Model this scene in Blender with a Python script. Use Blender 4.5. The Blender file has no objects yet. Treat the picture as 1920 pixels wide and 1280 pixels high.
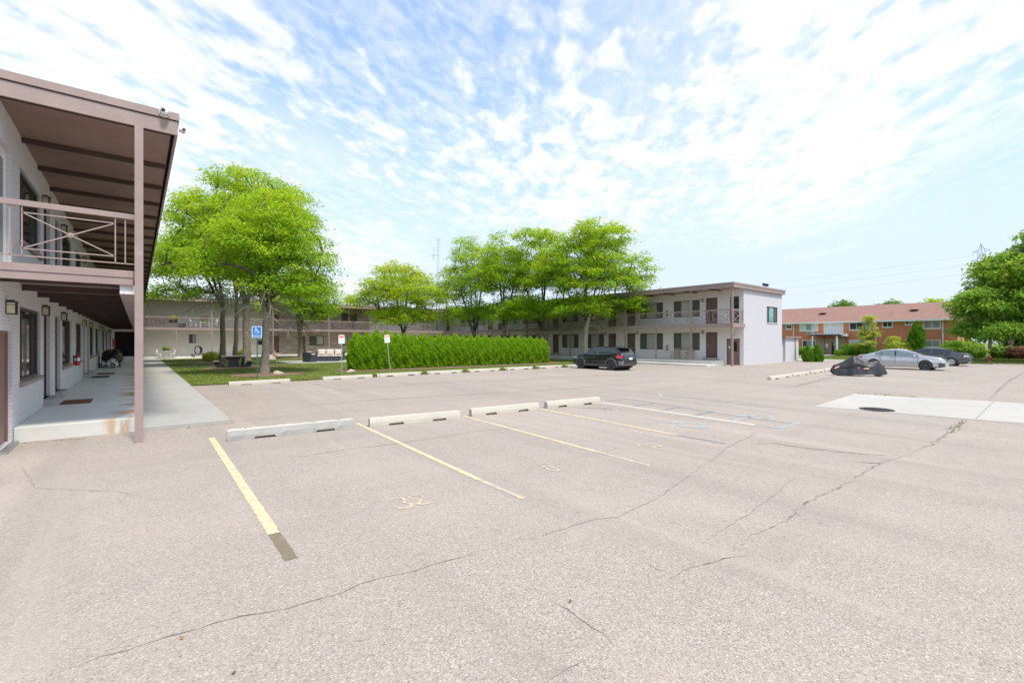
import bpy, math, random
import numpy as np
from mathutils import Vector, Matrix
PI = math.pi
scene = bpy.context.scene
COL = scene.collection
R = math.radians
rnd = random.Random(7)


def gz(x):
    """height of the gently tilted ground"""
    return -0.002 * x


# ------------------------------------------------------------------ materials
def new_mat(name):
    m = bpy.data.materials.new(name)
    m.use_nodes = True
    nt = m.node_tree
    b = nt.nodes['Principled BSDF']
    return m, nt, b


def nd(nt, t, **kw):
    n = nt.nodes.new(t)
    for k, v in kw.items():
        if k in n.inputs:
            n.inputs[k].default_value = v
        else:
            setattr(n, k, v)
    return n


def c4(c):
    return (c[0], c[1], c[2], 1.0)


def mixc(nt, fac, a, b, blend='MIX'):
    n = nt.nodes.new('ShaderNodeMix')
    n.data_type = 'RGBA'
    n.blend_type = blend
    for sock, val in ((n.inputs[0], fac), (n.inputs[6], a), (n.inputs[7], b)):
        if hasattr(val, 'is_linked') or hasattr(val, 'links'):
            nt.links.new(val, sock)
        elif isinstance(val, (tuple, list)):
            sock.default_value = c4(val)
        else:
            sock.default_value = val
    return n.outputs[2]


def math_n(nt, op, a, b=None, c=None, clamp=False):
    n = nt.nodes.new('ShaderNodeMath')
    n.operation = op
    n.use_clamp = clamp
    for i, val in enumerate((a, b, c)):
        if val is None:
            continue
        if hasattr(val, 'links'):
            nt.links.new(val, n.inputs[i])
        else:
            n.inputs[i].default_value = val
    return n.outputs[0]


def objco(nt):
    return nt.nodes.new('ShaderNodeTexCoord').outputs['Object']


def noise(nt, vec, scale, detail=3, rough=0.55, dist=0.0):
    n = nd(nt, 'ShaderNodeTexNoise', Scale=scale, Detail=detail, Roughness=rough, Distortion=dist)
    nt.links.new(vec, n.inputs['Vector'])
    return n.outputs['Fac']


def ramp(nt, fac, lo, hi):
    n = nt.nodes.new('ShaderNodeMapRange')
    n.interpolation_type = 'SMOOTHSTEP'
    n.inputs['From Min'].default_value = lo
    n.inputs['From Max'].default_value = hi
    nt.links.new(fac, n.inputs['Value'])
    return n.outputs['Result']


def bump(nt, b, h, strength=0.3, dist=0.02):
    n = nd(nt, 'ShaderNodeBump', Strength=strength, Distance=dist)
    nt.links.new(h, n.inputs['Height'])
    nt.links.new(n.outputs['Normal'], b.inputs['Normal'])


MATS = {}


def pm(name, col, rough=0.6, metal=0.0, var=0.12, vs=3.0, bs=0.0, bscale=40.0, col2=None, spec=None, coat=0.0, lo=0.35, hi=0.7):
    """plain procedural material: noise variation between two tones, optional bump"""
    if name in MATS:
        return MATS[name]
    m, nt, b = new_mat(name)
    v = objco(nt)
    f = ramp(nt, noise(nt, v, vs, 5, 0.6), lo, hi)
    c2 = col2 if col2 else tuple(x * (1 - var) for x in col)
    nt.links.new(mixc(nt, f, col, c2), b.inputs['Base Color'])
    b.inputs['Roughness'].default_value = rough
    b.inputs['Metallic'].default_value = metal
    if spec is not None:
        b.inputs['Specular IOR Level'].default_value = spec
    if coat:
        b.inputs['Coat Weight'].default_value = coat
        b.inputs['Coat Roughness'].default_value = 0.04
    if bs:
        bump(nt, b, noise(nt, v, bscale, 4, 0.6), bs, 0.01)
    MATS[name] = m
    return m


def brick_mat(name, c1, c2, mortar, bw=0.21, bh=0.07, msize=0.008, rough=0.7, stain=0.0, bstr=0.5, bias=0.0):
    m, nt, b = new_mat(name)
    v = objco(nt)
    s = nt.nodes.new('ShaderNodeSeparateXYZ')
    nt.links.new(v, s.inputs[0])
    u = math_n(nt, 'ADD', s.outputs[0], s.outputs[1])
    cb = nt.nodes.new('ShaderNodeCombineXYZ')
    nt.links.new(u, cb.inputs[0])
    nt.links.new(s.outputs[2], cb.inputs[1])
    br = nd(nt, 'ShaderNodeTexBrick', Scale=1.0)
    br.inputs['Brick Width'].default_value = bw
    br.inputs['Row Height'].default_value = bh
    br.inputs['Mortar Size'].default_value = msize
    br.inputs['Mortar Smooth'].default_value = 0.3
    br.inputs['Bias'].default_value = bias
    br.inputs['Color1'].default_value = c4(c1)
    br.inputs['Color2'].default_value = c4(c2)
    br.inputs['Mortar'].default_value = c4(mortar)
    nt.links.new(cb.outputs[0], br.inputs['Vector'])
    col = br.outputs['Color']
    n1 = ramp(nt, noise(nt, v, 0.9, 6, 0.65), 0.3, 0.75)
    col = mixc(nt, math_n(nt, 'MULTIPLY', n1, 0.35 + stain), col, tuple(x * 0.86 for x in c1))
    n2 = noise(nt, v, 14.0, 3)
    col = mixc(nt, math_n(nt, 'MULTIPLY', ramp(nt, n2, 0.45, 0.75), 0.18), col, tuple(x * 0.7 for x in c2))
    nt.links.new(col, b.inputs['Base Color'])
    b.inputs['Roughness'].default_value = rough
    inv = math_n(nt, 'SUBTRACT', 1.0, br.outputs['Fac'])
    h = math_n(nt, 'ADD', inv, math_n(nt, 'MULTIPLY', noise(nt, v, 60.0, 3), 0.35))
    bump(nt, b, h, bstr, 0.012)
    return m


M_WALL = brick_mat('painted_white_brick', (0.70, 0.685, 0.70), (0.665, 0.65, 0.665), (0.58, 0.565, 0.58), bstr=0.65)  # kept lighter than the end wall's white to brighten this shaded wing
M_WALLB = brick_mat('shade_lifted_white_brick', (0.84, 0.81, 0.78), (0.81, 0.78, 0.75), (0.71, 0.68, 0.66), bstr=0.5)  # same white paint raised further, lifting the shade on the far facades
M_REDBRICK = brick_mat('red_brick', (0.66, 0.21, 0.09), (0.54, 0.145, 0.06), (0.58, 0.34, 0.23), bw=0.26, bh=0.085, msize=0.012, stain=0.1)


def stone_mat(name, cols, bw=0.42, bh=0.12):
    m, nt, b = new_mat(name)
    v = objco(nt)
    s = nt.nodes.new('ShaderNodeSeparateXYZ')
    nt.links.new(v, s.inputs[0])
    cb = nt.nodes.new('ShaderNodeCombineXYZ')
    nt.links.new(math_n(nt, 'ADD', s.outputs[0], s.outputs[1]), cb.inputs[0])
    nt.links.new(s.outputs[2], cb.inputs[1])
    br = nd(nt, 'ShaderNodeTexBrick', Scale=1.0)
    br.inputs['Brick Width'].default_value = bw
    br.inputs['Row Height'].default_value = bh
    br.inputs['Mortar Size'].default_value = 0.012
    br.squash = 1.6
    br.squash_frequency = 2
    br.inputs['Color1'].default_value = (0, 0, 0, 1)
    br.inputs['Color2'].default_value = (1, 1, 1, 1)
    br.inputs['Mortar'].default_value = (0.5, 0.5, 0.5, 1)
    nt.links.new(cb.outputs[0], br.inputs['Vector'])
    r = nt.nodes.new('ShaderNodeValToRGB')
    r.color_ramp.interpolation = 'CONSTANT'
    els = r.color_ramp.elements
    els[0].color = c4(cols[0])
    els[1].color = c4(cols[-1])
    els[1].position = 0.85
    for i, c in enumerate(cols[1:-1]):
        e = els.new((i + 1) / (len(cols) - 0.6))
        e.color = c4(c)
    nt.links.new(br.outputs['Color'], r.inputs[0])
    col = mixc(nt, br.outputs['Fac'], r.outputs[0], (0.30, 0.27, 0.24))
    col = mixc(nt, math_n(nt, 'MULTIPLY', noise(nt, v, 9.0, 5), 0.4), col, (0.36, 0.30, 0.26))
    nt.links.new(col, b.inputs['Base Color'])
    b.inputs['Roughness'].default_value = 0.85
    bump(nt, b, math_n(nt, 'SUBTRACT', noise(nt, v, 25.0, 4), br.outputs['Fac']), 0.8, 0.03)
    return m


M_STONE = stone_mat('stacked_stone', [(0.34, 0.27, 0.21), (0.56, 0.46, 0.37), (0.48, 0.43, 0.38), (0.62, 0.53, 0.43), (0.42, 0.34, 0.29), (0.54, 0.48, 0.43)])
M_TANSTONE = stone_mat('tan_stone', [(0.44, 0.32, 0.20), (0.55, 0.42, 0.27), (0.38, 0.27, 0.17), (0.5, 0.36, 0.22)], 0.35, 0.12)



def trim_mat():
    m, nt, b = new_mat('taupe_trim_paint')
    v = objco(nt)
    base = (0.335, 0.250, 0.228)
    col = mixc(nt, ramp(nt, noise(nt, v, 1.3, 5, 0.6), 0.35, 0.7), base, tuple(x * 0.86 for x in base))
    mp = nd(nt, 'ShaderNodeMapping')
    mp.inputs['Scale'].default_value = (14.0, 14.0, 1.0)
    nt.links.new(v, mp.inputs[0])
    f = ramp(nt, noise(nt, mp.outputs[0], 1.0, 4, 0.6), 0.55, 0.75)
    col = mixc(nt, math_n(nt, 'MULTIPLY', f, 0.35), col, (0.24, 0.175, 0.155))
    g = ramp(nt, noise(nt, v, 5.0, 6, 0.7), 0.60, 0.72)
    col = mixc(nt, math_n(nt, 'MULTIPLY', g, 0.45), col, (0.42, 0.34, 0.31))
    k = ramp(nt, noise(nt, v, 11.0, 6, 0.72), 0.69, 0.73)
    col = mixc(nt, math_n(nt, 'MULTIPLY', k, 0.7), col, (0.16, 0.115, 0.10))
    nt.links.new(col, b.inputs['Base Color'])
    b.inputs['Roughness'].default_value = 0.55
    bump(nt, b, noise(nt, v, 35.0, 5, 0.65), 0.15, 0.006)
    return m


M_TAUPE = trim_mat()
M_SOFFIT = pm('brown_soffit', (0.30, 0.205, 0.172), 0.8, var=0.22, vs=0.9, bs=0.15, bscale=60)
M_RAFTER = pm('dark_brown_rafter', (0.085, 0.052, 0.043), 0.7, var=0.2)
M_SOFFITB = pm('shade_lifted_soffit', (0.42, 0.31, 0.27), 0.8, var=0.2, vs=0.9, bs=0.15, bscale=60)  # lighter copy of the soffit brown, lifts shade under the far wings
M_JOIST = pm('dark_joist', (0.075, 0.045, 0.038), 0.7, var=0.2)
M_DECKUND = pm('deck_underside', (0.32, 0.235, 0.21), 0.8, var=0.25, vs=1.5)
M_DOOR = pm('brown_door', (0.165, 0.098, 0.083), 0.45, var=0.12, vs=2)
M_DOOR2 = pm('red_brown_door', (0.25, 0.14, 0.11), 0.45, var=0.12, vs=2)
M_FRAME = pm('dark_bronze_frame', (0.075, 0.058, 0.052), 0.4, var=0.1)
M_WHITEFR = pm('white_frame', (0.78, 0.78, 0.77), 0.45, var=0.05)
M_ROOFTOP = pm('grey_roof_membrane', (0.33, 0.31, 0.30), 0.9, var=0.2)
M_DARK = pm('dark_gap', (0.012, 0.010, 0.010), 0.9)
M_STEEL = pm('galvanised_steel', (0.45, 0.46, 0.46), 0.4, 0.8, var=0.15)
M_BLACK = pm('black_metal', (0.018, 0.017, 0.016), 0.45, var=0.1)
M_WHITEP = pm('white_plastic', (0.80, 0.80, 0.79), 0.35, var=0.04)
M_CREAM = pm('cream_lamp_glass', (0.66, 0.58, 0.36), 0.25, var=0.12, vs=12)
M_RED = pm('red_paint', (0.52, 0.02, 0.02), 0.3, var=0.1, coat=0.3)
M_LABEL = pm('white_label', (0.85, 0.85, 0.85), 0.5, var=0.03)
M_YELLOW = pm('yellow_tag', (0.85, 0.72, 0.03), 0.5, var=0.05)
M_HOSE = pm('black_rubber', (0.022, 0.022, 0.023), 0.55, var=0.15)


def glass_mat(name, base, rough=0.03, fold=0.0):
    m, nt, b = new_mat(name)
    v = objco(nt)
    if fold:
        s = nt.nodes.new('ShaderNodeSeparateXYZ')
        nt.links.new(v, s.inputs[0])
        w = math_n(nt, 'SINE', math_n(nt, 'MULTIPLY', math_n(nt, 'ADD', s.outputs[0], s.outputs[1]), fold))
        f = math_n(nt, 'MULTIPLY_ADD', w, 0.5, 0.5)
        f = math_n(nt, 'MULTIPLY', f, ramp(nt, noise(nt, v, 4.0), 0.2, 0.8))
        nt.links.new(mixc(nt, f, base, tuple(x * 0.75 for x in base)), b.inputs['Base Color'])
        b.inputs['Coat Weight'].default_value = 1.0
        b.inputs['Coat Roughness'].default_value = 0.02
        b.inputs['Roughness'].default_value = 0.8
    else:
        f = ramp(nt, noise(nt, v, 0.8), 0.3, 0.7)
        nt.links.new(mixc(nt, f, base, tuple(x * 0.6 for x in base)), b.inputs['Base Color'])
        b.inputs['Roughness'].default_value = rough
        b.inputs['Specular IOR Level'].default_value = 0.75
    return m


M_GLASS = glass_mat('dark_window_glass', (0.020, 0.026, 0.024))
M_SCREEN = pm('insect_screen', (0.10, 0.108, 0.098), 0.5, var=0.15, vs=8)
M_CURTAIN = glass_mat('curtained_glass', (0.42, 0.46, 0.40), fold=42)
M_TEAL = glass_mat('teal_curtained_glass', (0.16, 0.36, 0.38), fold=30)
M_GREYCURT = glass_mat('grey_curtained_glass', (0.30, 0.31, 0.32), fold=28)
M_WHITECURT = glass_mat('white_blind_glass', (0.62, 0.66, 0.65), fold=60)


def concrete_mat(name, base, rust=None, rough=0.85):
    m, nt, b = new_mat(name)
    v = objco(nt)
    n1 = ramp(nt, noise(nt, v, 0.55, 6, 0.62), 0.3, 0.72)
    col = mixc(nt, math_n(nt, 'MULTIPLY', n1, 0.6), base, tuple(x * 0.80 for x in base))
    n2 = ramp(nt, noise(nt, v, 5.5, 6, 0.7), 0.42, 0.72)
    col = mixc(nt, math_n(nt, 'MULTIPLY', n2, 0.3), col, tuple(x * 0.72 for x in base))
    n3 = noise(nt, v, 140.0, 2)
    col = mixc(nt, math_n(nt, 'MULTIPLY', ramp(nt, n3, 0.4, 0.75), 0.25), col, tuple(x * 0.65 for x in base))
    if rust:
        # rust bleeding from the row of steel posts: bands along the slab's edge
        s = nt.nodes.new('ShaderNodeSeparateXYZ')
        nt.links.new(v, s.inputs[0])
        ex = ramp(nt, s.outputs[0], rust[0], rust[1])
        mp = nd(nt, 'ShaderNodeMapping')
        mp.inputs['Scale'].default_value = (0.8, 1.0, 0.5)
        nt.links.new(v, mp.inputs[0])
        rn = ramp(nt, noise(nt, mp.outputs[0], 1.15, 5, 0.62, 0.4), 0.44, 0.58)
        fac = math_n(nt, 'MULTIPLY', math_n(nt, 'MULTIPLY', ex, rn), 0.85)
        col = mixc(nt, fac, col, (0.42, 0.21, 0.06))
        # runs of rust over the front edge by the first post
        fy = ramp(nt, s.outputs[1], 13.1, 12.45)
        fx = ramp(nt, s.outputs[0], -0.62, -0.40)
        mp2 = nd(nt, 'ShaderNodeMapping')
        mp2.inputs['Scale'].default_value = (9.0, 1.6, 1.3)
        nt.links.new(v, mp2.inputs[0])
        rn2 = ramp(nt, noise(nt, mp2.outputs[0], 1.0, 4, 0.6, 0.3), 0.42, 0.60)
        fac2 = math_n(nt, 'MULTIPLY', math_n(nt, 'MULTIPLY', math_n(nt, 'MULTIPLY', fy, fx), rn2), 0.62)
        col = mixc(nt, fac2, col, (0.46, 0.24, 0.06))
    nt.links.new(col, b.inputs['Base Color'])
    b.inputs['Roughness'].default_value = rough
    bump(nt, b, math_n(nt, 'ADD', noise(nt, v, 90.0, 4), math_n(nt, 'MULTIPLY', noise(nt, v, 7.0, 4), 0.6)), 0.25, 0.006)
    return m


M_WALL_END = brick_mat('sun_toned_white_brick', (0.60, 0.585, 0.61), (0.575, 0.56, 0.585), (0.51, 0.495, 0.52), bstr=0.6)  # darker copy of the white brick, toned down for walls in direct sun
M_STRIP = concrete_mat('bleached_concrete', (0.475, 0.45, 0.405))
M_CONCB = concrete_mat('light_porch_concrete', (0.66, 0.635, 0.58))  # bright slabs, set paler than pale_concrete to bounce light into shaded wings
M_CONC = concrete_mat('pale_concrete', (0.42, 0.405, 0.375))
M_PORCH = concrete_mat('porch_concrete', (0.68, 0.675, 0.63), rust=(-0.75, 0.06))
M_STOP = concrete_mat('cast_concrete', (0.55, 0.51, 0.43))
M_STOPDARK = concrete_mat('stained_shaded_concrete', (0.40, 0.39, 0.36))  # stain plus sunless-side shade, painted on the first stop's front faces


def asphalt_mat():
    m, nt, b = new_mat('faded_asphalt')
    v = objco(nt)
    vo = nd(nt, 'ShaderNodeTexVoronoi', Scale=108.0)
    nt.links.new(v, vo.inputs['Vector'])
    sc = nt.nodes.new('ShaderNodeSeparateColor')
    nt.links.new(vo.outputs['Color'], sc.inputs[0])
    r = nt.nodes.new('ShaderNodeValToRGB')
    els = r.color_ramp.elements
    els[0].color = (0.20, 0.178, 0.163, 1)
    els[0].position = 0.0
    els[1].color = (0.62, 0.57, 0.515, 1)
    els[1].position = 1.0
    for p, c in ((0.10, (0.29, 0.258, 0.235)), (0.35, (0.36, 0.322, 0.293)), (0.6, (0.395, 0.353, 0.32)), (0.88, (0.435, 0.388, 0.350))):
        e = els.new(p)
        e.color = c4(c)
    nt.links.new(sc.outputs[0], r.inputs[0])
    col = r.outputs[0]
    vo2 = nd(nt, 'ShaderNodeTexVoronoi', Scale=52.0)
    nt.links.new(v, vo2.inputs['Vector'])
    sc2 = nt.nodes.new('ShaderNodeSeparateColor')
    nt.links.new(vo2.outputs['Color'], sc2.inputs[0])
    col = mixc(nt, math_n(nt, 'MULTIPLY', ramp(nt, sc2.outputs[1], 0.84, 1.0), 0.30), col, (0.56, 0.51, 0.455))
    col = mixc(nt, math_n(nt, 'MULTIPLY', ramp(nt, sc2.outputs[2], 0.88, 1.0), 0.35), col, (0.23, 0.205, 0.19))
    # broad patches: paler worn areas, tan and grey drifts
    n1 = ramp(nt, noise(nt, v, 0.16, 6, 0.6, 0.6), 0.35, 0.7)
    col = mixc(nt, math_n(nt, 'MULTIPLY', n1, 0.34), col, (0.31, 0.280, 0.256))
    n2 = ramp(nt, noise(nt, v, 0.5, 5, 0.65, 0.4), 0.42, 0.72)
    col = mixc(nt, math_n(nt, 'MULTIPLY', n2, 0.40), col, (0.455, 0.400, 0.350))
    n3 = ramp(nt, noise(nt, v, 2.6, 6, 0.7, 0.3), 0.55, 0.80)
    col = mixc(nt, math_n(nt, 'MULTIPLY', n3, 0.32), col, (0.25, 0.222, 0.20))
    # long lanes worn by tyres, running along the bays and across the lot
    for sca, thr, colr, k in (((0.9, 0.06, 1.0), 0.56, (0.29, 0.262, 0.242), 0.38), ((0.05, 0.75, 1.0), 0.57, (0.30, 0.27, 0.25), 0.30), ((1.3, 0.10, 1.0), 0.60, (0.48, 0.43, 0.385), 0.35)):
        mp = nd(nt, 'ShaderNodeMapping')
        mp.inputs['Scale'].default_value = sca
        mp.inputs['Rotation'].default_value = (0, 0, 0.08)
        nt.links.new(v, mp.inputs[0])
        f = ramp(nt, noise(nt, mp.outputs[0], 1.0, 5, 0.55, 0.2), thr - 0.06, thr + 0.10)
        col = mixc(nt, math_n(nt, 'MULTIPLY', f, k), col, colr)
    col = mixc(nt, 1.0, col, (0.935, 0.892, 0.853), 'MULTIPLY')
    # scattered oil drips
    n4 = ramp(nt, noise(nt, v, 1.1, 3, 0.5), 0.70, 0.78)
    n5 = ramp(nt, noise(nt, v, 7.0, 4, 0.6), 0.50, 0.66)
    col = mixc(nt, math_n(nt, 'MULTIPLY', math_n(nt, 'MULTIPLY', n4, n5), 0.55), col, (0.16, 0.14, 0.125))
    nt.links.new(col, b.inputs['Base Color'])
    b.inputs['Roughness'].default_value = 0.92
    b.inputs['Specular IOR Level'].default_value = 0.25
    h = math_n(nt, 'ADD', math_n(nt, 'MULTIPLY', vo.outputs['Distance'], 0.8), math_n(nt, 'MULTIPLY', noise(nt, v, 30.0, 4), 1.2))
    bump(nt, b, h, 0.42, 0.006)
    return m


M_ASPH = asphalt_mat()
M_CRACK = pm('asphalt_crack', (0.16, 0.135, 0.113), 0.95, col2=(0.31, 0.27, 0.235), vs=7, lo=.42, hi=.56)
M_CRACKF = pm('faint_asphalt_crack', (0.25, 0.22, 0.20), 0.95, col2=(0.37, 0.33, 0.30), vs=6)


def paint_mat(name, c, wear=0.5, scale=9.0):
    """worn road paint: asphalt shows through in speckles"""
    m, nt, b = new_mat(name)
    v = objco(nt)
    f = noise(nt, v, scale, 8, 0.75)
    f2 = noise(nt, v, 55.0, 4, 0.7)
    f = math_n(nt, 'ADD', math_n(nt, 'MULTIPLY', f, 0.65), math_n(nt, 'MULTIPLY', f2, 0.35))
    k = ramp(nt, f, wear - 0.07, wear + 0.05)
    nt.links.new(mixc(nt, k, c, (0.385, 0.338, 0.305)), b.inputs['Base Color'])
    b.inputs['Roughness'].default_value = 0.8
    bump(nt, b, f2, 0.4, 0.006)
    return m


M_PYEL = paint_mat('yellow_paint', (0.68, 0.53, 0.30), 0.545)
M_PYELF = paint_mat('faint_yellow_paint', (0.63, 0.48, 0.28), 0.495)
M_PWHITE = paint_mat('white_paint', (0.68, 0.65, 0.55), 0.60)
M_PBLUE = paint_mat('blue_paint', (0.22, 0.38, 0.50), 0.48)
M_PBLUEL = paint_mat('pale_blue_paint', (0.36, 0.48, 0.55), 0.46)
M_PDARK = paint_mat('dark_blue_grey_paint', (0.15, 0.18, 0.22), 0.54)
M_WORN = paint_mat('worn_dark_paint', (0.19, 0.155, 0.10), 0.62)


def grass_mat(name, a, b2, dry):
    m, nt, b = new_mat(name)
    v = objco(nt)
    f = ramp(nt, noise(nt, v, 0.35, 6, 0.65), 0.3, 0.7)
    col = mixc(nt, f, a, b2)
    f2 = ramp(nt, noise(nt, v, 0.9, 6, 0.7), 0.5, 0.72)
    col = mixc(nt, math_n(nt, 'MULTIPLY', f2, 0.7), col, dry)
    f3 = noise(nt, v, 22.0, 4, 0.7)
    col = mixc(nt, math_n(nt, 'MULTIPLY', f3, 0.6), col, tuple(x * 0.6 for x in a))
    nt.links.new(col, b.inputs['Base Color'])
    b.inputs['Roughness'].default_value = 0.9
    b.inputs['Specular IOR Level'].default_value = 0.2
    bump(nt, b, noise(nt, v, 45.0, 4, 0.7), 0.9, 0.03)
    return m


M_GRASS = grass_mat('lawn_grass', (0.15, 0.215, 0.035), (0.20, 0.235, 0.05), (0.29, 0.26, 0.085))
M_GRASS2 = grass_mat('field_grass', (0.15, 0.24, 0.04), (0.20, 0.27, 0.06), (0.27, 0.27, 0.09))
M_MULCH = pm('brown_mulch', (0.16, 0.10, 0.065), 0.95, col2=(0.27, 0.17, 0.11), vs=9, bs=0.9, bscale=35)


def leaf_mat(name, a, b2, tip, trans=0.35, patch=0.55):
    m, nt, b = new_mat(name)
    v = objco(nt)
    at = nt.nodes.new('ShaderNodeAttribute')
    at.attribute_name = 'leafrand'
    f = ramp(nt, noise(nt, v, patch, 4, 0.6), 0.35, 0.68)
    col = mixc(nt, f, a, b2)
    # deeper green leaf mix at low leafrand, also painting in missing crown shadows
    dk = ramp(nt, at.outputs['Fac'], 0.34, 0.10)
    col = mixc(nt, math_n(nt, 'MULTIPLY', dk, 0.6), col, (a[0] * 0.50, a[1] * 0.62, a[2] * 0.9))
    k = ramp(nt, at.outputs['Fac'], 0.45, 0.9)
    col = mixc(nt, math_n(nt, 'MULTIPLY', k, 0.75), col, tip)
    nt.links.new(col, b.inputs['Base Color'])
    b.inputs['Roughness'].default_value = 0.55
    b.inputs['Specular IOR Level'].default_value = 0.12
    tr = nt.nodes.new('ShaderNodeBsdfTranslucent')
    tc = mixc(nt, 0.5, col, tuple(min(1, x * 1.5) for x in tip))
    nt.links.new(tc, tr.inputs['Color'])
    ms = nt.nodes.new('ShaderNodeMixShader')
    ms.inputs[0].default_value = trans
    nt.links.new(b.outputs[0], ms.inputs[1])
    nt.links.new(tr.outputs[0], ms.inputs[2])
    out = [n for n in nt.nodes if n.type == 'OUTPUT_MATERIAL'][0]
    nt.links.new(ms.outputs[0], out.inputs['Surface'])
    return m


M_LOCUST = leaf_mat('locust_leaf', (0.13, 0.33, 0.020), (0.26, 0.46, 0.022), (0.60, 0.66, 0.028), 0.40)
M_GOLD = leaf_mat('golden_locust_leaf', (0.20, 0.41, 0.022), (0.36, 0.52, 0.026), (0.75, 0.66, 0.03), 0.42)
M_MAPLE = leaf_mat('maple_leaf', (0.12, 0.29, 0.035), (0.21, 0.39, 0.04), (0.46, 0.55, 0.06), 0.32, 0.4)
M_DKLEAF = leaf_mat('dark_leaf', (0.108, 0.216, 0.036), (0.162, 0.284, 0.042), (0.252, 0.362, 0.06), 0.25)
M_THUJA = leaf_mat('thuja_leaf', (0.175, 0.36, 0.012), (0.26, 0.46, 0.016), (0.46, 0.57, 0.025), 0.25, 1.6)
M_THUJAD = leaf_mat('dark_thuja_leaf', (0.105, 0.236, 0.019), (0.157, 0.321, 0.024), (0.264, 0.439, 0.033), 0.2, 1.6)
M_YLEAF = leaf_mat('yellow_green_leaf', (0.286, 0.377, 0.052), (0.468, 0.494, 0.065), (0.62, 0.62, 0.091), 0.35)
M_RLEAF = leaf_mat('dark_red_leaf', (0.182, 0.091, 0.058), (0.26, 0.13, 0.078), (0.338, 0.169, 0.104), 0.2)
M_BLADE = leaf_mat('grass_blade', (0.15, 0.225, 0.037), (0.206, 0.25, 0.056), (0.338, 0.3, 0.112), 0.3)
M_BARK = pm('grey_brown_bark', (0.25, 0.21, 0.16), 0.95, col2=(0.14, 0.12, 0.095), vs=7, bs=1.0, bscale=16)
M_BARKL = pm('pale_grey_bark', (0.40, 0.35, 0.29), 0.95, col2=(0.24, 0.205, 0.17), vs=6, bs=1.0, bscale=16)
M_DEAD = pm('dead_twig', (0.36, 0.32, 0.28), 0.95, var=0.3)
M_LIMB = pm('dark_limb_bark', (0.115, 0.095, 0.072), 0.95, col2=(0.07, 0.058, 0.046), vs=6)


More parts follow.
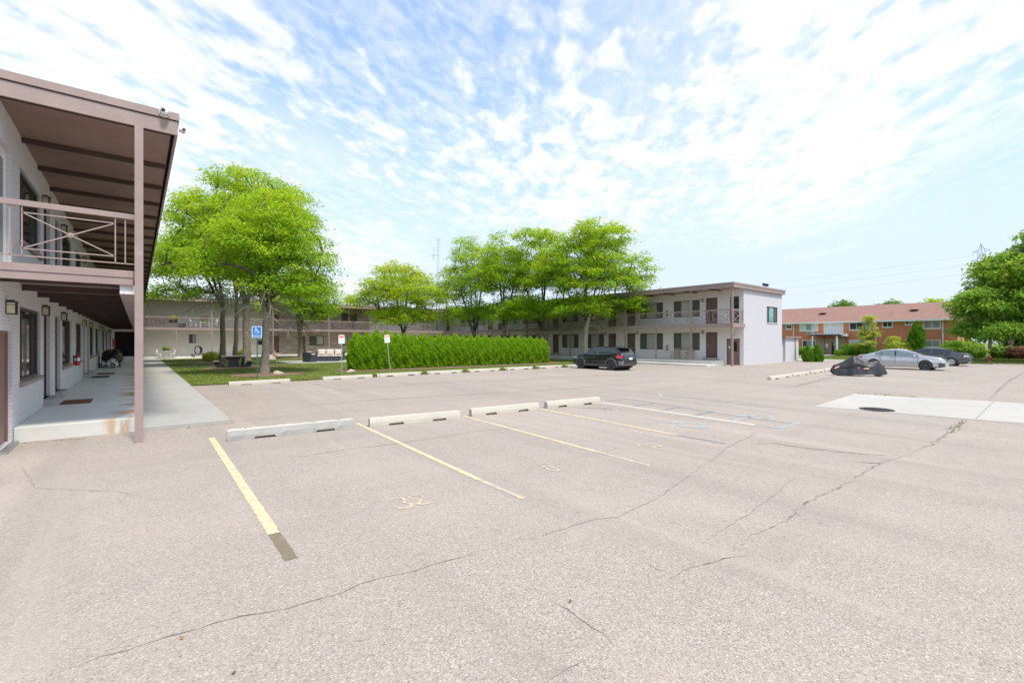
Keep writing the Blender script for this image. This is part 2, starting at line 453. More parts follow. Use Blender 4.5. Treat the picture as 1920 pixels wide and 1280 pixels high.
# ------------------------------------------------------------------ mesh tools
class MB:
    def __init__(s):
        s.v, s.f, s.m, s.sm = [], [], [], []

    def add(s, vs, fs, mat=0, smooth=False):
        o = len(s.v)
        s.v.extend([tuple(p) for p in vs])
        for f in fs:
            s.f.append(tuple(i + o for i in f))
            s.m.append(mat)
            s.sm.append(smooth)

    def box(s, a, b, mat=0):
        x0, y0, z0 = (min(a[i], b[i]) for i in range(3))
        x1, y1, z1 = (max(a[i], b[i]) for i in range(3))
        s.add([(x0, y0, z0), (x1, y0, z0), (x1, y1, z0), (x0, y1, z0), (x0, y0, z1), (x1, y0, z1), (x1, y1, z1), (x0, y1, z1)],
              [(0, 3, 2, 1), (4, 5, 6, 7), (0, 1, 5, 4), (1, 2, 6, 5), (2, 3, 7, 6), (3, 0, 4, 7)], mat)

    def beam(s, p, q, w, h, mat=0, up=(0, 0, 1)):
        p, q = Vector(p), Vector(q)
        d = (q - p).normalized()
        u = Vector(up)
        if abs(d.dot(u)) > 0.98:
            u = Vector((1, 0, 0))
        a = d.cross(u).normalized() * (w / 2)
        b = a.cross(d).normalized() * (h / 2)
        s.add([p - a - b, p + a - b, p + a + b, p - a + b, q - a - b, q + a - b, q + a + b, q - a + b],
              [(0, 1, 2, 3), (7, 6, 5, 4), (0, 4, 5, 1), (1, 5, 6, 2), (2, 6, 7, 3), (3, 7, 4, 0)], mat)

    def tube(s, pts, rad, n=6, mat=0, smooth=True, cap=True):
        pts = [Vector(p) for p in pts]
        if not isinstance(rad, (list, tuple)):
            rad = [rad] * len(pts)
        ref = None
        rings = []
        for i, p in enumerate(pts):
            d = pts[min(i + 1, len(pts) - 1)] - pts[max(i - 1, 0)]
            if d.length < 1e-6:
                d = Vector((0, 0, 1))
            d.normalize()
            if ref is None:
                ref = Vector((0, 0, 1)) if abs(d.z) < 0.9 else Vector((1, 0, 0))
            a = d.cross(ref)
            if a.length < 1e-4:
                a = d.cross(Vector((0, 1, 0.3)))
            a.normalize()
            b = d.cross(a).normalized()
            ref = a.cross(d)
            rings.append([p + (a * math.cos(2 * PI * k / n) + b * math.sin(2 * PI * k / n)) * rad[i] for k in range(n)])
        vs = [q for r_ in rings for q in r_]
        fs = []
        for i in range(len(pts) - 1):
            for k in range(n):
                fs.append((i * n + k, i * n + (k + 1) % n, (i + 1) * n + (k + 1) % n, (i + 1) * n + k))
        s.add(vs, fs, mat, smooth)
        if cap:
            o = len(s.v) - len(vs)
            s.f.append(tuple(o + k for k in range(n - 1, -1, -1)))
            s.f.append(tuple(o + (len(pts) - 1) * n + k for k in range(n)))
            s.m += [mat, mat]
            s.sm += [False, False]

    def lathe(s, prof, n=20, o=(0, 0, 0), M=None, mat=0, smooth=True):
        M = M or Matrix.Identity(3)
        o = Vector(o)
        vs = []
        for r_, z in prof:
            for k in range(n):
                vs.append(o + M @ Vector((r_ * math.cos(2 * PI * k / n), r_ * math.sin(2 * PI * k / n), z)))
        fs = []
        for i in range(len(prof) - 1):
            for k in range(n):
                fs.append((i * n + k, i * n + (k + 1) % n, (i + 1) * n + (k + 1) % n, (i + 1) * n + k))
        s.add(vs, fs, mat, smooth)

    def prism(s, poly, fn, t0, t1, mat=0):
        """poly of (u, v); fn(u, v, t) -> point"""
        n = len(poly)
        vs = [fn(u, v, t0) for u, v in poly] + [fn(u, v, t1) for u, v in poly]
        fs = [tuple(range(n - 1, -1, -1)), tuple(range(n, 2 * n))]
        fs += [(i, (i + 1) % n, n + (i + 1) % n, n + i) for i in range(n)]
        s.add(vs, fs, mat)

    def blob(s, c, r, n=10, m=7, seed=0, amp=0.15, mat=0, flat=1.0):
        rr = random.Random(seed)
        ph = [rr.uniform(0, 6.28) for _ in range(6)]
        vs = []
        for i in range(m + 1):
            t = PI * i / m
            for k in range(n):
                a = 2 * PI * k / n
                q = 1 + amp * (math.sin(2 * a + ph[0] + t) * 0.5 + math.sin(3 * a + ph[1]) * 0.3 + math.sin(2.5 * t + ph[2] + a) * 0.5)
                vs.append((c[0] + r[0] * q * math.sin(t) * math.cos(a), c[1] + r[1] * q * math.sin(t) * math.sin(a), c[2] + r[2] * q * math.cos(t)))
        fs = []
        for i in range(m):
            for k in range(n):
                fs.append((i * n + k, (i + 1) * n + k, (i + 1) * n + (k + 1) % n, i * n + (k + 1) % n))
        s.add(vs, fs, mat, True)

    def build(s, name, mats, parent=None, bevel=0.0):
        me = bpy.data.meshes.new(name)
        me.from_pydata(s.v, [], s.f)
        if not isinstance(mats, (list, tuple)):
            mats = [mats]
        for m in mats:
            me.materials.append(m)
        me.polygons.foreach_set('material_index', s.m)
        me.polygons.foreach_set('use_smooth', s.sm)
        me.update()
        o = bpy.data.objects.new(name, me)
        COL.objects.link(o)
        if parent:
            o.parent = parent
        if bevel:
            b = o.modifiers.new('bevel', 'BEVEL')
            b.width = bevel
            b.segments = 2
            b.limit_method = 'ANGLE'
        return o


def tag(o, label=None, cat=None, group=None, kind=None):
    if label:
        o['label'] = label
    if cat:
        o['category'] = cat
    if group:
        o['group'] = group
    if kind:
        o['kind'] = kind
    return o


def thing(name, loc, label, cat, group=None, rotz=0.0):
    o = bpy.data.objects.new(name, None)
    o.empty_display_size = 0.2
    COL.objects.link(o)
    o.location = loc
    o.rotation_euler = (0, 0, rotz)
    return tag(o, label, cat, group)


def struct(o, kind='structure'):
    o['kind'] = kind
    return o


def copy_thing(root, loc, rotz=None, label=None):
    c = root.copy()
    COL.objects.link(c)
    c.location = loc
    if rotz is not None:
        c.rotation_euler = (0, 0, rotz)
    if label:
        c['label'] = label
    for ch in list(root.children):
        d = ch.copy()
        COL.objects.link(d)
        d.parent = c
        for g in list(ch.children):
            e = g.copy()
            COL.objects.link(e)
            e.parent = d
    return c


ORD = ['first', 'second', 'third', 'fourth', 'fifth', 'sixth', 'seventh', 'eighth', 'ninth', 'tenth', 'eleventh', 'twelfth', 'thirteenth',
       'fourteenth', 'fifteenth', 'sixteenth', 'seventeenth', 'eighteenth', 'nineteenth', 'twentieth', 'twenty-first', 'twenty-second',
       'twenty-third', 'twenty-fourth', 'twenty-fifth', 'twenty-sixth', 'twenty-seventh']


def sheet(name, poly, mat, dz=0.0, kind='structure', sub=None):
    """flat polygon on the tilted ground"""
    mb = MB()
    mb.add([(x, y, gz(x) + dz) for x, y in poly], [tuple(range(len(poly)))])
    o = mb.build(name, mat)
    return struct(o, kind)


def slab(name, x0, y0, x1, y1, z0, z1, mat, joints=None, bevel=0.012):
    """concrete slab; joints are the y (or x) positions of shallow control grooves"""
    mb = MB()
    if joints:
        axis, vals = joints
        g = 0.008
        lo, hi = (y0, y1) if axis == 'y' else (x0, x1)
        ed = [lo] + [v for v in vals if lo < v < hi] + [hi]
        for i in range(len(ed) - 1):
            a = ed[i] + (g if i else 0)
            b = ed[i + 1] - (g if i < len(ed) - 2 else 0)
            if axis == 'y':
                mb.box((x0, a, z0), (x1, b, z1))
            else:
                mb.box((a, y0, z0), (b, y1, z1))
        if axis == 'y':
            mb.box((x0 + .01, y0 + .01, z0), (x1 - .01, y1 - .01, z1 - .02))
        else:
            mb.box((x0 + .01, y0 + .01, z0), (x1 - .01, y1 - .01, z1 - .02))
    else:
        mb.box((x0, y0, z0), (x1, y1, z1))
    return struct(mb.build(name, mat, bevel=bevel))


# walls with true openings --------------------------------------------------
def wall_panel(mb, P, L, z0, z1, holes, depth=0.10, mat=0):
    """front skin of a wall: P(u, z, d) maps length u, height z and depth d to a point; holes = (u0, u1, z0, z1)"""
    us = sorted({0.0, L} | {h[0] for h in holes} | {h[1] for h in holes})
    zs = sorted({z0, z1} | {h[2] for h in holes} | {h[3] for h in holes})
    us = [u for u in us if 0 <= u <= L]
    zs = [z for z in zs if z0 <= z <= z1]
    for i in range(len(us) - 1):
        for j in range(len(zs) - 1):
            cu, cz = (us[i] + us[i + 1]) / 2, (zs[j] + zs[j + 1]) / 2
            if any(h[0] < cu < h[1] and h[2] < cz < h[3] for h in holes):
                continue
            mb.add([P(us[i], zs[j], 0), P(us[i + 1], zs[j], 0), P(us[i + 1], zs[j + 1], 0), P(us[i], zs[j + 1], 0)], [(0, 1, 2, 3)], mat)
    for a, b, c, d in holes:
        mb.add([P(a, c, 0), P(b, c, 0), P(b, d, 0), P(a, d, 0), P(a, c, depth), P(b, c, depth), P(b, d, depth), P(a, d, depth)],
               [(0, 1, 5, 4), (1, 2, 6, 5), (2, 3, 7, 6), (3, 0, 4, 7)], mat)


def pbox(mb, P, u0, u1, z0, z1, d0, d1, mat=0):
    vs = [P(u, z, d) for d in (d0, d1) for (u, z) in ((u0, z0), (u1, z0), (u1, z1), (u0, z1))]
    mb.add(vs, [(0, 1, 2, 3), (7, 6, 5, 4), (0, 4, 5, 1), (1, 5, 6, 2), (2, 6, 7, 3), (3, 7, 4, 0)], mat)


def window(P, h, parent, splits, mats, depth=0.10, frame=M_FRAME, fw=0.055, sill=None, sillmat=None):
    """h = opening; splits = fractions of the panes; mats = material of each pane"""
    a, b, c, d = h
    f = MB()
    e = 0.003
    a, b, c, d = a + e, b - e, c + e, d - e
    d0, d1 = depth - 0.055, depth + 0.02
    pbox(f, P, a, b, c, c + fw, d0, d1)
    pbox(f, P, a, b, d - fw, d, d0, d1)
    pbox(f, P, a, a + fw, c + fw, d - fw, d0, d1)
    pbox(f, P, b - fw, b, c + fw, d - fw, d0, d1)
    ed = [a + fw + (b - a - 2 * fw) * s for s in [0] + splits + [1]]
    for u in ed[1:-1]:
        pbox(f, P, u - 0.022, u + 0.022, c + fw, d - fw, d0 + 0.004, d1)
    fo = f.build('window', frame, parent)
    for i, mt in enumerate(mats):
        g = MB()
        m = 0.022
        pbox(g, P, ed[i] + (m if i else 0), ed[i + 1] - (m if i < len(mats) - 1 else 0), c + fw, d - fw, depth - 0.02, depth + 0.012)
        g.build('pane', mt, fo)
    if sill:
        s = MB()
        pbox(s, P, a - 0.06, b + 0.06, c - sill, c - 0.004, -0.05, 0.03)
        s.build('sill', sillmat or frame, fo)
    return fo


def door(P, h, parent, mat, depth=0.10, frame=M_FRAME, fw=0.05, handle='lo', panels=True, glass=None, sill=True):
    a, b, c, d = h
    e = 0.003
    a, b, d = a + e, b - e, d - e
    f = MB()
    d0, d1 = depth - 0.03, depth + 0.02
    pbox(f, P, a, a + fw, c, d, d0, d1)
    pbox(f, P, b - fw, b, c, d, d0, d1)
    pbox(f, P, a + fw, b - fw, d - fw, d, d0, d1)
    fr = None
    m = MB()
    pbox(m, P, a + fw, b - fw, c + 0.01, d - fw, depth, depth + 0.04)
    w = b - a - 2 * fw
    if panels:
        for (v0, v1) in ((0.10, 0.45), (0.53, 0.92)):
            for (u0, u1) in ((0.13, 0.45), (0.55, 0.87)):
                pbox(m, P, a + fw + w * u0, a + fw + w * u1, c + (d - c) * v0, c + (d - c) * v1, depth - 0.008, depth + 0.01)
    do = m.build('door', mat, parent)
    f.build('frame', frame, do)
    k = MB()
    hu = a + fw + w * (0.1 if handle == 'lo' else 0.9)
    hz = c + 0.95
    pbox(k, P, hu - 0.03, hu + 0.03, hz - 0.06, hz + 0.10, depth - 0.02, depth)
    pbox(k, P, hu - 0.02, hu + 0.02, hz - 0.02, hz + 0.02, depth - 0.07, depth - 0.02)
    k.build('handle', M_STEEL, do)
    if glass:
        g = MB()
        u0, u1, v0, v1 = glass
        pbox(g, P, a + fw + w * u0, a + fw + w * u1, c + (d - c) * v0, c + (d - c) * v1, depth - 0.012, depth - 0.001)
        g.build('pane', M_GLASS, do)
    return do


def railing(mb, p, q, z, h=1.05, npan=2, rod=0.0095, top=(0.05, 0.09), medal=True):
    """iron railing from p to q (xy) on a deck at z: cap rail, bottom rail, cross panels with a rosette"""
    p, q = Vector((p[0], p[1], 0)), Vector((q[0], q[1], 0))
    L = (q - p).length
    d = (q - p).normalized()
    up = Vector((0, 0, 1))

    def pt(u, zz):
        return p + d * u + up * (z + zz)
    mb.beam(pt(0, h - top[1] / 2), pt(L, h - top[1] / 2), top[0], top[1])
    r2 = rod * 2

    def bar(a, b):
        mb.beam(a, b, r2, r2)
    bar(pt(0, 0.13), pt(L, 0.13))
    w = L / npan
    for k in range(npan):
        a, b = k * w, (k + 1) * w
        for u in (a + 0.08 * w, a + 0.16 * w, b - 0.16 * w, b - 0.08 * w):
            bar(pt(u, 0.13), pt(u, h - top[1]))
        u0, u1, za, zb = a + 0.16 * w, b - 0.16 * w, 0.25, h - 0.2
        bar(pt(u0, za), pt(u1, za))
        bar(pt(u0, zb), pt(u1, zb))
        bar(pt(u0, za), pt(u1, zb))
        bar(pt(u0, zb), pt(u1, za))
        if medal:
            c = pt((u0 + u1) / 2, (za + zb) / 2)
            n = d.cross(up)
            mb.tube([c - n * 0.022, c + n * 0.022], 0.042, 12)
            mb.tube([c - n * 0.03, c + n * 0.03], 0.016, 8)
    return mb


# leaves --------------------------------------------------------------------
def leaf_mesh(name, C, A, B, mat, parent, rand):
    """C centres (n,3), A and B half axes (n,3): one diamond-ish quad per leaf spray"""
    n = len(C)
    V = np.empty((n, 4, 3), dtype=np.float32)
    V[:, 0] = C - A
    V[:, 1] = C - A * 0.1 + B
    V[:, 2] = C + A
    V[:, 3] = C - A * 0.1 - B
    me = bpy.data.meshes.new(name)
    me.vertices.add(n * 4)
    me.vertices.foreach_set('co', V.reshape(-1))
    me.loops.add(n * 4)
    me.loops.foreach_set('vertex_index', np.arange(n * 4, dtype=np.int32))
    me.polygons.add(n)
    me.polygons.foreach_set('loop_start', np.arange(0, n * 4, 4, dtype=np.int32))
    me.polygons.foreach_set('loop_total', np.full(n, 4, dtype=np.int32))
    at = me.attributes.new('leafrand', 'FLOAT', 'FACE')
    at.data.foreach_set('value', rand.astype(np.float32))
    me.materials.append(mat)
    me.update(calc_edges=True)
    me.validate()
    o = bpy.data.objects.new(name, me)
    COL.objects.link(o)
    if parent:
        o.parent = parent
    return o


def unit(v):
    return v / np.maximum(np.linalg.norm(v, axis=-1, keepdims=True), 1e-9)


def tree(name, base, label, cat, envs, trunk_r, fork, npads, per_pad, leafmat, seed, lean=(0, 0), pad=(0.75, 1.25), flat=0.42,
         leaf=(0.15, 0.06), droop=0.35, bark=M_BARK, group=None, mind=0.9, dead=0, nleaders=3, tipw=0.7, lowz=None, es=0.83):
    rg = np.random.default_rng(seed)
    rr = random.Random(seed)
    root = thing(name, base, label, cat, group)
    wts = np.array([e[6] for e in envs], float)
    wts /= wts.sum()
    pads = []
    tries = 0
    while len(pads) < npads and tries < npads * 60:
        tries += 1
        e = envs[rg.choice(len(envs), p=wts)]
        d = unit(rg.normal(size=3))
        if d[2] < -0.55:
            continue
        rad = 0.30 + 0.80 * rg.random() ** 0.5
        p = np.array(e[:3]) + d * rad * np.array(e[3:6]) * es
        if lowz is not None and p[2] < lowz:
            continue
        if all(np.linalg.norm((p - q) * np.array([1, 1, 1.5])) > mind for q in pads):
            pads.append(p)
    top = max(p[2] for p in pads)
    cx = np.mean([p[0] for p in pads])
    cy = np.mean([p[1] for p in pads])
    # skeleton: node = [pos, parent, load]
    nodes = []
    par = []

    def addn(p, pa):
        nodes.append(np.array(p, float))
        par.append(pa)
        return len(nodes) - 1
    i0 = addn((0, 0, -0.15), -1)
    k = i0
    steps = 5
    for s in range(1, steps + 1):
        t = s / steps
        k = addn((lean[0] * t + rr.uniform(-.04, .04), lean[1] * t + rr.uniform(-.04, .04), fork * t), k)
    forkn = k
    lead = []
    for L_ in range(nleaders):
        a = 2 * PI * (L_ + rr.uniform(-.2, .2)) / nleaders + seed
        sp = rr.uniform(0.28, 0.5) if nleaders > 1 else 0.0
        hh = (top - fork) * rr.uniform(0.62, 0.8)
        k = forkn
        for s in range(1, 7):
            t = s / 6
            out = sp * hh * 0.55 * t ** 0.8
            k = addn((lean[0] + (cx - lean[0]) * t + math.cos(a) * out + rr.uniform(-.1, .1), lean[1] + (cy - lean[1]) * t + math.sin(a) * out + rr.uniform(-.1, .1), fork + hh * t), k)
    order = sorted(range(len(pads)), key=lambda i: np.linalg.norm(pads[i] - nodes[forkn]))
    for i in order:
        p = pads[i]
        N = np.array(nodes[forkn:])
        dv = p - N
        dist = np.linalg.norm(dv, axis=1)
        pen = np.where(N[:, 2] > p[2] - 0.1, 1.5 + (N[:, 2] - p[2]), 0)
        j = int(np.argmin(dist + pen)) + forkn
        q = nodes[j]
        L_ = np.linalg.norm(p - q)
        ns = max(2, int(L_ / 0.7))
        k = j
        for s in range(1, ns + 1):
            t = s / ns
            b = q + (p - q) * t
            b = b + np.array([rr.uniform(-.08, .08), rr.uniform(-.08, .08), 0.16 * L_ * math.sin(PI * t)]) * (1 if s < ns else 0)
            k = addn(b, k)
    load = np.zeros(len(nodes))
    haschild = set(par)
    for i in range(len(nodes) - 1, -1, -1):
        if i not in haschild:
            load[i] += 1
        if par[i] >= 0:
            load[par[i]] += load[i]
    tot = load[0]
    rad = 0.014 + (trunk_r - 0.014) * (load / tot) ** 0.52
    for i in range(len(nodes)):
        if i <= forkn:
            t = i / max(1, forkn)
            rad[i] = trunk_r * (1.0 - 0.18 * t + (0.55 if i == 0 else (0.14 if i == 1 else 0)))
    tb = MB()
    done = [False] * len(nodes)
    kids = {}
    for i, pa in enumerate(par):
        kids.setdefault(pa, []).append(i)

    def walk(start, parent_i):
        path = ([parent_i] if parent_i >= 0 else []) + [start]
        cur = start
        while cur in kids:
            ch = sorted(kids[cur], key=lambda c: -load[c])
            for c in ch[1:]:
                stack.append((c, cur))
            cur = ch[0]
            path.append(cur)
        pts = [nodes[x] for x in path]
        rs = [rad[x] for x in path]
        if parent_i >= 0:
            rs[0] = min(rs[0], rs[1] * 1.25)
        nt_ = sum(1 for x in path if x <= forkn)
        if nt_ > 2:
            nt_ = min(len(path) - 1, nt_ + 2)
            tb.tube([tuple(p) for p in pts[:nt_]], rs[:nt_], 12, 0, cap=False)
            tb.tube([tuple(p) for p in pts[nt_ - 1:]], [rs[nt_ - 1] * .8] + [q * .8 for q in rs[nt_:]], 8, 2, cap=False)
        else:
            tb.tube([tuple(p) for p in pts], [q * .8 for q in rs], 8 if rs[0] > 0.1 else 5, 2, cap=False)
    stack = [(0, -1)]
    while stack:
        a, b = stack.pop()
        walk(a, b)
    # bare dead limbs below the crown
    for _ in range(dead):
        a = rr.uniform(0, 2 * PI)
        z0 = fork + rr.uniform(0.1, 1.6)
        p0 = np.array([lean[0], lean[1], z0])
        d = np.array([math.cos(a), math.sin(a), rr.uniform(-.05, .35)])
        L_ = rr.uniform(1.6, 3.4)
        pts = [p0]
        for s in range(1, 6):
            d = d + np.array([rr.uniform(-.25, .25), rr.uniform(-.25, .25), -0.16 * s / 2])
            pts.append(pts[-1] + d / np.linalg.norm(d) * L_ / 5)
        tb.tube([tuple(p) for p in pts], [0.035 - 0.005 * s for s in range(6)], 4, 1, cap=False)
        for w in range(5):
            q = pts[rr.randint(2, 5)]
            e = np.array([rr.uniform(-1, 1), rr.uniform(-1, 1), rr.uniform(-1.2, .3)])
            e /= np.linalg.norm(e)
            m1 = q + e * rr.uniform(.3, .6)
            m2 = m1 + (e + np.array([rr.uniform(-.6, .6), rr.uniform(-.6, .6), -.5])) * rr.uniform(.25, .5)
            tb.tube([tuple(q), tuple(m1), tuple(m2)], [0.014, 0.011, 0.006], 3, 1, cap=False)
    tb.build('trunk', [bark, M_DEAD, M_LIMB], root)
    # leaves: every pad is a ragged, tilted layer made of smaller sprays, with gaps between them
    Cs, rnds, yaws = [], [], []
    for p in pads:
        r0 = rg.uniform(*pad)
        n = int(per_pad * (r0 / ((pad[0] + pad[1]) / 2)) ** 2)
        ns = max(5, int(11 * r0))
        sd = unit(rg.normal(size=(ns, 3))) * (0.25 + 0.75 * rg.random((ns, 1)) ** 0.6)
        sc = sd * np.array([r0, r0, r0 * flat])
        out = np.array([p[0] - cx, p[1] - cy])
        o_n = out / max(0.3, np.linalg.norm(out))
        sc[:, 2] -= droop * 0.35 * (sc[:, 0] ** 2 + sc[:, 1] ** 2) / r0
        sc[:, 2] += -0.15 * (sc[:, 0] * o_n[0] + sc[:, 1] * o_n[1])
        k = rg.integers(0, ns, n)
        sig = np.array([0.30, 0.30, 0.11]) * r0 ** 0.5
        off = rg.normal(size=(n, 3)) * sig
        off[:, 2] -= 0.25 * (off[:, 0] ** 2 + off[:, 1] ** 2)
        c = sc[k] + off
        Cs.append(c + p)
        h = (p[2] - fork) / max(1, top - fork)
        sprayr = rg.random(ns) * tipw
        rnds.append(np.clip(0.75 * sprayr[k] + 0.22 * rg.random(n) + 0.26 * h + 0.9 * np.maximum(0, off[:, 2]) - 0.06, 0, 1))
        yaws.append(np.arctan2(off[:, 1] + sc[k, 1] * .3, off[:, 0] + sc[k, 0] * .3))
    C = np.concatenate(Cs)
    rnds = np.concatenate(rnds)
    yaw = np.concatenate(yaws)
    n = len(C)
    yaw = yaw + rg.normal(size=n) * 0.7
    pit = -droop * 0.8 + rg.normal(size=n) * 0.45
    A = np.stack([np.cos(yaw) * np.cos(pit), np.sin(yaw) * np.cos(pit), np.sin(pit)], 1)
    side = unit(np.cross(A, np.array([0, 0, 1.0]) + rg.normal(size=(n, 3)) * 0.45))
    s = rg.uniform(0.65, 1.3, (n, 1))
    leaf_mesh('crown', C, A * leaf[0] * s, side * leaf[1] * s, leafmat, root, rnds)
    return root


def shrub(name, base, label, cat, parts, n, leafmat, seed, leaf=(0.07, 0.04), core=M_DKLEAF, upright=0.0, group=None, stems=5, tipw=0.6):
    """dense bush: parts = ellipsoids (cx, cy, cz, rx, ry, rz) filled with leaf sprays near their surface"""
    rg = np.random.default_rng(seed)
    root = thing(name, base, label, cat, group)
    st = MB()
    for k in range(stems):
        a = 2 * PI * k / max(1, stems)
        e = parts[k % len(parts)]
        st.tube([(0.1 * math.cos(a), 0.1 * math.sin(a), -0.1), (e[0] * .6 + .2 * math.cos(a), e[1] * .6 + .2 * math.sin(a), e[2] * .6), (e[0], e[1], e[2])], [0.03, 0.02, 0.01], 5, cap=False)
    st.build('stem', M_BARK, root)
    vol = np.array([p[3] * p[4] + p[4] * p[5] + p[3] * p[5] for p in parts])
    vol = vol / vol.sum()
    Cs, Ns, rn = [], [], []
    for e, w in zip(parts, vol):
        m = int(n * w)
        d = unit(rg.normal(size=(m, 3)))
        r_ = 0.55 + 0.45 * rg.random((m, 1)) ** 0.4
        lump = 1 + 0.16 * np.sin(d[:, :1] * 5 + seed) * np.sin(d[:, 1:2] * 6 + 1) + 0.12 * np.sin(d[:, 2:3] * 9 + seed * 2)
        Cs.append(np.array(e[:3]) + d * r_ * lump * np.array(e[3:6]))
        Ns.append(d)
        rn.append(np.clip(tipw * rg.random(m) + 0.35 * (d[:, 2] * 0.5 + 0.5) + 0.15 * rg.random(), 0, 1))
    C = np.concatenate(Cs)
    N = np.concatenate(Ns)
    rn = np.concatenate(rn)
    k = C[:, 2] > 0.02
    C, N, rn = C[k], N[k], rn[k]
    m = len(C)
    nrm = unit(N + rg.normal(size=(m, 3)) * 0.5)
    A = unit(np.cross(nrm, rg.normal(size=(m, 3))))
    if upright:
        A = unit(A * (1 - upright) + np.array([0, 0, 1.0]) * upright + N * 0.25)
    B = unit(np.cross(A, nrm))
    s = rg.uniform(0.7, 1.35, (m, 1))
    leaf_mesh('foliage', C, A * leaf[0] * s, B * leaf[1] * s, leafmat, root, rn)
    return root


def thuja(name, base, label, h, r, n, seed, mat=None, group=None, cat='arborvitae', leaf=(0.085, 0.035), inner=None, belly=0.30):
    """columnar evergreen: flame-shaped shell of upright sprays round a dark core"""
    rg = np.random.default_rng(seed)
    root = thing(name, base, label, cat, group)
    tb = MB()
    tb.tube([(0, 0, -0.1), (0, 0, h * 0.35), (0, 0, h * 0.93)], [r * 0.12, r * 0.09, 0.01], 6)
    tb.build('trunk', M_BARK, root)

    def prof(t):
        return np.where(t < belly, 0.80 + 0.20 * np.sin(t / belly * PI / 2), np.cos(np.clip((t - belly) / (1 - belly), 0, 1) * PI / 2) ** 0.75)
    t = 1 - np.sqrt(1 - 0.985 * rg.random(n))
    t = np.where(rg.random(n) < 0.35, rg.random(n), t)
    a = rg.random(n) * 2 * PI
    lump = 1 + 0.10 * np.sin(a * 5 + seed + t * 9) + 0.08 * np.sin(a * 3 - t * 17 + seed * 2) + 0.07 * np.sin(a * 9 + t * 31)
    rad = r * prof(t) * lump * (0.72 + 0.30 * rg.random(n) ** 0.5)
    C = np.stack([np.cos(a) * rad, np.sin(a) * rad, t * h + 0.03], 1)
    out = np.stack([np.cos(a), np.sin(a), np.zeros(n)], 1)
    A = unit(np.array([0, 0, 0.9]) + out * 0.55 + rg.normal(size=(n, 3)) * 0.38)
    B = unit(np.cross(A, out * 0.6 + rg.normal(size=(n, 3)) * 0.7))
    s = rg.uniform(0.7, 1.35, (n, 1))
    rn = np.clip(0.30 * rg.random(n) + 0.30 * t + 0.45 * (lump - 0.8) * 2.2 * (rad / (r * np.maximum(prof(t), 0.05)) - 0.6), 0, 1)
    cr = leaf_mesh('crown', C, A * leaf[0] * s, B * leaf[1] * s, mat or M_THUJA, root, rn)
    cb = MB()
    pr = []
    for q in np.linspace(0.02, 0.94, 9):
        pr.append((float(r * 0.70 * prof(np.array(q))), float(q * h)))
    cb.lathe([(0.02, 0.02)] + pr + [(0.0, 0.96 * h)], 10)
    cb.build('inner_foliage', inner or mat or M_THUJA, root)
    return root


# ================================================================== SETTING
sheet('ground', [(-500, -300), (700, -300), (700, 700), (-500, 700)], M_GRASS2, -0.09)
lot = sheet('parking_lot', [(-60, -60), (54.6, -60), (54.6, 4.6), (53.9, 13.4), (46.6, 19.0), (46.6, 70), (44.6, 70), (44.6, 17.2),
                            (33.0, 17.2), (32.2, 22.95), (1.5, 23.05), (1.5, 13.5), (-1.6, 13.5), (-9.5, 13.5), (-9.5, 75), (-60, 75)], M_ASPH, 0.0)
sheet('street', [(54.9, -120), (57.5, -120), (58.8, 2.0), (56.2, 4.5), (54.9, 4.5)], M_ASPH, -0.02)
slab('front_walk', 57.0, -30, 57.9, 4.2, -0.3, gz(57) + 0.0, M_CONC)
slab('entrance_path', 57.9, 19.9, 73.4, 21.6, -0.35, gz(66) + 0.02, M_CONC)
sheet('driveway', [(46.7, 19.3), (54.2, 13.6), (57.6, 21.5), (57.6, 32), (46.7, 40)], M_CONC, 0.004)

# lawn of the courtyard and its concrete
sheet('lawn', [(1.67, 23.1), (32.2, 22.98), (32.75, 23.5), (32.75, 56.0), (1.67, 56.0)], M_GRASS, 0.03)
slab('porch', -1.765, 12.36, -0.005, 59.25, -0.2, 0.28, M_PORCH, ('y', [15.6, 18.9, 22.2, 25.5, 28.8, 32.1, 35.4, 38.7, 42, 45.3, 48.6, 51.9]), 0.015)
slab('walkway', 0.0, 12.31, 1.67, 57.3, -0.2, 0.085, M_CONC, ('y', [15.2, 18.1, 21, 23.9, 26.8, 29.7, 32.6, 35.5, 38.4, 41.3, 44.2, 47.1, 50, 52.9]), 0.015)
slab('rear_walkway', 1.675, 56.0, 32.7, 57.35, -0.2, 0.07, M_CONCB, ('x', [4.6, 7.6, 10.6, 13.6, 16.6, 19.6, 22.6, 25.6, 28.6]))
slab('rear_porch', 0.0, 57.36, 34.3, 59.27, -0.2, 0.20, M_CONCB, ('x', [3, 6, 9, 12, 15, 18, 21, 24, 27, 30]))
slab('side_porch', 34.36, 17.75, 36.28, 57.3, -0.3, 0.27, M_CONCB, ('y', [19.6, 22.8, 26, 29.3, 32.6, 36, 39, 42]))
slab('side_walkway', 32.76, 17.3, 34.35, 55.9, -0.3, 0.03, M_CONCB, ('y', [19.6, 22.8, 26, 29.3, 32.6, 36, 39, 42]))
slab('garden_path', 1.68, 39.0, 9.35, 39.5, -0.1, 0.045, M_CONC)
slab('patio', 9.36, 39.15, 16.4, 43.8, -0.1, 0.055, M_CONC, ('x', [11.5, 13.8]))


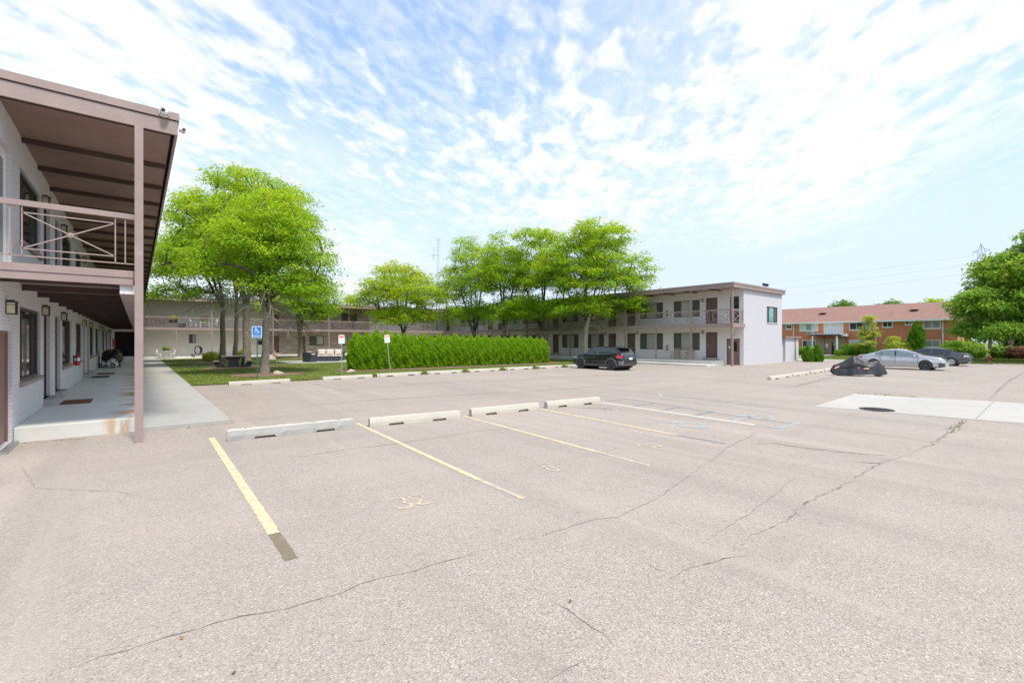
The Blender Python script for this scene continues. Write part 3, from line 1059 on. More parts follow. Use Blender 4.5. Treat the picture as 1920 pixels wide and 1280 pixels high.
def mound(name, cx, cy, rx, ry, h, mat, z=0.03, seed=0):
    rr = random.Random(seed)
    mb = MB()
    n = 20
    vs = [(cx, cy, z + h)]
    for ring, q in ((0.6, 0.8), (1.0, 0.0)):
        for k in range(n):
            a = 2 * PI * k / n
            w = ring * (1 + 0.14 * math.sin(3 * a + seed) + rr.uniform(-.05, .05))
            vs.append((cx + rx * w * math.cos(a), cy + ry * w * math.sin(a), z + h * q))
    fs = [(0, 1 + k, 1 + (k + 1) % n) for k in range(n)]
    fs += [(1 + k, 1 + n + k, 1 + n + (k + 1) % n, 1 + (k + 1) % n) for k in range(n)]
    mb.add(vs, fs, 0, True)
    return struct(mb.build(name, mat))


mound('mulch_bed', 5.5, 27.7, 1.9, 1.5, 0.07, M_MULCH, seed=1)
mound('mulch_bed', 5.4, 36.1, 2.4, 1.7, 0.07, M_MULCH, seed=2)
mound('mulch_bed', 5.3, 45.8, 2.2, 3.0, 0.06, M_MULCH, seed=3)
mound('mulch_bed', 12.9, 50.2, 2.0, 1.4, 0.10, M_MULCH, seed=4)
mound('mulch_bed', 31.3, 28.0, 1.2, 1.2, 0.06, M_MULCH, seed=5)
mb = MB()
mb.add([(x, y, gz(x) + 0.05) for x, y in ((9.4, 27.3), (14, 26.55), (20, 26.75), (27.4, 26.6), (27.8, 29.4), (18, 29.6), (9.6, 29.6))], [tuple(range(7))])
struct(mb.build('hedge_bed', M_MULCH))

# concrete crossing strip with manhole
sheet('concrete_strip', [(15.72, 1.57), (20.84, 1.67), (20.05, 5.05), (15.19, 4.81)], M_STRIP, 0.006)
sheet('concrete_strip', [(20.0, -20.0), (26.2, -20.0), (20.85, 1.645), (15.725, 1.545)], M_STRIP, 0.006)
M_IRON = pm('cast_iron', (0.055, 0.052, 0.055), 0.95, var=.4, vs=14, spec=0.1, bs=.5, bscale=60)
mh = thing('manhole_cover', (15.85, 3.5, gz(15.85) + 0.006), 'round dark iron manhole cover set in the pale concrete strip', 'manhole')
mb = MB()
mb.lathe([(0.0, 0.008), (0.30, 0.008), (0.31, 0.0)], 28)
mb.build('lid', M_IRON, mh)
mb = MB()
mb.lathe([(0.325, 0.0), (0.33, 0.012), (0.39, 0.012), (0.40, 0.0)], 28)
mb.build('rim', M_IRON, mh)


# ------------------------------------------------------------------ lot markings (parts of the lot)
def ribbon(pts, w, dz, mb, mat=0, jag=0.0, seed=0, taper=False):
    rr = random.Random(seed)
    P2 = [Vector((p[0], p[1], 0)) for p in pts]
    if jag:
        Q = []
        for i in range(len(P2) - 1):
            L = (P2[i + 1] - P2[i]).length
            n = max(1, int(L / 0.09))
            for k in range(n):
                q = P2[i].lerp(P2[i + 1], k / n)
                Q.append(q + Vector((rr.uniform(-jag, jag), rr.uniform(-jag, jag), 0)))
        Q.append(P2[-1])
        P2 = Q
    vs = []
    n = len(P2)
    for i, p in enumerate(P2):
        d = (P2[min(i + 1, n - 1)] - P2[max(i - 1, 0)])
        d = d.normalized() if d.length > 1e-6 else Vector((1, 0, 0))
        s = Vector((-d.y, d.x, 0)) * (w / 2)
        if jag:
            s *= rr.uniform(0.35, 1.5)
        if taper:
            t = i / max(1, n - 1)
            s *= max(0.15, min(1, 4 * t, 4 * (1 - t)))
        for q in (p - s, p + s):
            vs.append((q.x, q.y, gz(q.x) + dz))
    mb.add(vs, [(2 * i, 2 * i + 2, 2 * i + 3, 2 * i + 1) for i in range(n - 1)], mat)


def worn_ribbon(pts, w, dz, mb, seed):
    rr = random.Random(seed)
    P2 = [Vector((p[0], p[1], 0)) for p in pts]
    Q = []
    for a, b in zip(P2[:-1], P2[1:]):
        n = max(1, int((b - a).length / 0.035))
        Q += [a.lerp(b, k / n) for k in range(n)]
    Q.append(P2[-1])
    n = len(Q)
    vs = []
    for i, p in enumerate(Q):
        d = (Q[min(i + 1, n - 1)] - Q[max(i - 1, 0)]).normalized()
        s = Vector((-d.y, d.x, 0))
        for sg in (-1, 1):
            q = p + s * sg * (w / 2) * (1 + rr.uniform(-.13, .10))
            vs.append((q.x, q.y, gz(q.x) + dz))
    mb.add(vs, [(2 * i, 2 * i + 2, 2 * i + 3, 2 * i + 1) for i in range(n - 1)])


def mark(name, strokes, w, mat, dz=0.004):
    mb = MB()
    for i, s in enumerate(strokes):
        worn_ribbon(s, w, dz + 0.0004 * i, mb, i + int(abs(s[0][0]) * 100))
    return mb.build(name, mat, lot)


mark('painted_line', [[(1.12, 10.62), (1.045, 4.98)]], 0.108, M_PYEL)
mark('worn_line', [[(1.045, 4.97), (1.04, 4.30)]], 0.105, M_WORN)
mark('painted_line', [[(3.90, 10.42), (3.62, 5.15)]], 0.085, M_PYEL)
mark('worn_line', [[(3.62, 5.14), (3.60, 4.2)]], 0.085, M_PYELF)
mark('painted_line', [[(6.37, 9.78), (6.10, 5.2)]], 0.085, M_PYEL)
mark('worn_line', [[(6.10, 5.19), (6.04, 4.1)]], 0.08, M_PYELF)
mark('painted_line', [[(8.68, 9.4), (8.43, 5.1)]], 0.085, M_PYEL)
mark('worn_line', [[(8.43, 5.09), (8.42, 4.1)]], 0.06, M_PDARK)
mark('painted_line', [[(11.07, 9.25), (10.84, 4.6)]], 0.10, M_PWHITE)
mark('painted_line', [[(11.4, 9.3), (12.35, 9.2), (11.9, 6.1)]], 0.07, M_PDARK)
for y in (8.1, 7.15, 6.15):
    mark('painted_line', [[(11.0 + .06 * (y - 6), y), (11.97 + .05 * (y - 6), y + 0.02)]], 0.085, M_PDARK)
mark('painted_line', [[(10.84, 4.55), (10.86, 4.08), (11.95, 4.06)], [(10.9, 5.12), (11.7, 5.15)], [(11.9, 6.1), (11.75, 4.1)]], 0.10, M_PBLUE)
mark('painted_line', [[(13.7, 9.9), (13.35, 7.6), (13.0, 4.9)], [(14.6, 9.5), (13.62, 8.8)], [(13.3, 7.5), (14.2, 7.4)], [(13.1, 6.5), (14.2, 6.5)], [(13.0, 5.4), (13.9, 5.45)], [(14.5, 9.4), (14.15, 5.5)]], 0.075, M_PBLUEL)
# bays along the lawn
for i, (x0, y0, x1, y1) in enumerate(((6.15, 22.3, 6.3, 18.8), (9.42, 22.5, 9.6, 18.7), (12.37, 22.6, 12.5, 18.7), (15.1, 22.7, 15.2, 18.7), (17.95, 22.8, 18.0, 18.7), (20.75, 22.8, 20.8, 18.7))):
    mark('painted_line', [[(x0, y0), (x1, y1)]], 0.09, M_PBLUEL if i == 0 else M_PYELF)
# faint bays in front of the covered motorcycle
for x in (26.8, 29.9, 33.0):
    mark('painted_line', [[(x, 9.3), (x - 0.1, 4.9)]], 0.09, M_PBLUEL if x < 29 else M_PWHITE)


def text_mesh(name, body, size, mat, loc, rot, parent, extrude=0.001, align='LEFT', scale=(1, 1, 1)):
    cu = bpy.data.curves.new(name, 'FONT')
    cu.body = body
    cu.size = size
    cu.extrude = extrude
    cu.align_x = align
    cu.align_y = 'CENTER'
    tmp = bpy.data.objects.new(name + '_tmp', cu)
    COL.objects.link(tmp)
    dg = bpy.context.evaluated_depsgraph_get()
    me = bpy.data.meshes.new_from_object(tmp.evaluated_get(dg))
    bpy.data.objects.remove(tmp)
    bpy.data.curves.remove(cu)
    me.materials.clear()
    me.materials.append(mat)
    o = bpy.data.objects.new(name, me)
    COL.objects.link(o)
    o.location = loc
    o.rotation_euler = rot
    o.scale = scale
    o.parent = parent
    return o


def stencil(cx, cy, ang, s, digits, mat, w=0.045):
    """bay numbers stencilled on the asphalt in separate brushed strokes"""
    shapes = {
        '3': [[(-.3, .42), (-.1, .5), (.15, .5), (.28, .36), (.25, .12), (.05, .03)], [(.1, -.02), (.28, -.12), (.3, -.36), (.12, -.5), (-.12, -.5), (-.32, -.40)]],
        '2': [[(-.3, .3), (-.2, .46), (.1, .5), (.28, .36), (.24, .12)], [(.18, .05), (-.1, -.2), (-.3, -.46)], [(-.24, -.5), (.34, -.5)]],
        '0': [[(-.26, .25), (-.12, .48), (.12, .48), (.27, .25), (.28, -.25), (.12, -.48), (-.12, -.48), (-.27, -.25), (-.26, .18)]],
        '1': [[(-.1, .35), (.05, .5), (.05, -.5)]],
        '8': [[(0, .02), (-.24, .2), (-.2, .45), (0, .5), (.2, .45), (.24, .2), (0, .02), (-.28, -.2), (-.2, -.46), (0, -.5), (.2, -.46), (.28, -.2), (.03, 0)]],
    }
    st = []
    adv = 0.62 * s
    for i, ch in enumerate(digits):
        ox = (i - (len(digits) - 1) / 2) * adv
        for k in shapes[ch]:
            st.append([(cx + math.cos(ang) * (ox + u * s * 0.75) - math.sin(ang) * v * s, cy + math.sin(ang) * (ox + u * s * 0.75) + math.cos(ang) * v * s) for u, v in k])
    mark('painted_number', st, w, mat)


stencil(2.50, 4.97, R(-6), 0.36, '32', M_PYELF, 0.040)
stencil(4.77, 4.94, R(-6), 0.30, '0', M_PYELF, 0.05)
stencil(7.2, 4.88, R(-6), 0.32, '30', M_PYELF, 0.05)


def wheelchair(cx, cy, ang, s, mat, w):
    pts = [[(-.06, .5), (-.05, .3), (-.02, .12), (.2, .12), (.33, -.3), (.45, -.25)], [(-.05, .28), (.18, .28)]]
    arc = [(-.02 + .27 * math.cos(a), -.18 + .27 * math.sin(a)) for a in [R(110 + 12 * k) for k in range(21)]]
    st = [[(cx + math.cos(ang) * u * s - math.sin(ang) * v * s, cy + math.sin(ang) * u * s + math.cos(ang) * v * s) for u, v in k] for k in pts + [arc]]
    mark('wheelchair_symbol', st, w, mat)


wheelchair(9.66, 5.62, R(0), 1.0, M_PBLUE, 0.10)
wheelchair(12.0, 5.1, R(0), 0.95, M_PBLUEL, 0.10)
wheelchair(4.1, 20.2, R(0), 1.1, M_PBLUEL, 0.12)

# cracks: thin ribbons that belong to the lot's surface
cr = MB()
CR = [
    ([(15.22, 1.71), (13.05, 1.67), (11.31, 1.7), (10.1, 1.78)], 0.040, 0, 0.03),
    ([(10.1, 1.78), (9.1, 1.92), (8.23, 1.95), (7.28, 1.95), (6.58, 1.98), (5.86, 2.0), (5.33, 1.95), (4.98, 1.99), (4.66, 2.0), (4.41, 1.97), (4.18, 1.97)], 0.020, 0, 0.024),
    ([(4.19, 1.83), (3.97, 1.94), (3.79, 1.98), (3.59, 2.06), (3.29, 2.05)], 0.012, 0, 0.012),
    ([(-0.47, 3.67), (-0.35, 3.68), (-0.26, 3.67), (-0.17, 3.7), (-0.06, 3.67), (0.14, 3.68), (0.31, 3.65), (0.4, 3.66), (0.55, 3.64), (0.67, 3.58), (0.83, 3.53), (1.01, 3.52), (1.19, 3.5), (1.35, 3.53), (1.53, 3.51), (1.78, 3.44), (1.99, 3.45), (2.28, 3.4), (2.58, 3.4)], 0.009, 0, 0.008),
    ([(2.58, 3.4), (2.73, 3.35), (3.02, 3.3), (3.36, 3.27), (3.78, 3.25), (4.02, 3.12), (4.26, 3.16), (4.83, 3.19), (5.76, 3.39), (6.7, 3.59)], 0.009, 0, 0.012),
    ([(2.34, 2.41), (2.37, 2.28), (2.35, 2.14), (2.33, 2.02), (2.34, 1.96), (2.34, 1.92), (2.3, 1.81)], 0.009, 0, 0.008),
    ([(3.37, 2.36), (3.36, 2.19), (3.38, 2.13)], 0.008, 0, 0.008),
    ([(1.59, 8.51), (2.07, 7.99), (2.97, 8.04), (3.56, 7.91), (4.03, 7.91), (4.78, 7.9), (5.38, 7.96), (6.15, 7.76), (6.81, 7.75), (7.58, 7.79)], 0.018, 1, 0.02),
    ([(4.13, 2.22), (4.63, 2.25), (5.33, 2.29), (6.04, 2.35), (6.74, 2.45), (7.22, 2.46)], 0.014, 1, 0.014),
    ([(8.73, 3.82), (9.2, 3.52), (9.19, 3.05), (9.31, 2.66), (9.48, 2.28), (9.66, 1.97), (9.86, 1.77)], 0.03, 0, 0.03),
    ([(8.74, 2.2), (8.93, 1.97), (9.1, 1.92)], 0.03, 0, 0.02),
    ([(42.29, 2.06), (32.9, 2.06), (26.92, 1.94), (21.29, 1.79)], 0.05, 1, 0.05),
    ([(20.82, 7.34), (23.74, 7.7), (28.68, 8.1)], 0.07, 0, 0.05),
    ([(8.84, 0.77), (8.79, 0.59), (8.77, 0.43)], 0.008, 1, 0.006),
    ([(1.76, 1.86), (1.92, 1.87), (2.09, 1.84)], 0.008, 1, 0.008),
    ([(9.75, 8.88), (10.01, 8.51), (10.14, 8.12), (10.02, 7.95)], 0.10, 0, 0.05),
    ([(6.3, 19.5), (12.0, 17.2), (18.0, 16.6), (26.0, 15.5)], 0.05, 1, 0.05),
    ([(2.2, 13.9), (6.0, 14.2), (11.0, 13.0), (17.0, 12.4)], 0.04, 1, 0.04),
    ([(6.7, 3.59), (8.2, 3.95), (10.2, 4.2)], 0.015, 1, 0.02),
    ([(-1.4, 10.2), (-1.0, 8.4), (-0.2, 7.6), (0.2, 6.9)], 0.008, 1, 0.012),
]
for i, (p, w, m, j) in enumerate(CR):
    ribbon(p, w, 0.003 + 0.0002 * i, cr, m, j, i + 3, True)
cr.build('crack', [M_CRACK, M_CRACKF], lot)

# weeds that root in the big crack
def weeds(name, pts, n, spread, hgt, seed, mat=M_BLADE):
    rg = np.random.default_rng(seed)
    P_ = np.array(pts, float)
    t = rg.random(n) * (len(P_) - 1)
    i = np.minimum(t.astype(int), len(P_) - 2)
    q = P_[i] + (P_[i + 1] - P_[i]) * (t - i)[:, None]
    q = q + rg.normal(size=(n, 2)) * spread
    hh = hgt * rg.uniform(.4, 1.3, n)
    C = np.stack([q[:, 0], q[:, 1], -0.002 * q[:, 0] + hh * 0.45], 1)
    A = np.stack([rg.normal(size=n) * .4, rg.normal(size=n) * .4, np.ones(n)], 1) * (hh * .5)[:, None]
    B = unit(rg.normal(size=(n, 3)) * np.array([1, 1, .1])) * 0.012
    o = leaf_mesh(name, C, A, B, mat, None, rg.random(n))
    return struct(o, 'stuff')


weeds('weeds', [(13.0, 1.67), (15.4, 1.7)], 130, 0.05, 0.022, 3)
weeds('weeds', [(20.1, 5.0), (20.4, 3.4)], 120, 0.05, 0.05, 4)


# lawn blades
def blades(name, x0, y0, x1, y1, n, hgt, seed, holes=(), w=0.012):
    rg = np.random.default_rng(seed)
    x = rg.uniform(x0, x1, n)
    y = rg.uniform(y0, y1, n)
    k = np.ones(n, bool)
    for (a, b, c, d) in holes:
        k &= ~((x > a) & (x < c) & (y > b) & (y < d))
    x, y = x[k], y[k]
    n = len(x)
    hh = hgt * rg.uniform(.5, 1.4, n)
    C = np.stack([x, y, -0.002 * x + 0.03 + hh * .4], 1)
    A = np.stack([rg.normal(size=n) * .35, rg.normal(size=n) * .35, np.ones(n)], 1) * (hh * .5)[:, None]
    B = unit(rg.normal(size=(n, 3)) * np.array([1, 1, .1])) * w
    return struct(leaf_mesh(name, C, A, B, M_BLADE, None, rg.random(n) * 0.8), 'stuff')


blades('grass', 1.7, 23.15, 32.6, 38.9, 42000, 0.055, 1, [(9.3, 26.5, 28, 29.7), (3.9, 26.4, 7.2, 28.9), (3.4, 34.7, 7.4, 37.5)], 0.018)
blades('grass', 1.7, 39.6, 32.6, 55.9, 22000, 0.06, 2, [(9.3, 39.1, 16.5, 43.9)], 0.02)
blades('grass', 55.2, -6, 73.5, 24, 26000, 0.09, 5, [(56.9, -30, 58, 4.3), (57.8, 19.8, 73.5, 21.7)], 0.04)
for a, b in ((5.35, 6.8), (9.28, 9.6), (12.2, 12.5), (14.95, 15.3), (17.75, 18.1), (20.55, 20.9), (23.35, 23.6)):
    weeds('grass', [(a, 22.95), (b, 22.95)], 420, 0.10, 0.15, int(a * 10))
# dry leaves blown against the walk and the wall
def litter(name, pts, n, spread, seed, mats):
    rg = np.random.default_rng(seed)
    P_ = np.array(pts, float)
    t = rg.random(n) * (len(P_) - 1)
    i = np.minimum(t.astype(int), len(P_) - 2)
    q = P_[i] + (P_[i + 1] - P_[i]) * (t - i)[:, None] + rg.normal(size=(n, 3)) * np.array([spread, spread, 0])
    a = rg.random(n) * 2 * PI
    s = rg.uniform(.009, .024, n)
    A = np.stack([np.cos(a), np.sin(a), rg.normal(size=n) * .3], 1) * s[:, None]
    B = np.stack([-np.sin(a), np.cos(a), rg.normal(size=n) * .3], 1) * (s * .5)[:, None]
    return struct(leaf_mesh(name, q + np.array([0, 0, 0.012]), A, B, mats, None, rg.random(n)), 'stuff')


M_LITTER = leaf_mat('dry_leaf', (0.18, 0.10, 0.05), (0.30, 0.17, 0.08), (0.42, 0.26, 0.12), 0.1)
litter('dry_leaves', [(-1.6, 12.22, 0), (-1.2, 12.15, 0), (-0.8, 12.1, 0)], 70, 0.05, 1, M_LITTER)
litter('dry_leaves', [(0.3, 12.2, 0), (1.7, 12.15, 0), (1.78, 14.5, 0), (1.8, 18, 0), (1.8, 22.5, 0)], 170, 0.06, 2, M_LITTER)
litter('dry_leaves', [(0.5, 14.2, .09), (0.75, 14.3, .09), (1.1, 17.5, .09)], 22, 0.08, 3, M_LITTER)
litter('dry_leaves', [(-1, 6, 0), (2, 3, 0), (5, 3.4, -.01), (8, 1.2, -.01), (9, 6, -.02)], 22, 1.1, 4, M_LITTER)
litter('dry_leaves', [(2.2, 21.0, 0), (6, 20.4, -.01), (14, 20, -.02), (24, 19, -.04)], 70, 1.2, 5, M_LITTER)


# ================================================================== APARTMENT WINGS
Z2 = 3.17          # upper deck
ZS = 5.87          # roof soffit
ROOFTOP = 6.26


def lantern(parent, P, u, z):
    m = MB()
    w, hh, d = 0.078, 0.19, 0.13
    pbox(m, P, u - w, u + w, z + hh, z + hh + 0.02, -d - 0.015, 0)
    pbox(m, P, u - w + .03, u + w - .03, z + hh + .02, z + hh + 0.05, -d + .03, -0.02)
    pbox(m, P, u - w, u + w, z - 0.015, z, -d, 0)
    for a in (u - w, u - 0.007, u + w - 0.014):
        pbox(m, P, a, a + 0.014, z, z + hh, -d, -d + 0.014)
    for a in (u - w, u + w - 0.014):
        pbox(m, P, a, a + 0.014, z, z + hh, -0.014, 0)
        pbox(m, P, a, a + 0.014, z + hh * .78, z + hh * .82, -d + .014, -0.014)
    pbox(m, P, u - w + .014, u + w - .014, z + hh * .78, z + hh * .82, -d, -d + .01)
    o = m.build('lantern', M_BLACK, parent)
    g = MB()
    pbox(g, P, u - w + 0.008, u + w - 0.008, z + 0.001, z + hh - 0.001, -d + 0.012, -0.004)
    g.build('lamp_glass', M_CREAM, o)


def repeat_part(proto, n, step):
    for k in range(1, n):
        c = proto.copy()
        COL.objects.link(c)
        c.parent = proto.parent
        c.location = Vector(proto.location) + Vector(step) * k


# ---------------------------------------------------------------- left wing
LW = thing('apartment_building', (0, 0, 0), 'white brick two-storey motel-style wing seen along its covered porch and balcony', 'building', 'wings of the courtyard apartment block')
XW = -1.77
PL = lambda u, z, d: (XW - d, 11.15 + u, z)
hol, wins, doors, lamps = [], [], [], [(11.8, 2.36), (15.72, 2.50)]
Y0 = 11.15
hol.append((11.22 - Y0, 12.28 - Y0, 0.06, 2.06))
hol.append((11.22 - Y0, 12.22 - Y0, 3.20, 5.28))
for k in range(4):
    o = 10.55 * k
    for a, b in ((13.0, 15.45), (19.55, 22.1)):
        if a + o < 56:
            wins.append((a + o - Y0, b + o - Y0, 1.07, 2.56))
            wins.append((a + o - Y0, b + o - Y0, 3.86, 5.28))
    for a, b in ((15.96, 17.03), (18.0, 19.07)):
        if a + o < 56:
            doors.append((a + o - Y0, b + o - Y0, 0.44, 2.58))
            doors.append((a + o - Y0, b + o - Y0, 3.20, 5.30))
    lamps += [(15.72 + o, 2.50), (19.31 + o, 2.50), (15.72 + o, 5.14), (19.31 + o, 5.14)]
hol += wins + doors
m = MB()
wall_panel(m, PL, 59.3 - Y0, -0.2, ZS + 0.1, hol, 0.11)
# reveals need a back so that the rooms stay dark; end and rear of the building
m.box((-9.2, Y0, -0.2), (-9.0, 66, ZS + .1))
m.add([(-9.0, Y0, -.2), (XW, Y0, -.2), (XW, Y0, ZS + .1), (-9.0, Y0, ZS + .1)], [(0, 1, 2, 3)])
m.build('wall', M_WALL, LW)
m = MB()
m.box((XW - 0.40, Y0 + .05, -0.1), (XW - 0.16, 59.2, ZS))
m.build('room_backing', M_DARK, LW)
for i, h in enumerate(wins):
    window(PL, h, LW, [0.22, 0.78], [M_GLASS, M_GLASS, M_GLASS], 0.10, sill=0.09, sillmat=M_TAUPE)
for i, h in enumerate(doors):
    door(PL, h, LW, M_DOOR, 0.10)
d0 = door(PL, hol[0], LW, M_DOOR2, 0.08, frame=M_DOOR2, handle='lo', panels=False)
door(PL, hol[1], LW, M_WHITEFR, 0.09, frame=M_WHITEFR, handle='lo', glass=(0.12, 0.88, 0.1, 0.92))
# threshold of the brown door, concrete steps below the unit doors
m = MB()
m.beam((XW + 0.03, 11.2, 0.03), (XW + 0.03, 12.25, 0.03), 0.13, 0.05)
m.build('threshold', M_STEEL, LW)
for h in doors:
    if h[2] < 1:
        m = MB()
        pbox(m, PL, h[0] - 0.08, h[1] + 0.08, 0.28, 0.44, -0.16, 0.09)
        m.build('doorstep', M_CONC, LW)
for y, z in sorted(set(lamps)):
    lantern(LW, PL, y - Y0, z)
# roof: fascia in two boards with a shadow gap, soffit and rafters
XR = 0.61
m = MB()
m.box((-9.4, 10.96, 6.16), (XR + 0.0, 66.5, 6.24), 1)
for (a, b) in (((-9.4, 10.98, 5.85), (XR, 11.02, 6.105)), ((XR - .045, 11.021, 5.85), (XR, 57.0, 6.105))):
    m.box(a, b)
m.box((-9.4, 10.955, 6.125), (XR + .025, 11.0, 6.262))
m.box((XR - 0.02, 11.001, 6.125), (XR + .025, 57.0, 6.262))
m.box((-9.4, 11.0, 6.09), (XR - .03, 11.05, 6.14), 2)
m.box((XR - 0.05, 11.05, 6.09), (XR - .015, 57, 6.14), 2)
m.build('roof', [M_TAUPE, M_ROOFTOP, M_DARK], LW)
m = MB()
m.box((XW - .3, 11.06, 5.90), (XR - 0.10, 57.2, 5.95))
m.build('soffit', M_SOFFIT, LW)
m = MB()
m.box((XW, 0, 5.80), (XR - 0.11, 0.07, 5.90))
rf = m.build('rafter', M_RAFTER, LW)
rf.location = (0, 13.15, 0)
repeat_part(rf, 23, (0, 1.9, 0))
m = MB()
m.box((XW, 0, 5.86), (XR - 0.11, 0.045, 5.90))
m.build('batten', M_RAFTER, LW).location = (0, 11.10, 0)
# balcony
m = MB()
m.box((XW, 11.12, 3.0), (0.04, 57.3, Z2))
m.build('deck', M_DECKUND, LW)
m = MB()
m.box((XW - .2, 11.03, 3.045), (-0.055, 11.11, Z2 + .003))
m.box((XW - .2, 11.045, 2.91), (-0.055, 11.11, 3.04))
m.box((0.041, 11.10, 2.91), (0.085, 57.3, Z2 + .003))
m.build('edge_beam', M_TAUPE, LW)
m = MB()
m.box((-0.25, 11.115, 2.74), (0.035, 57.0, 2.93), 0)
m.build('girder', M_TAUPE, LW)
m = MB()
m.box((-0.245, 11.105, 2.745), (0.03, 11.114, 2.905))
m.build('girder_end', M_WALL, LW)
m = MB()
m.box((XW, 0, 2.88), (-0.26, 0.09, 2.999))
jt = m.build('joist', M_JOIST, LW)
jt.location = (0, 11.32, 0)
repeat_part(jt, 25, (0, 1.86, 0))
m = MB()
railing(m, (XW + .01, 11.07), (-0.03, 11.07), Z2, npan=1, top=(0.06, 0.095))
m.build('railing', M_TAUPE, LW)
yp = [11.0, 14.45, 17.85, 21.35, 24.85, 28.35, 31.85, 35.35, 38.85, 42.35, 45.85, 49.35, 52.85, 56.35]
for k in range(len(yp) - 1):
    m = MB()
    railing(m, (0.0, yp[k] + .07 if k else 11.11), (0.0, yp[k + 1] - .07), Z2, npan=2)
    m.build('railing', M_TAUPE, LW)
for k, y in enumerate(yp):
    m = MB()
    if k == 0:
        m.box((-0.036, 10.93, -0.05), (0.090, 11.028, 5.87))
    else:
        if k > 1:
            m.box((-0.04, y - .05, 0.05), (0.06, y + .05, 2.74))
        m.box((-0.04, y - .05, Z2), (0.06, y + .05, 5.90))
    m.build('post', M_TAUPE, LW)

# ---------------------------------------------------------------- right wing
RW = thing('apartment_building', (0, 0, 0), 'two-storey wing with plain white end wall and brown balcony behind the black car', 'building', 'wings of the courtyard apartment block')
XF, YE = 36.3, 16.25
PR = lambda u, z, d: (XF + d, YE + u, z)
PE = lambda u, z, d: (XF + u, YE + d, z)
wins, doors = [], []
for k in range(4):
    o = 10.13 * k
    for a, b in ((19.83, 22.23), (23.28, 25.69)):
        if b + o < 57:
            wins.append((a + o - YE, b + o - YE, 1.04, 2.50))
            wins.append((a + o - YE, b + o - YE, 3.84, 5.24))
    for a, b in ((18.33, 19.30), (26.23, 27.16)):
        if b + o < 57:
            doors.append((a + o - YE, b + o - YE, 0.46, 2.52))
            doors.append((a + o - YE, b + o - YE, 3.20, 5.33))
hu = (16.55 - YE, 17.58 - YE, -0.07, 2.0)
hs = (16.60 - YE, 17.32 - YE, 3.20, 5.30)
m = MB()
wall_panel(m, PR, 59.3 - YE, -0.25, ZS + .1, wins + doors + [hu, hs], 0.11)
m.build('wall', M_WALLB, RW)
we = (4.20, 6.32, 3.34, 4.68)
m = MB()
wall_panel(m, PE, 43.6 - XF, -0.25, ZS + .12, [we], 0.11)
m.add([(43.6, YE, -.25), (43.6, 66, -.25), (43.6, 66, ZS + .1), (43.6, YE, ZS + .1)], [(0, 1, 2, 3)])
m.box((43.62, 18.0, -0.25), (44.5, 60, 5.42))
m.build('end_wall', M_WALL_END, RW)
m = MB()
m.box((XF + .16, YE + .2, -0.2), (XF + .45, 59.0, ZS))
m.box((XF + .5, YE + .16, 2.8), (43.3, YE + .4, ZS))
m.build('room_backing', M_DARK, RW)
for i, h in enumerate(wins):
    window(PR, h, RW, [0.25, 0.74], [M_SCREEN, M_CURTAIN, M_SCREEN], 0.09)
window(PE, we, RW, [0.22, 0.74], [M_SCREEN, M_TEAL, M_SCREEN], 0.09, sill=0.08, sillmat=M_WALL_END)
for i, h in enumerate(doors):
    door(PR, h, RW, M_DOOR, 0.09, handle='hi')
    if h[2] < 1:
        m = MB()
        pbox(m, PR, h[0] - .12, h[1] + .12, 0.27, 0.46, -0.28, 0.08)
        m.build('doorstep', M_CONC, RW)
ud = door(PR, hu, RW, M_DOOR2, 0.06, frame=M_DOOR, handle='lo', panels=False, glass=(0.20, 0.55, 0.52, 0.88))
m = MB()
pbox(m, PR, hu[1] - .24, hu[1] - .16, 1.22, 1.44, 0.035, 0.06)
m.build('notice', M_LABEL, ud)
door(PR, hs, RW, M_FRAME, 0.06, frame=M_FRAME, handle='lo', panels=False, glass=(0.08, 0.92, 0.35, 0.95))
m = MB()
pbox(m, PR, hs[1] + .0, hs[1] + .13, 3.2, 5.36, -0.03, -0.002)
m.build('door_trim', M_WHITEFR, RW)
for k in range(4):
    o = 10.13 * k
    for y in (19.55 + o, 25.97 + o):
        for z in (2.42, 5.06):
            if y < 57:
                lantern(RW, PR, y - YE, z)
lantern(RW, PR, 17.05 - YE, 2.22)
XB = 34.45
m = MB()
m.box((34.25, 16.06, 6.14), (43.75, 66, 6.20), 1)
m.box((34.22, 16.04, 5.82), (43.72, 16.08, 6.05))
m.box((34.22, 16.081, 5.82), (34.26, 57.0, 6.05))
m.box((34.19, 16.01, 6.06), (43.78, 16.07, 6.20))
m.box((34.19, 16.071, 6.06), (34.25, 57.0, 6.20))
m.box((43.70, 16.07, 5.82), (43.76, 18.0, 6.2))
m.box((43.76, 17.86, 5.42), (44.62, 60, 5.70))
m.build('roof', [M_TAUPE, M_ROOFTOP], RW)
m = MB()
m.box((34.265, 16.09, 5.87), (XF + .1, 57.3, 5.93))
m.build('soffit', M_SOFFITB, RW)
m = MB()
m.box((34.27, 0, 5.79), (XF, 0.09, 5.872))
rf = m.build('rafter', M_RAFTER, RW)
rf.location = (0, 18.0, 0)
repeat_part(rf, 19, (0, 2.05, 0))
m = MB()
m.box((XB + .04, YE, 3.0), (XF, 57.3, Z2))
m.build('deck', M_SOFFITB, RW)
m = MB()
m.box((XB - .005, YE - .06, 2.88), (XB + .039, 57.3, Z2 + .003))
m.box((XB + .04, YE - .06, 2.88), (XF + .12, YE - .005, Z2 + .003))
m.box((XB - .02, YE - .075, 2.86), (XF + .13, YE - .061, 2.98))
m.build('edge_beam', M_TAUPE, RW)
yr = [16.3, 19.58, 22.8, 26.0, 29.4, 32.9, 36.3, 39.6, 42.9, 46.2, 49.5, 52.8, 56.1]
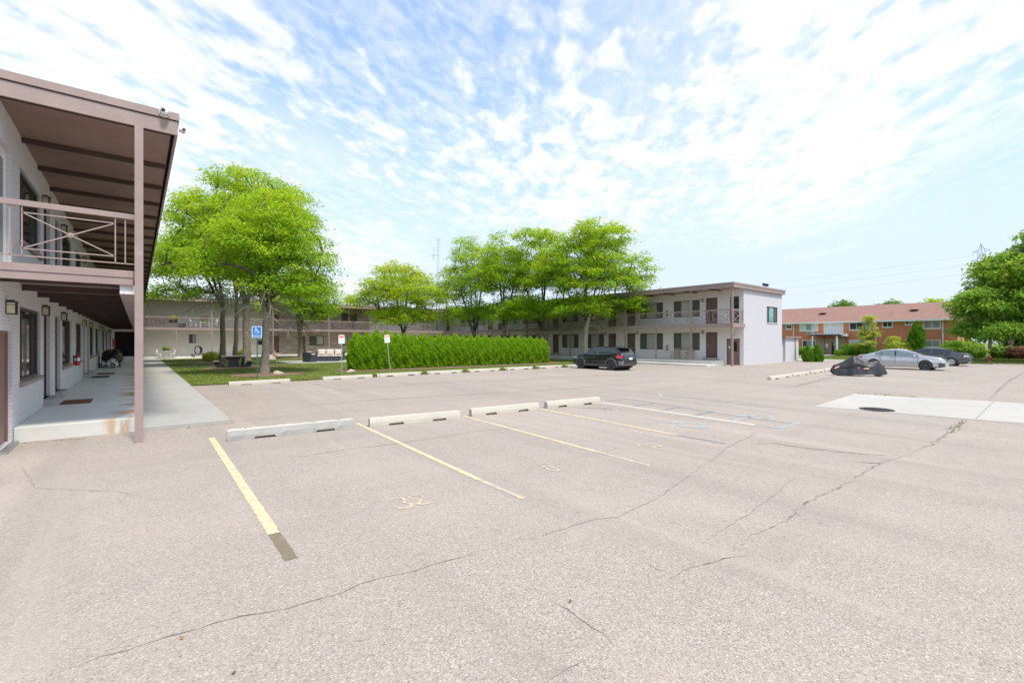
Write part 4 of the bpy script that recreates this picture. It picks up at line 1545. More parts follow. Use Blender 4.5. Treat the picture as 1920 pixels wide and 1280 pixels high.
for k, y in enumerate(yr):
    m = MB()
    if k == 0:
        m.box((XB - .02, y - .08, -0.2), (XB + .11, y + .05, 5.87))
    else:
        m.box((XB - .02, y - .06, -0.1), (XB + .09, y + .06, 5.9 if k not in (2, 5, 8, 11) else 2.99))
    m.build('post', M_TAUPE, RW)
    if k < len(yr) - 1:
        m = MB()
        railing(m, (XB + .04, y + .07), (XB + .04, yr[k + 1] - .07), Z2, npan=2, rod=0.013, medal=k < 4)
        m.build('railing', M_TAUPE, RW)
m = MB()
railing(m, (XB + .12, YE + .02), (XF + .02, YE + .02), Z2, npan=1, rod=0.013)
m.build('railing', M_TAUPE, RW)

# ---------------------------------------------------------------- rear wing
BW = thing('apartment_building', (0, 0, 0), 'rear wing closing the courtyard, painted brick with a stacked-stone centre section behind the trees', 'building', 'wings of the courtyard apartment block')
YB = 59.3
PB = lambda u, z, d: (-1.77 + u, YB + d, z)
U = lambda x: x + 1.77
pas = (U(-1.72), U(-0.12), 0.25, 2.72)
wins_a = [(U(4.25), U(4.86), 1.56, 2.48)]
wins_c = [(U(25.6), U(27.6), 1.15, 2.45), (U(29.6), U(31.6), 1.15, 2.45), (U(29.0), U(30.6), 4.0, 5.2)]
doors_c = [(U(35.72), U(36.2), 3.2, 5.3), (U(33.2), U(34.2), 0.3, 2.45)]
wins_b = [(U(16.33), U(18.04), 1.23, 2.43), (U(20.2), U(21.05), 1.20, 2.43), (U(21.4), U(22.3), 1.20, 2.43),
          (U(20.2), U(21.05), 4.25, 5.28), (U(21.35), U(22.2), 4.25, 5.28), (U(16.33), U(18.04), 4.0, 5.28)]
doors_b = [(U(12.24), U(13.05), 0.42, 2.46), (U(15.05), U(15.98), 0.42, 2.46), (U(12.24), U(13.05), 3.2, 5.28)]
A1, B1_ = U(11.92), U(23.9)
m = MB()
wall_panel(m, PB, A1, -0.3, ZS + .1, wins_a + [pas], 0.5)
wall_panel(m, lambda u, z, d: PB(u + B1_, z, d), U(36.3) - B1_, -0.3, ZS + .1, [(h[0] - B1_, h[1] - B1_, h[2], h[3]) for h in wins_c + doors_c], 0.1)
m.box((-9, 66.0, -.3), (44, 66.2, ZS + .1))
m.build('wall', M_WALLB, BW)
m = MB()
wall_panel(m, lambda u, z, d: PB(u + A1, z, d - .03), B1_ - A1, -0.3, ZS + .1, [(h[0] - A1, h[1] - A1, h[2], h[3]) for h in wins_b + doors_b], 0.13)
m.build('stone_wall', M_STONE, BW)
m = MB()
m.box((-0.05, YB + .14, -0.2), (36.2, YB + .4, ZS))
m.box((-1.76, YB + .51, -0.2), (-0.051, YB + .7, ZS))  # black sheet standing in for the darkness of the unlit passage
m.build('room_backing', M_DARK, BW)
for h in wins_a + wins_b:
    window(PB, h, BW, [0.5], [M_SCREEN, M_CURTAIN if h[2] < 2 else M_SCREEN], 0.08, fw=0.07)
for h in wins_c:
    window(PB, h, BW, [0.27, 0.73], [M_SCREEN, M_CURTAIN, M_SCREEN], 0.08)
for h in doors_b + doors_c:
    door(PB, h, BW, M_DOOR, 0.08, frame=M_WHITEFR if h in doors_b else M_FRAME, handle='hi', panels=False)
    if h[2] < 1:
        m = MB()
        pbox(m, PB, h[0] - .1, h[1] + .1, 0.20, 0.42, -0.25, 0.07)
        m.build('doorstep', M_CONC, BW)
m = MB()
pbox(m, PB, U(10.75), U(11.15), 1.35, 1.8, -0.10, -0.002)
m.build('meter_box', M_BLACK, BW)
YD = 57.5
m = MB()
m.box((-9, 57.0, 6.15), (44, 66.4, 6.22), 1)
m.box((0.66, 56.98, 5.84), (34.18, 57.03, 6.08))
m.box((0.66, 56.95, 6.10), (34.18, 57.02, 6.26))
m.build('roof', [M_TAUPE, M_ROOFTOP], BW)
m = MB()
m.box((-1.7, 57.04, 5.89), (36.3, YB, 5.95))
m.build('soffit', M_SOFFITB, BW)
m = MB()
m.box((-1.7, YD + .04, 3.0), (36.2, YB, Z2))
m.build('deck', M_SOFFITB, BW)
m = MB()
m.box((0.1, YD, 2.90), (34.4, YD + .039, Z2 + .003))
m.build('edge_beam', M_TAUPE, BW)
xb = [0.15, 3.07, 6.1, 9.0, 11.95, 15.0, 18.1, 21.1, 24.05, 27.0, 30.0, 33.0]
for k, x in enumerate(xb):
    m = MB()
    m.box((x - .06, YD - .05, -0.1), (x + .06, YD + .06, 5.9 if k % 2 == 0 else 2.99))
    m.build('post', M_TAUPE, BW)
    if k < len(xb) - 1:
        m = MB()
        railing(m, (x + .07, YD + .02), (xb[k + 1] - .07, YD + .02), Z2, npan=2, rod=0.012, medal=False)
        m.build('railing', M_TAUPE, BW)

# ---------------------------------------------------------------- storage shed beside the right wing
SH = thing('shed', (47.2, 17.2, gz(47)), 'low white storage shed with brown flat roof and downpipe beside the white end wall', 'shed')
m = MB()
m.box((-1.75, -0.55, -0.2), (1.35, 2.6, 2.18))
m.box((-2.0, -0.35, -0.2), (-1.752, 2.6, 2.18))
m.build('wall', M_WALL_END, SH)
m = MB()
m.box((-2.25, -0.75, 2.18), (1.5, 2.8, 2.30))
m.build('roof', M_TAUPE, SH)
m = MB()
m.tube([(0.45, -0.62, 2.18), (0.45, -0.62, 0.12), (0.6, -0.75, 0.06)], 0.05, 8)
m.build('downpipe', M_TAUPE, SH)
GT = thing('gate', (44.65, 17.35, gz(44)), 'tall brown plank door closing the gap between white end wall and shed', 'gate')
m = MB()
m.box((-0.95, 0, 0.18), (0.5, 0.06, 1.98))
m.build('leaf', M_DOOR2, GT)
m = MB()
m.box((-1.02, -.03, -.1), (-0.951, .09, 3.3))
m.box((0.501, -.03, -.1), (0.57, .09, 2.2))
m.box((-0.95, -.02, 1.985), (0.5, .08, 2.2))
m.build('frame', M_DOOR, GT)
m = MB()
m.box((0.30, -.05, 1.0), (0.38, -.001, 1.08))
m.build('handle', M_STEEL, GT)
slab('gate_step', 43.65, 16.6, 45.2, 17.3, -0.3, gz(44) + 0.14, M_CONC)

# ---------------------------------------------------------------- red brick apartments
BX, GZ = 74.0, gz(74)
RB = thing('apartment_building', (BX, 0, GZ), 'long red brick two-storey apartment house with a low reddish shingle roof behind the cars', 'building')
k_ = BX / 64.0
z_ = lambda z: 1.9 + (z - 1.9) * k_ - GZ
PQ = lambda u, z, d: (d, u, z)
YA, YZ = 8.3 * k_ * 1.0, 40.0
ww = lambda a, b, c, d: (a * k_, b * k_, z_(c), z_(d))
W = {
    'w1': ww(19.82, 21.85, 3.0, 3.88), 'stair': ww(17.26, 19.23, 2.62, 3.98), 'w3': ww(14.69, 16.69, 3.02, 3.92),
    'w4': ww(12.71, 13.64, 3.27, 3.95), 'w5': ww(11.06, 11.70, 3.50, 3.95), 'w6': ww(8.84, 10.20, 3.07, 3.91),
    'g6': ww(8.84, 10.18, 1.10, 1.92), 'g1': ww(20.04, 21.55, 1.03, 1.88), 'g3': ww(14.6, 16.69, 1.15, 1.93), 'g4': ww(12.5, 13.4, 1.45, 1.93),
    'g5': ww(11.2, 11.70, 1.45, 1.93), 'w0': ww(22.7, 23.4, 3.25, 3.85)}
m = MB()
L0 = 7.6 * k_
wall_panel(m, lambda u, z, d: PQ(u + L0, z, d), YZ - L0, -0.4, z_(4.0), [(h[0] - L0, h[1] - L0, h[2], h[3]) for h in W.values()], 0.1)
m.box((0.3, L0, -0.4), (11, L0 + .02, z_(4.0)))
m.add([(0, L0, -.4), (0.31, L0, -.4), (0.31, L0, z_(4.0)), (0, L0, z_(4.0))], [(0, 1, 2, 3)])
m.build('wall', M_REDBRICK, RB)
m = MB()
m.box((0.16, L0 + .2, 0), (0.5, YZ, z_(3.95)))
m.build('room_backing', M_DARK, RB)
sp = {'w1': ([.33, .66], [M_WHITECURT, M_GREYCURT, M_WHITECURT]), 'w3': ([.33, .66], [M_GREYCURT, M_GLASS, M_GLASS]), 'w4': ([.5], [M_GLASS, M_GLASS]),
      'w5': ([.5], [M_GREYCURT, M_GLASS]), 'w6': ([.5], [M_GREYCURT, M_GREYCURT]), 'g6': ([.5], [M_GREYCURT, M_GREYCURT]), 'g1': ([.33, .66], [M_GLASS, M_GREYCURT, M_GLASS]),
      'g3': ([.5], [M_WHITECURT, M_WHITECURT]), 'g4': ([.5], [M_GLASS, M_GLASS]), 'g5': ([.5], [M_GREYCURT, M_GLASS]), 'w0': ([.5], [M_GLASS, M_GLASS])}
for key, (s_, mt) in sp.items():
    window(PQ, W[key], RB, s_, mt, 0.05, frame=M_WHITEFR, fw=0.09, sill=0.07, sillmat=M_WHITEFR)
h = W['stair']
so = window(PQ, h, RB, [i / 6 for i in range(1, 6)], [M_WHITECURT] * 6, 0.05, frame=M_WHITEFR, fw=0.08, sill=0.12, sillmat=M_WHITEFR)
m = MB()
for i in range(1, 4):
    zz = h[2] + (h[3] - h[2]) * i / 4
    pbox(m, PQ, h[0] + .08, h[1] - .08, zz - .02, zz + .02, 0.0, 0.03)
m.build('glazing_bar', M_WHITEFR, so)
# roof with gutter
ez, rz = z_(4.06), z_(5.62) + 0.55
m = MB()
e0 = -0.55
m.add([(e0, L0 - .5, ez), (e0, YZ, ez), (5.6, YZ, rz), (5.6, L0 - .5, rz), (11.6, L0 - .5, ez), (11.6, YZ, ez)], [(0, 1, 2, 3), (3, 2, 5, 4)])
m.add([(0, L0, ez - .12), (11, L0, ez - .12), (5.6, L0, rz - .1)], [(0, 1, 2)])
M_SHINGLE = brick_mat('red_brown_shingle', (0.30, 0.170, 0.135), (0.25, 0.135, 0.108), (0.235, 0.125, 0.10), bw=0.5, bh=0.09, msize=0.006, rough=0.9, bstr=0.4)
ro = m.build('roof', M_SHINGLE, RB)
m = MB()
m.box((e0 - .1, L0 - .5, ez - .2), (e0 + .02, YZ, ez - .005))
m.box((e0 + .021, L0 - .45, ez - .2), (0.0, YZ, ez - .14))
m.build('gutter', M_WHITEFR, RB)
for y in (11.3 * k_, 20.0 * k_):
    m = MB()
    fr = 0.5
    xx, zz = e0 + (5.6 - e0) * fr, ez + (rz - ez) * fr
    m.box((xx - .2, y - .3, zz), (xx + .2, y + .3, zz + .14))
    m.box((xx - .3, y - .42, zz + .14), (xx + .3, y + .42, zz + .19))
    m.build('roof_vent', M_BLACK, ro)
for y in (14.16 * k_, 8.67 * k_, 22.48 * k_):
    m = MB()
    m.tube([(-.07, y, ez - .2), (-.07, y, 0.0)], 0.06, 8)
    m.build('downspout', M_WHITEFR, RB)
for a, zz in ((20.6, 3.0), (15.4, 3.02)):
    m = MB()
    m.box((-.35, a * k_ - .38, z_(zz) - .52), (-0.002, a * k_ + .38, z_(zz) - .1))
    for i in range(5):
        m.box((-.37, a * k_ - .34, z_(zz) - .47 + .07 * i), (-.351, a * k_ + .34, z_(zz) - .43 + .07 * i), 1)
    m.build('air_conditioner', [M_WHITEP, M_FRAME], RB)
# entrance: tan stone piers, porch roof on white posts, boarded wall and dark door
ya, yb_ = 17.0 * k_, 19.85 * k_
m = MB()
m.box((-.28, ya, 0), (-0.003, ya + 1.25, z_(2.2)))
m.box((-.28, yb_ - .85, 0), (-0.003, yb_, z_(2.2)))
m.build('stone_pier', M_TANSTONE, RB)
M_BOARD = pm('tan_vertical_boards', (0.46, 0.31, 0.23), 0.7, var=0.15)
m = MB()
m.box((-.12, ya + 1.251, 0), (-0.004, yb_ - .851, z_(2.1)))
for i in range(7):
    yy = ya + 1.3 + i * 0.2
    m.box((-.135, yy, 0), (-.1205, yy + .02, z_(2.1)))
m.build('entrance_panel', M_BOARD, RB)
m = MB()
m.box((-.16, 17.79 * k_, 0.05), (-.1205, 18.38 * k_, z_(1.60)))
do = m.build('door', M_BLACK, RB)
m = MB()
m.box((-.175, 17.95 * k_, z_(1.3)), (-.161, 18.2 * k_, z_(1.5)))
m.build('pane', M_LABEL, do)
m = MB()
m.box((-2.0, 17.16 * k_, z_(2.38)), (-0.004, 20.04 * k_, z_(2.55)), 0)
m.box((-2.05, 17.1 * k_, z_(2.55)), (-0.004, 20.1 * k_, z_(2.62)), 1)
m.box((-1.2, 16.7 * k_, z_(2.30)), (-0.0045, 17.155 * k_, z_(2.62)), 1)
m.build('porch_roof', [M_FRAME, M_WHITEFR], RB)
for y in (17.45, 19.9):
    m = MB()
    m.box((-1.9, y * k_ - .09, 0), (-1.72, y * k_ + .09, z_(2.38)))
    m.build('porch_post', M_WHITEFR, RB)
m = MB()
m.box((-.14, 18.75 * k_, z_(1.0)), (-.136, 19.0 * k_, z_(1.45)))
m.build('notice', M_LABEL, RB)


# ================================================================== THINGS ON THE LOT
def wheel_stop_mesh(name, L, mat, H=0.17, W=0.17, seed=0, rough=0.0):
    """cast concrete stop: sloped sides, two drain slots underneath, rebar holes"""
    rr = random.Random(seed)
    mb = MB()
    slots = [(L * 0.20, L * 0.34), (L * 0.68, L * 0.82)]
    xs = [0.0, 0.03]
    for a, b in slots:
        xs += [a - .03, a, b, b + .03]
    xs += [L - 0.03, L]
    n = 24
    xs = sorted(set(xs + [L * i / n for i in range(1, n)]))
    sec = []
    for x in xs:
        lift = 0.0
        for a, b in slots:
            if a - .03 < x < b + .03:
                lift = 0.05 * min(1, (x - a + .03) / .03, (b + .03 - x) / .03)
        e = 1.0 if 0.01 < x < L - 0.01 else 0.94
        j = lambda: rr.uniform(-rough, rough)
        h = H * e
        sec.append([(x, -W / 2 + j(), lift), (x, -W / 2 * .98 + j(), max(lift + .01, h * .45)), (x, -W * .36 + j(), h * .93 + j()), (x, -W * .28, h + j()), (x, W * .28, h + j()), (x, W * .36, h * .93), (x, W / 2 * .98, max(lift + .01, h * .45)), (x, W / 2, lift)])
    k = 8
    vs = [p for s in sec for p in s]
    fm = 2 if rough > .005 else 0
    fs = []
    for i in range(len(sec) - 1):
        for q in range(k):
            fs.append((i * k + q, i * k + (q + 1) % k, (i + 1) * k + (q + 1) % k, (i + 1) * k + q))
    fs += [tuple(range(k - 1, -1, -1)), tuple((len(sec) - 1) * k + q for q in range(k))]
    mb.add(vs, fs)
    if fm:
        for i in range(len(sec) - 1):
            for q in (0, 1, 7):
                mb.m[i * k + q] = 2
    for fx in (0.13, 0.87):
        mb.tube([(L * fx, 0, H - .01), (L * fx, 0, H + .004)], 0.014, 8, 1)
    return mb.build(name, [M_STOP, M_DARK, mat])


def stop(x0, y0, x1, y1, label, group, mat=M_STOP, seed=0, H=0.17, rough=0.002):
    L = math.hypot(x1 - x0, y1 - y0)
    o = wheel_stop_mesh('wheel_stop', L, mat, H, 0.17, seed, rough)
    a = math.atan2(y1 - y0, x1 - x0)
    o.location = (x0 - math.sin(a) * .085, y0 + math.cos(a) * .085, gz(x0) + 0.002)
    o.rotation_euler = (0, math.atan2(0.002 * (x1 - x0), L), a)
    return tag(o, label, 'wheel stop', group)


GF = 'wheel stops across the near parking bays'
stop(1.31, 10.04, 3.63, 9.85, 'weathered wheel stop with dark stained, shaded and chipped face, nearest the covered porch', GF, M_STOPDARK, 1, 0.205, 0.007)
stop(3.95, 9.76, 6.10, 9.47, 'pale concrete wheel stop beside the dark-faced one, ahead of bay 32', GF, seed=2, H=0.19)
stop(6.47, 9.52, 8.57, 9.33, 'pale wheel stop heading the bay stencilled with a single yellow ring', GF, seed=3, H=0.19)
stop(8.90, 9.35, 10.88, 9.11, 'pale wheel stop next to the blue striped accessible aisle', GF, seed=4, H=0.19)
GB = 'wheel stops along the courtyard lawn'
BS = [(2.95, 22.15, 5.33, 22.31), (6.81, 22.48, 9.26, 22.57), (9.59, 22.75, 12.20, 22.85), (12.54, 22.86, 14.91, 22.90), (15.29, 22.92, 17.76, 22.95), (18.09, 22.98, 20.56, 23.0), (20.85, 22.99, 23.36, 22.97), (23.6, 22.95, 25.9, 22.93)]
BL = ['pale wheel stop at the foot of the blue accessible parking sign', 'pale wheel stop in front of the upright red and white sign', 'pale wheel stop in front of the leaning red and white sign',
      'fourth wheel stop from the porch walkway along the hedge', 'fifth wheel stop from the porch walkway, before the middle of the hedge', 'sixth wheel stop from the porch walkway along the hedge',
      'wheel stop before the right end of the hedge, left of the black car', 'wheel stop half hidden behind the front wheel of the black car']
for i, (b, l) in enumerate(zip(BS, BL)):
    stop(*b, l, GB, seed=10 + i)
GR = 'wheel stops leading to the covered motorcycle'
RS = [(23.77, 9.35, 26.9, 9.51), (27.0, 9.51, 29.8, 9.62), (30.05, 9.65, 32.7, 9.80), (33.0, 9.84, 35.7, 9.95)]
RL = ['pale wheel stop at the free left end of the row by the motorcycle', 'second wheel stop from the free end of the row by the motorcycle', 'third wheel stop, just left of the covered motorcycle', 'wheel stop partly hidden behind the covered motorcycle']
for i, (b, l) in enumerate(zip(RS, RL)):
    stop(*b, l, GR, seed=30 + i)

# ---------------------------------------------------------------- signs
def sign_face(P_, mat, w, h, parent, name, d=0.004, r=0.03):
    poly = []
    for cx, cy, a0 in ((w / 2 - r, h / 2 - r, 0), (-w / 2 + r, h / 2 - r, 90), (-w / 2 + r, -h / 2 + r, 180), (w / 2 - r, -h / 2 + r, 270)):
        for k in range(5):
            a = R(a0 + 90 * k / 4)
            poly.append((cx + r * math.cos(a), cy + r * math.sin(a)))
    m = MB()
    m.prism(poly, P_, 0, d)
    return m.build(name, mat, parent)


M_SIGNBLUE = pm('sign_blue', (0.005, 0.19, 0.62), 0.35, var=0.05)
M_SIGNRED = pm('faded_sign_red', (0.70, 0.16, 0.20), 0.4, var=0.15, vs=6)
M_SIGNPINK = pm('sun_bleached_red', (0.80, 0.50, 0.48), 0.4, var=0.1, vs=6)
M_GREENPOST = pm('green_post_paint', (0.025, 0.13, 0.075), 0.45, var=0.1)
FACE = -R(39)     # signs turned a little towards the lot's entrance
AS = thing('accessible_parking_sign', (4.52, 25.04, gz(4.5) + 0.02), 'blue and white wheelchair parking sign on a green steel post', 'parking sign', rotz=R(-12))
m = MB()
m.beam((0, 0.02, -0.2), (-0.03, 0.02, 2.60), 0.055, 0.03, up=(0, 1, 0))
m.build('post', M_GREENPOST, AS)
sp_ = sign_face(lambda u, v, t: (u - .03, -t, 2.27 + v), M_LABEL, 0.42, 0.55, AS, 'sign_plate')
sb = sign_face(lambda u, v, t: (u - .03, -0.0045 - t, 2.27 + v), M_SIGNBLUE, 0.37, 0.50, sp_, 'blue_field', 0.003, 0.02)
m = MB()


def sym(P_, mb, s, w):
    def line(pts, wd):
        for a, b in zip(pts[:-1], pts[1:]):
            a, b = Vector((a[0], a[1])), Vector((b[0], b[1]))
            d = (b - a).normalized() if (b - a).length > 1e-6 else Vector((1, 0))
            n_ = Vector((-d.y, d.x)) * wd / 2
            e = d * wd * .25
            mb.prism([tuple(a - e - n_), tuple(b + e - n_), tuple(b + e + n_), tuple(a - e + n_)], P_, 0, 0.0015)
    k = s
    mb.prism([(-.16 * k + .075 * k * math.cos(2 * PI * i / 12), .44 * k + .075 * k * math.sin(2 * PI * i / 12)) for i in range(12)], P_, 0, 0.0022)
    line([(-.14 * k, .33 * k), (-.10 * k, 0.0)], w)
    line([(-.12 * k, .18 * k), (.12 * k, .18 * k)], w * .8)
    line([(-.10 * k, 0.0), (.16 * k, 0.0), (.30 * k, -.34 * k), (.42 * k, -.30 * k)], w)
    arc = [(-.04 * k + .27 * k * math.cos(a), -.16 * k + .27 * k * math.sin(a)) for a in [R(118 + 12.5 * i) for i in range(20)]]
    line(arc, w * .85)


sym(lambda u, v, t: (u - .035, -0.0077 - t, 2.335 + v), m, 0.30, 0.026)
m.build('wheelchair_symbol', M_LABEL, sp_)
t_ = text_mesh('lettering', 'PARKING', 0.092, M_LABEL, (-.03, -0.0085, 2.085), (R(90), 0, 0), sp_, 0.001, 'CENTER')


def tow_sign(loc, rotz, tilt, label, zc, red):
    t = thing('warning_sign', loc, label, 'parking sign', 'red and white signs by the hedge', rotz)
    m = MB()
    m.beam((0, 0.02, -0.2), (tilt, 0.02, zc + .24), 0.045, 0.028, up=(0, 1, 0))
    m.build('post', M_STEEL, t)
    k = tilt / (zc + .24)
    P_ = lambda u, v, q: (u * math.cos(k) + v * math.sin(k) + k * zc, -q, zc + v * math.cos(k) - u * math.sin(k))
    f = sign_face(P_, M_LABEL, 0.31, 0.47, t, 'sign_plate')
    P2 = lambda u, v, q: P_(u, v, q + 0.0045)
    sign_face(lambda u, v, q: P2(u, v + 0.15, q), M_SIGNPINK, 0.30, 0.16, f, 'red_header', 0.002, 0.02)
    g = MB()
    g.prism([(-.105, .085), (.105, .085), (.105, .15), (-.105, .15)], lambda u, v, q: P2(u, v, q + .0025), 0, 0.001)
    g.build('red_band', red, f)
    g = MB()
    rr = random.Random(int(loc[0] * 10))
    for i in range(5):
        v = .03 - i * .05
        u0 = -.11
        while u0 < .1:
            l = rr.uniform(.02, .05)
            g.prism([(u0, v), (min(.11, u0 + l), v), (min(.11, u0 + l), v + .018), (u0, v + .018)], lambda u, v, q: P2(u, v, q), 0, 0.001)
            u0 += l + .014
    g.build('small_print', pm('pale_grey_print', (0.58, 0.57, 0.60), 0.6), f)
    return t


t1 = tow_sign((8.45, 24.7, gz(8.4) + .02), R(-20), -0.02, 'upright red and white notice sign on a steel post left of the hedge', 1.93, M_SIGNRED)
t2 = tow_sign((11.62, 25.6, gz(11.6) + .02), R(-20), -0.24, 'leaning red and white notice sign on a tilted steel post before the hedge', 1.97, M_SIGNPINK)
"""words on the upright sign's header are bleached almost away"""


# ---------------------------------------------------------------- cars
def smooth_curve(xs, pts, k=5):
    a = np.interp(xs, [p[0] for p in pts], [p[1] for p in pts])
    if k > 1:
        pad = k // 2
        b = np.concatenate([np.full(pad, a[0]), a, np.full(pad, a[-1])])
        a = np.convolve(b, np.ones(k) / k, 'valid')
    return a


def wheel(parent, x, y, r, w, spokes, rim_mat, side, cover=False):
    M = Matrix.Rotation(R(90), 3, 'X')
    m = MB()
    m.lathe([(r * .66, -w / 2), (r * .9, -w / 2), (r * .985, -w / 2 + .03), (r, -w / 2 + .06), (r, w / 2 - .06), (r * .985, w / 2 - .03), (r * .9, w / 2), (r * .66, w / 2), (r * .64, w * .2), (0.0, w * .15)], 28, (0, 0, 0), M)
    o = m.build('wheel', M_TYRE, parent)
    o.location = (x, y, r)
    m = MB()
    s = side
    m.lathe([(r * .68, s * w * .49), (r * .60, s * w * .50), (r * .58, s * w * .30)], 28, (0, 0, 0), Matrix.Rotation(R(-90), 3, 'X'))
    for k in range(spokes):
        a = 2 * PI * k / spokes + .3
        wd = 0.075 if not cover else 0.12
        p0 = (math.cos(a) * r * .10, s * w * .44, math.sin(a) * r * .10)
        p1 = (math.cos(a) * r * .62, s * w * .49, math.sin(a) * r * .62)
        m.beam(p0, p1, wd, 0.03, up=(0, 1, 0))
    m.tube([(0, s * w * .30, 0), (0, s * w * .50, 0)], r * .16, 12)
    m.build('rim', rim_mat, o)
    m = MB()
    m.tube([(0, s * w * .10, 0), (0, s * w * .27, 0)], r * .55, 20)
    m.build('brake_disc', M_BLACK, o)
    return o


M_TYRE = pm('tyre_rubber', (0.055, 0.054, 0.054), 0.75, var=0.2)
M_RIMDARK = pm('dark_alloy', (0.10, 0.10, 0.108), 0.3, 0.7, var=0.1)
M_RIMSILVER = pm('silver_hubcap', (0.50, 0.50, 0.51), 0.3, 0.6, var=0.08)
M_CARBLACK = pm('black_car_paint', (0.012, 0.015, 0.020), 0.25, 0.3, var=0.1, coat=1.0)
M_CARSILVER = pm('silver_car_paint', (0.50, 0.51, 0.525), 0.28, 0.5, var=0.06, coat=1.0)
M_CARGREY = pm('dark_grey_car_paint', (0.075, 0.08, 0.09), 0.28, 0.5, var=0.08, coat=1.0)
M_CLAD = pm('grey_cladding_plastic', (0.085, 0.085, 0.088), 0.6, var=0.12)
M_CARGLASS = pm('car_glass', (0.018, 0.024, 0.026), 0.03, var=0.2, spec=0.9)
M_CARGLASSL = pm('pale_car_glass', (0.16, 0.22, 0.23), 0.03, var=0.2, spec=0.9)
M_TAIL = pm('tail_light_red', (0.55, 0.015, 0.012), 0.12, var=0.1, coat=1.0)
M_TAILW = pm('clear_lamp_lens', (0.62, 0.50, 0.48), 0.12, var=0.1, coat=1.0)
M_HEAD = pm('headlight_lens', (0.45, 0.47, 0.50), 0.08, var=0.1, coat=1.0)
M_BUMPER = pm('silver_bumper_guard', (0.30, 0.28, 0.27), 0.45, 0.5, var=0.1)


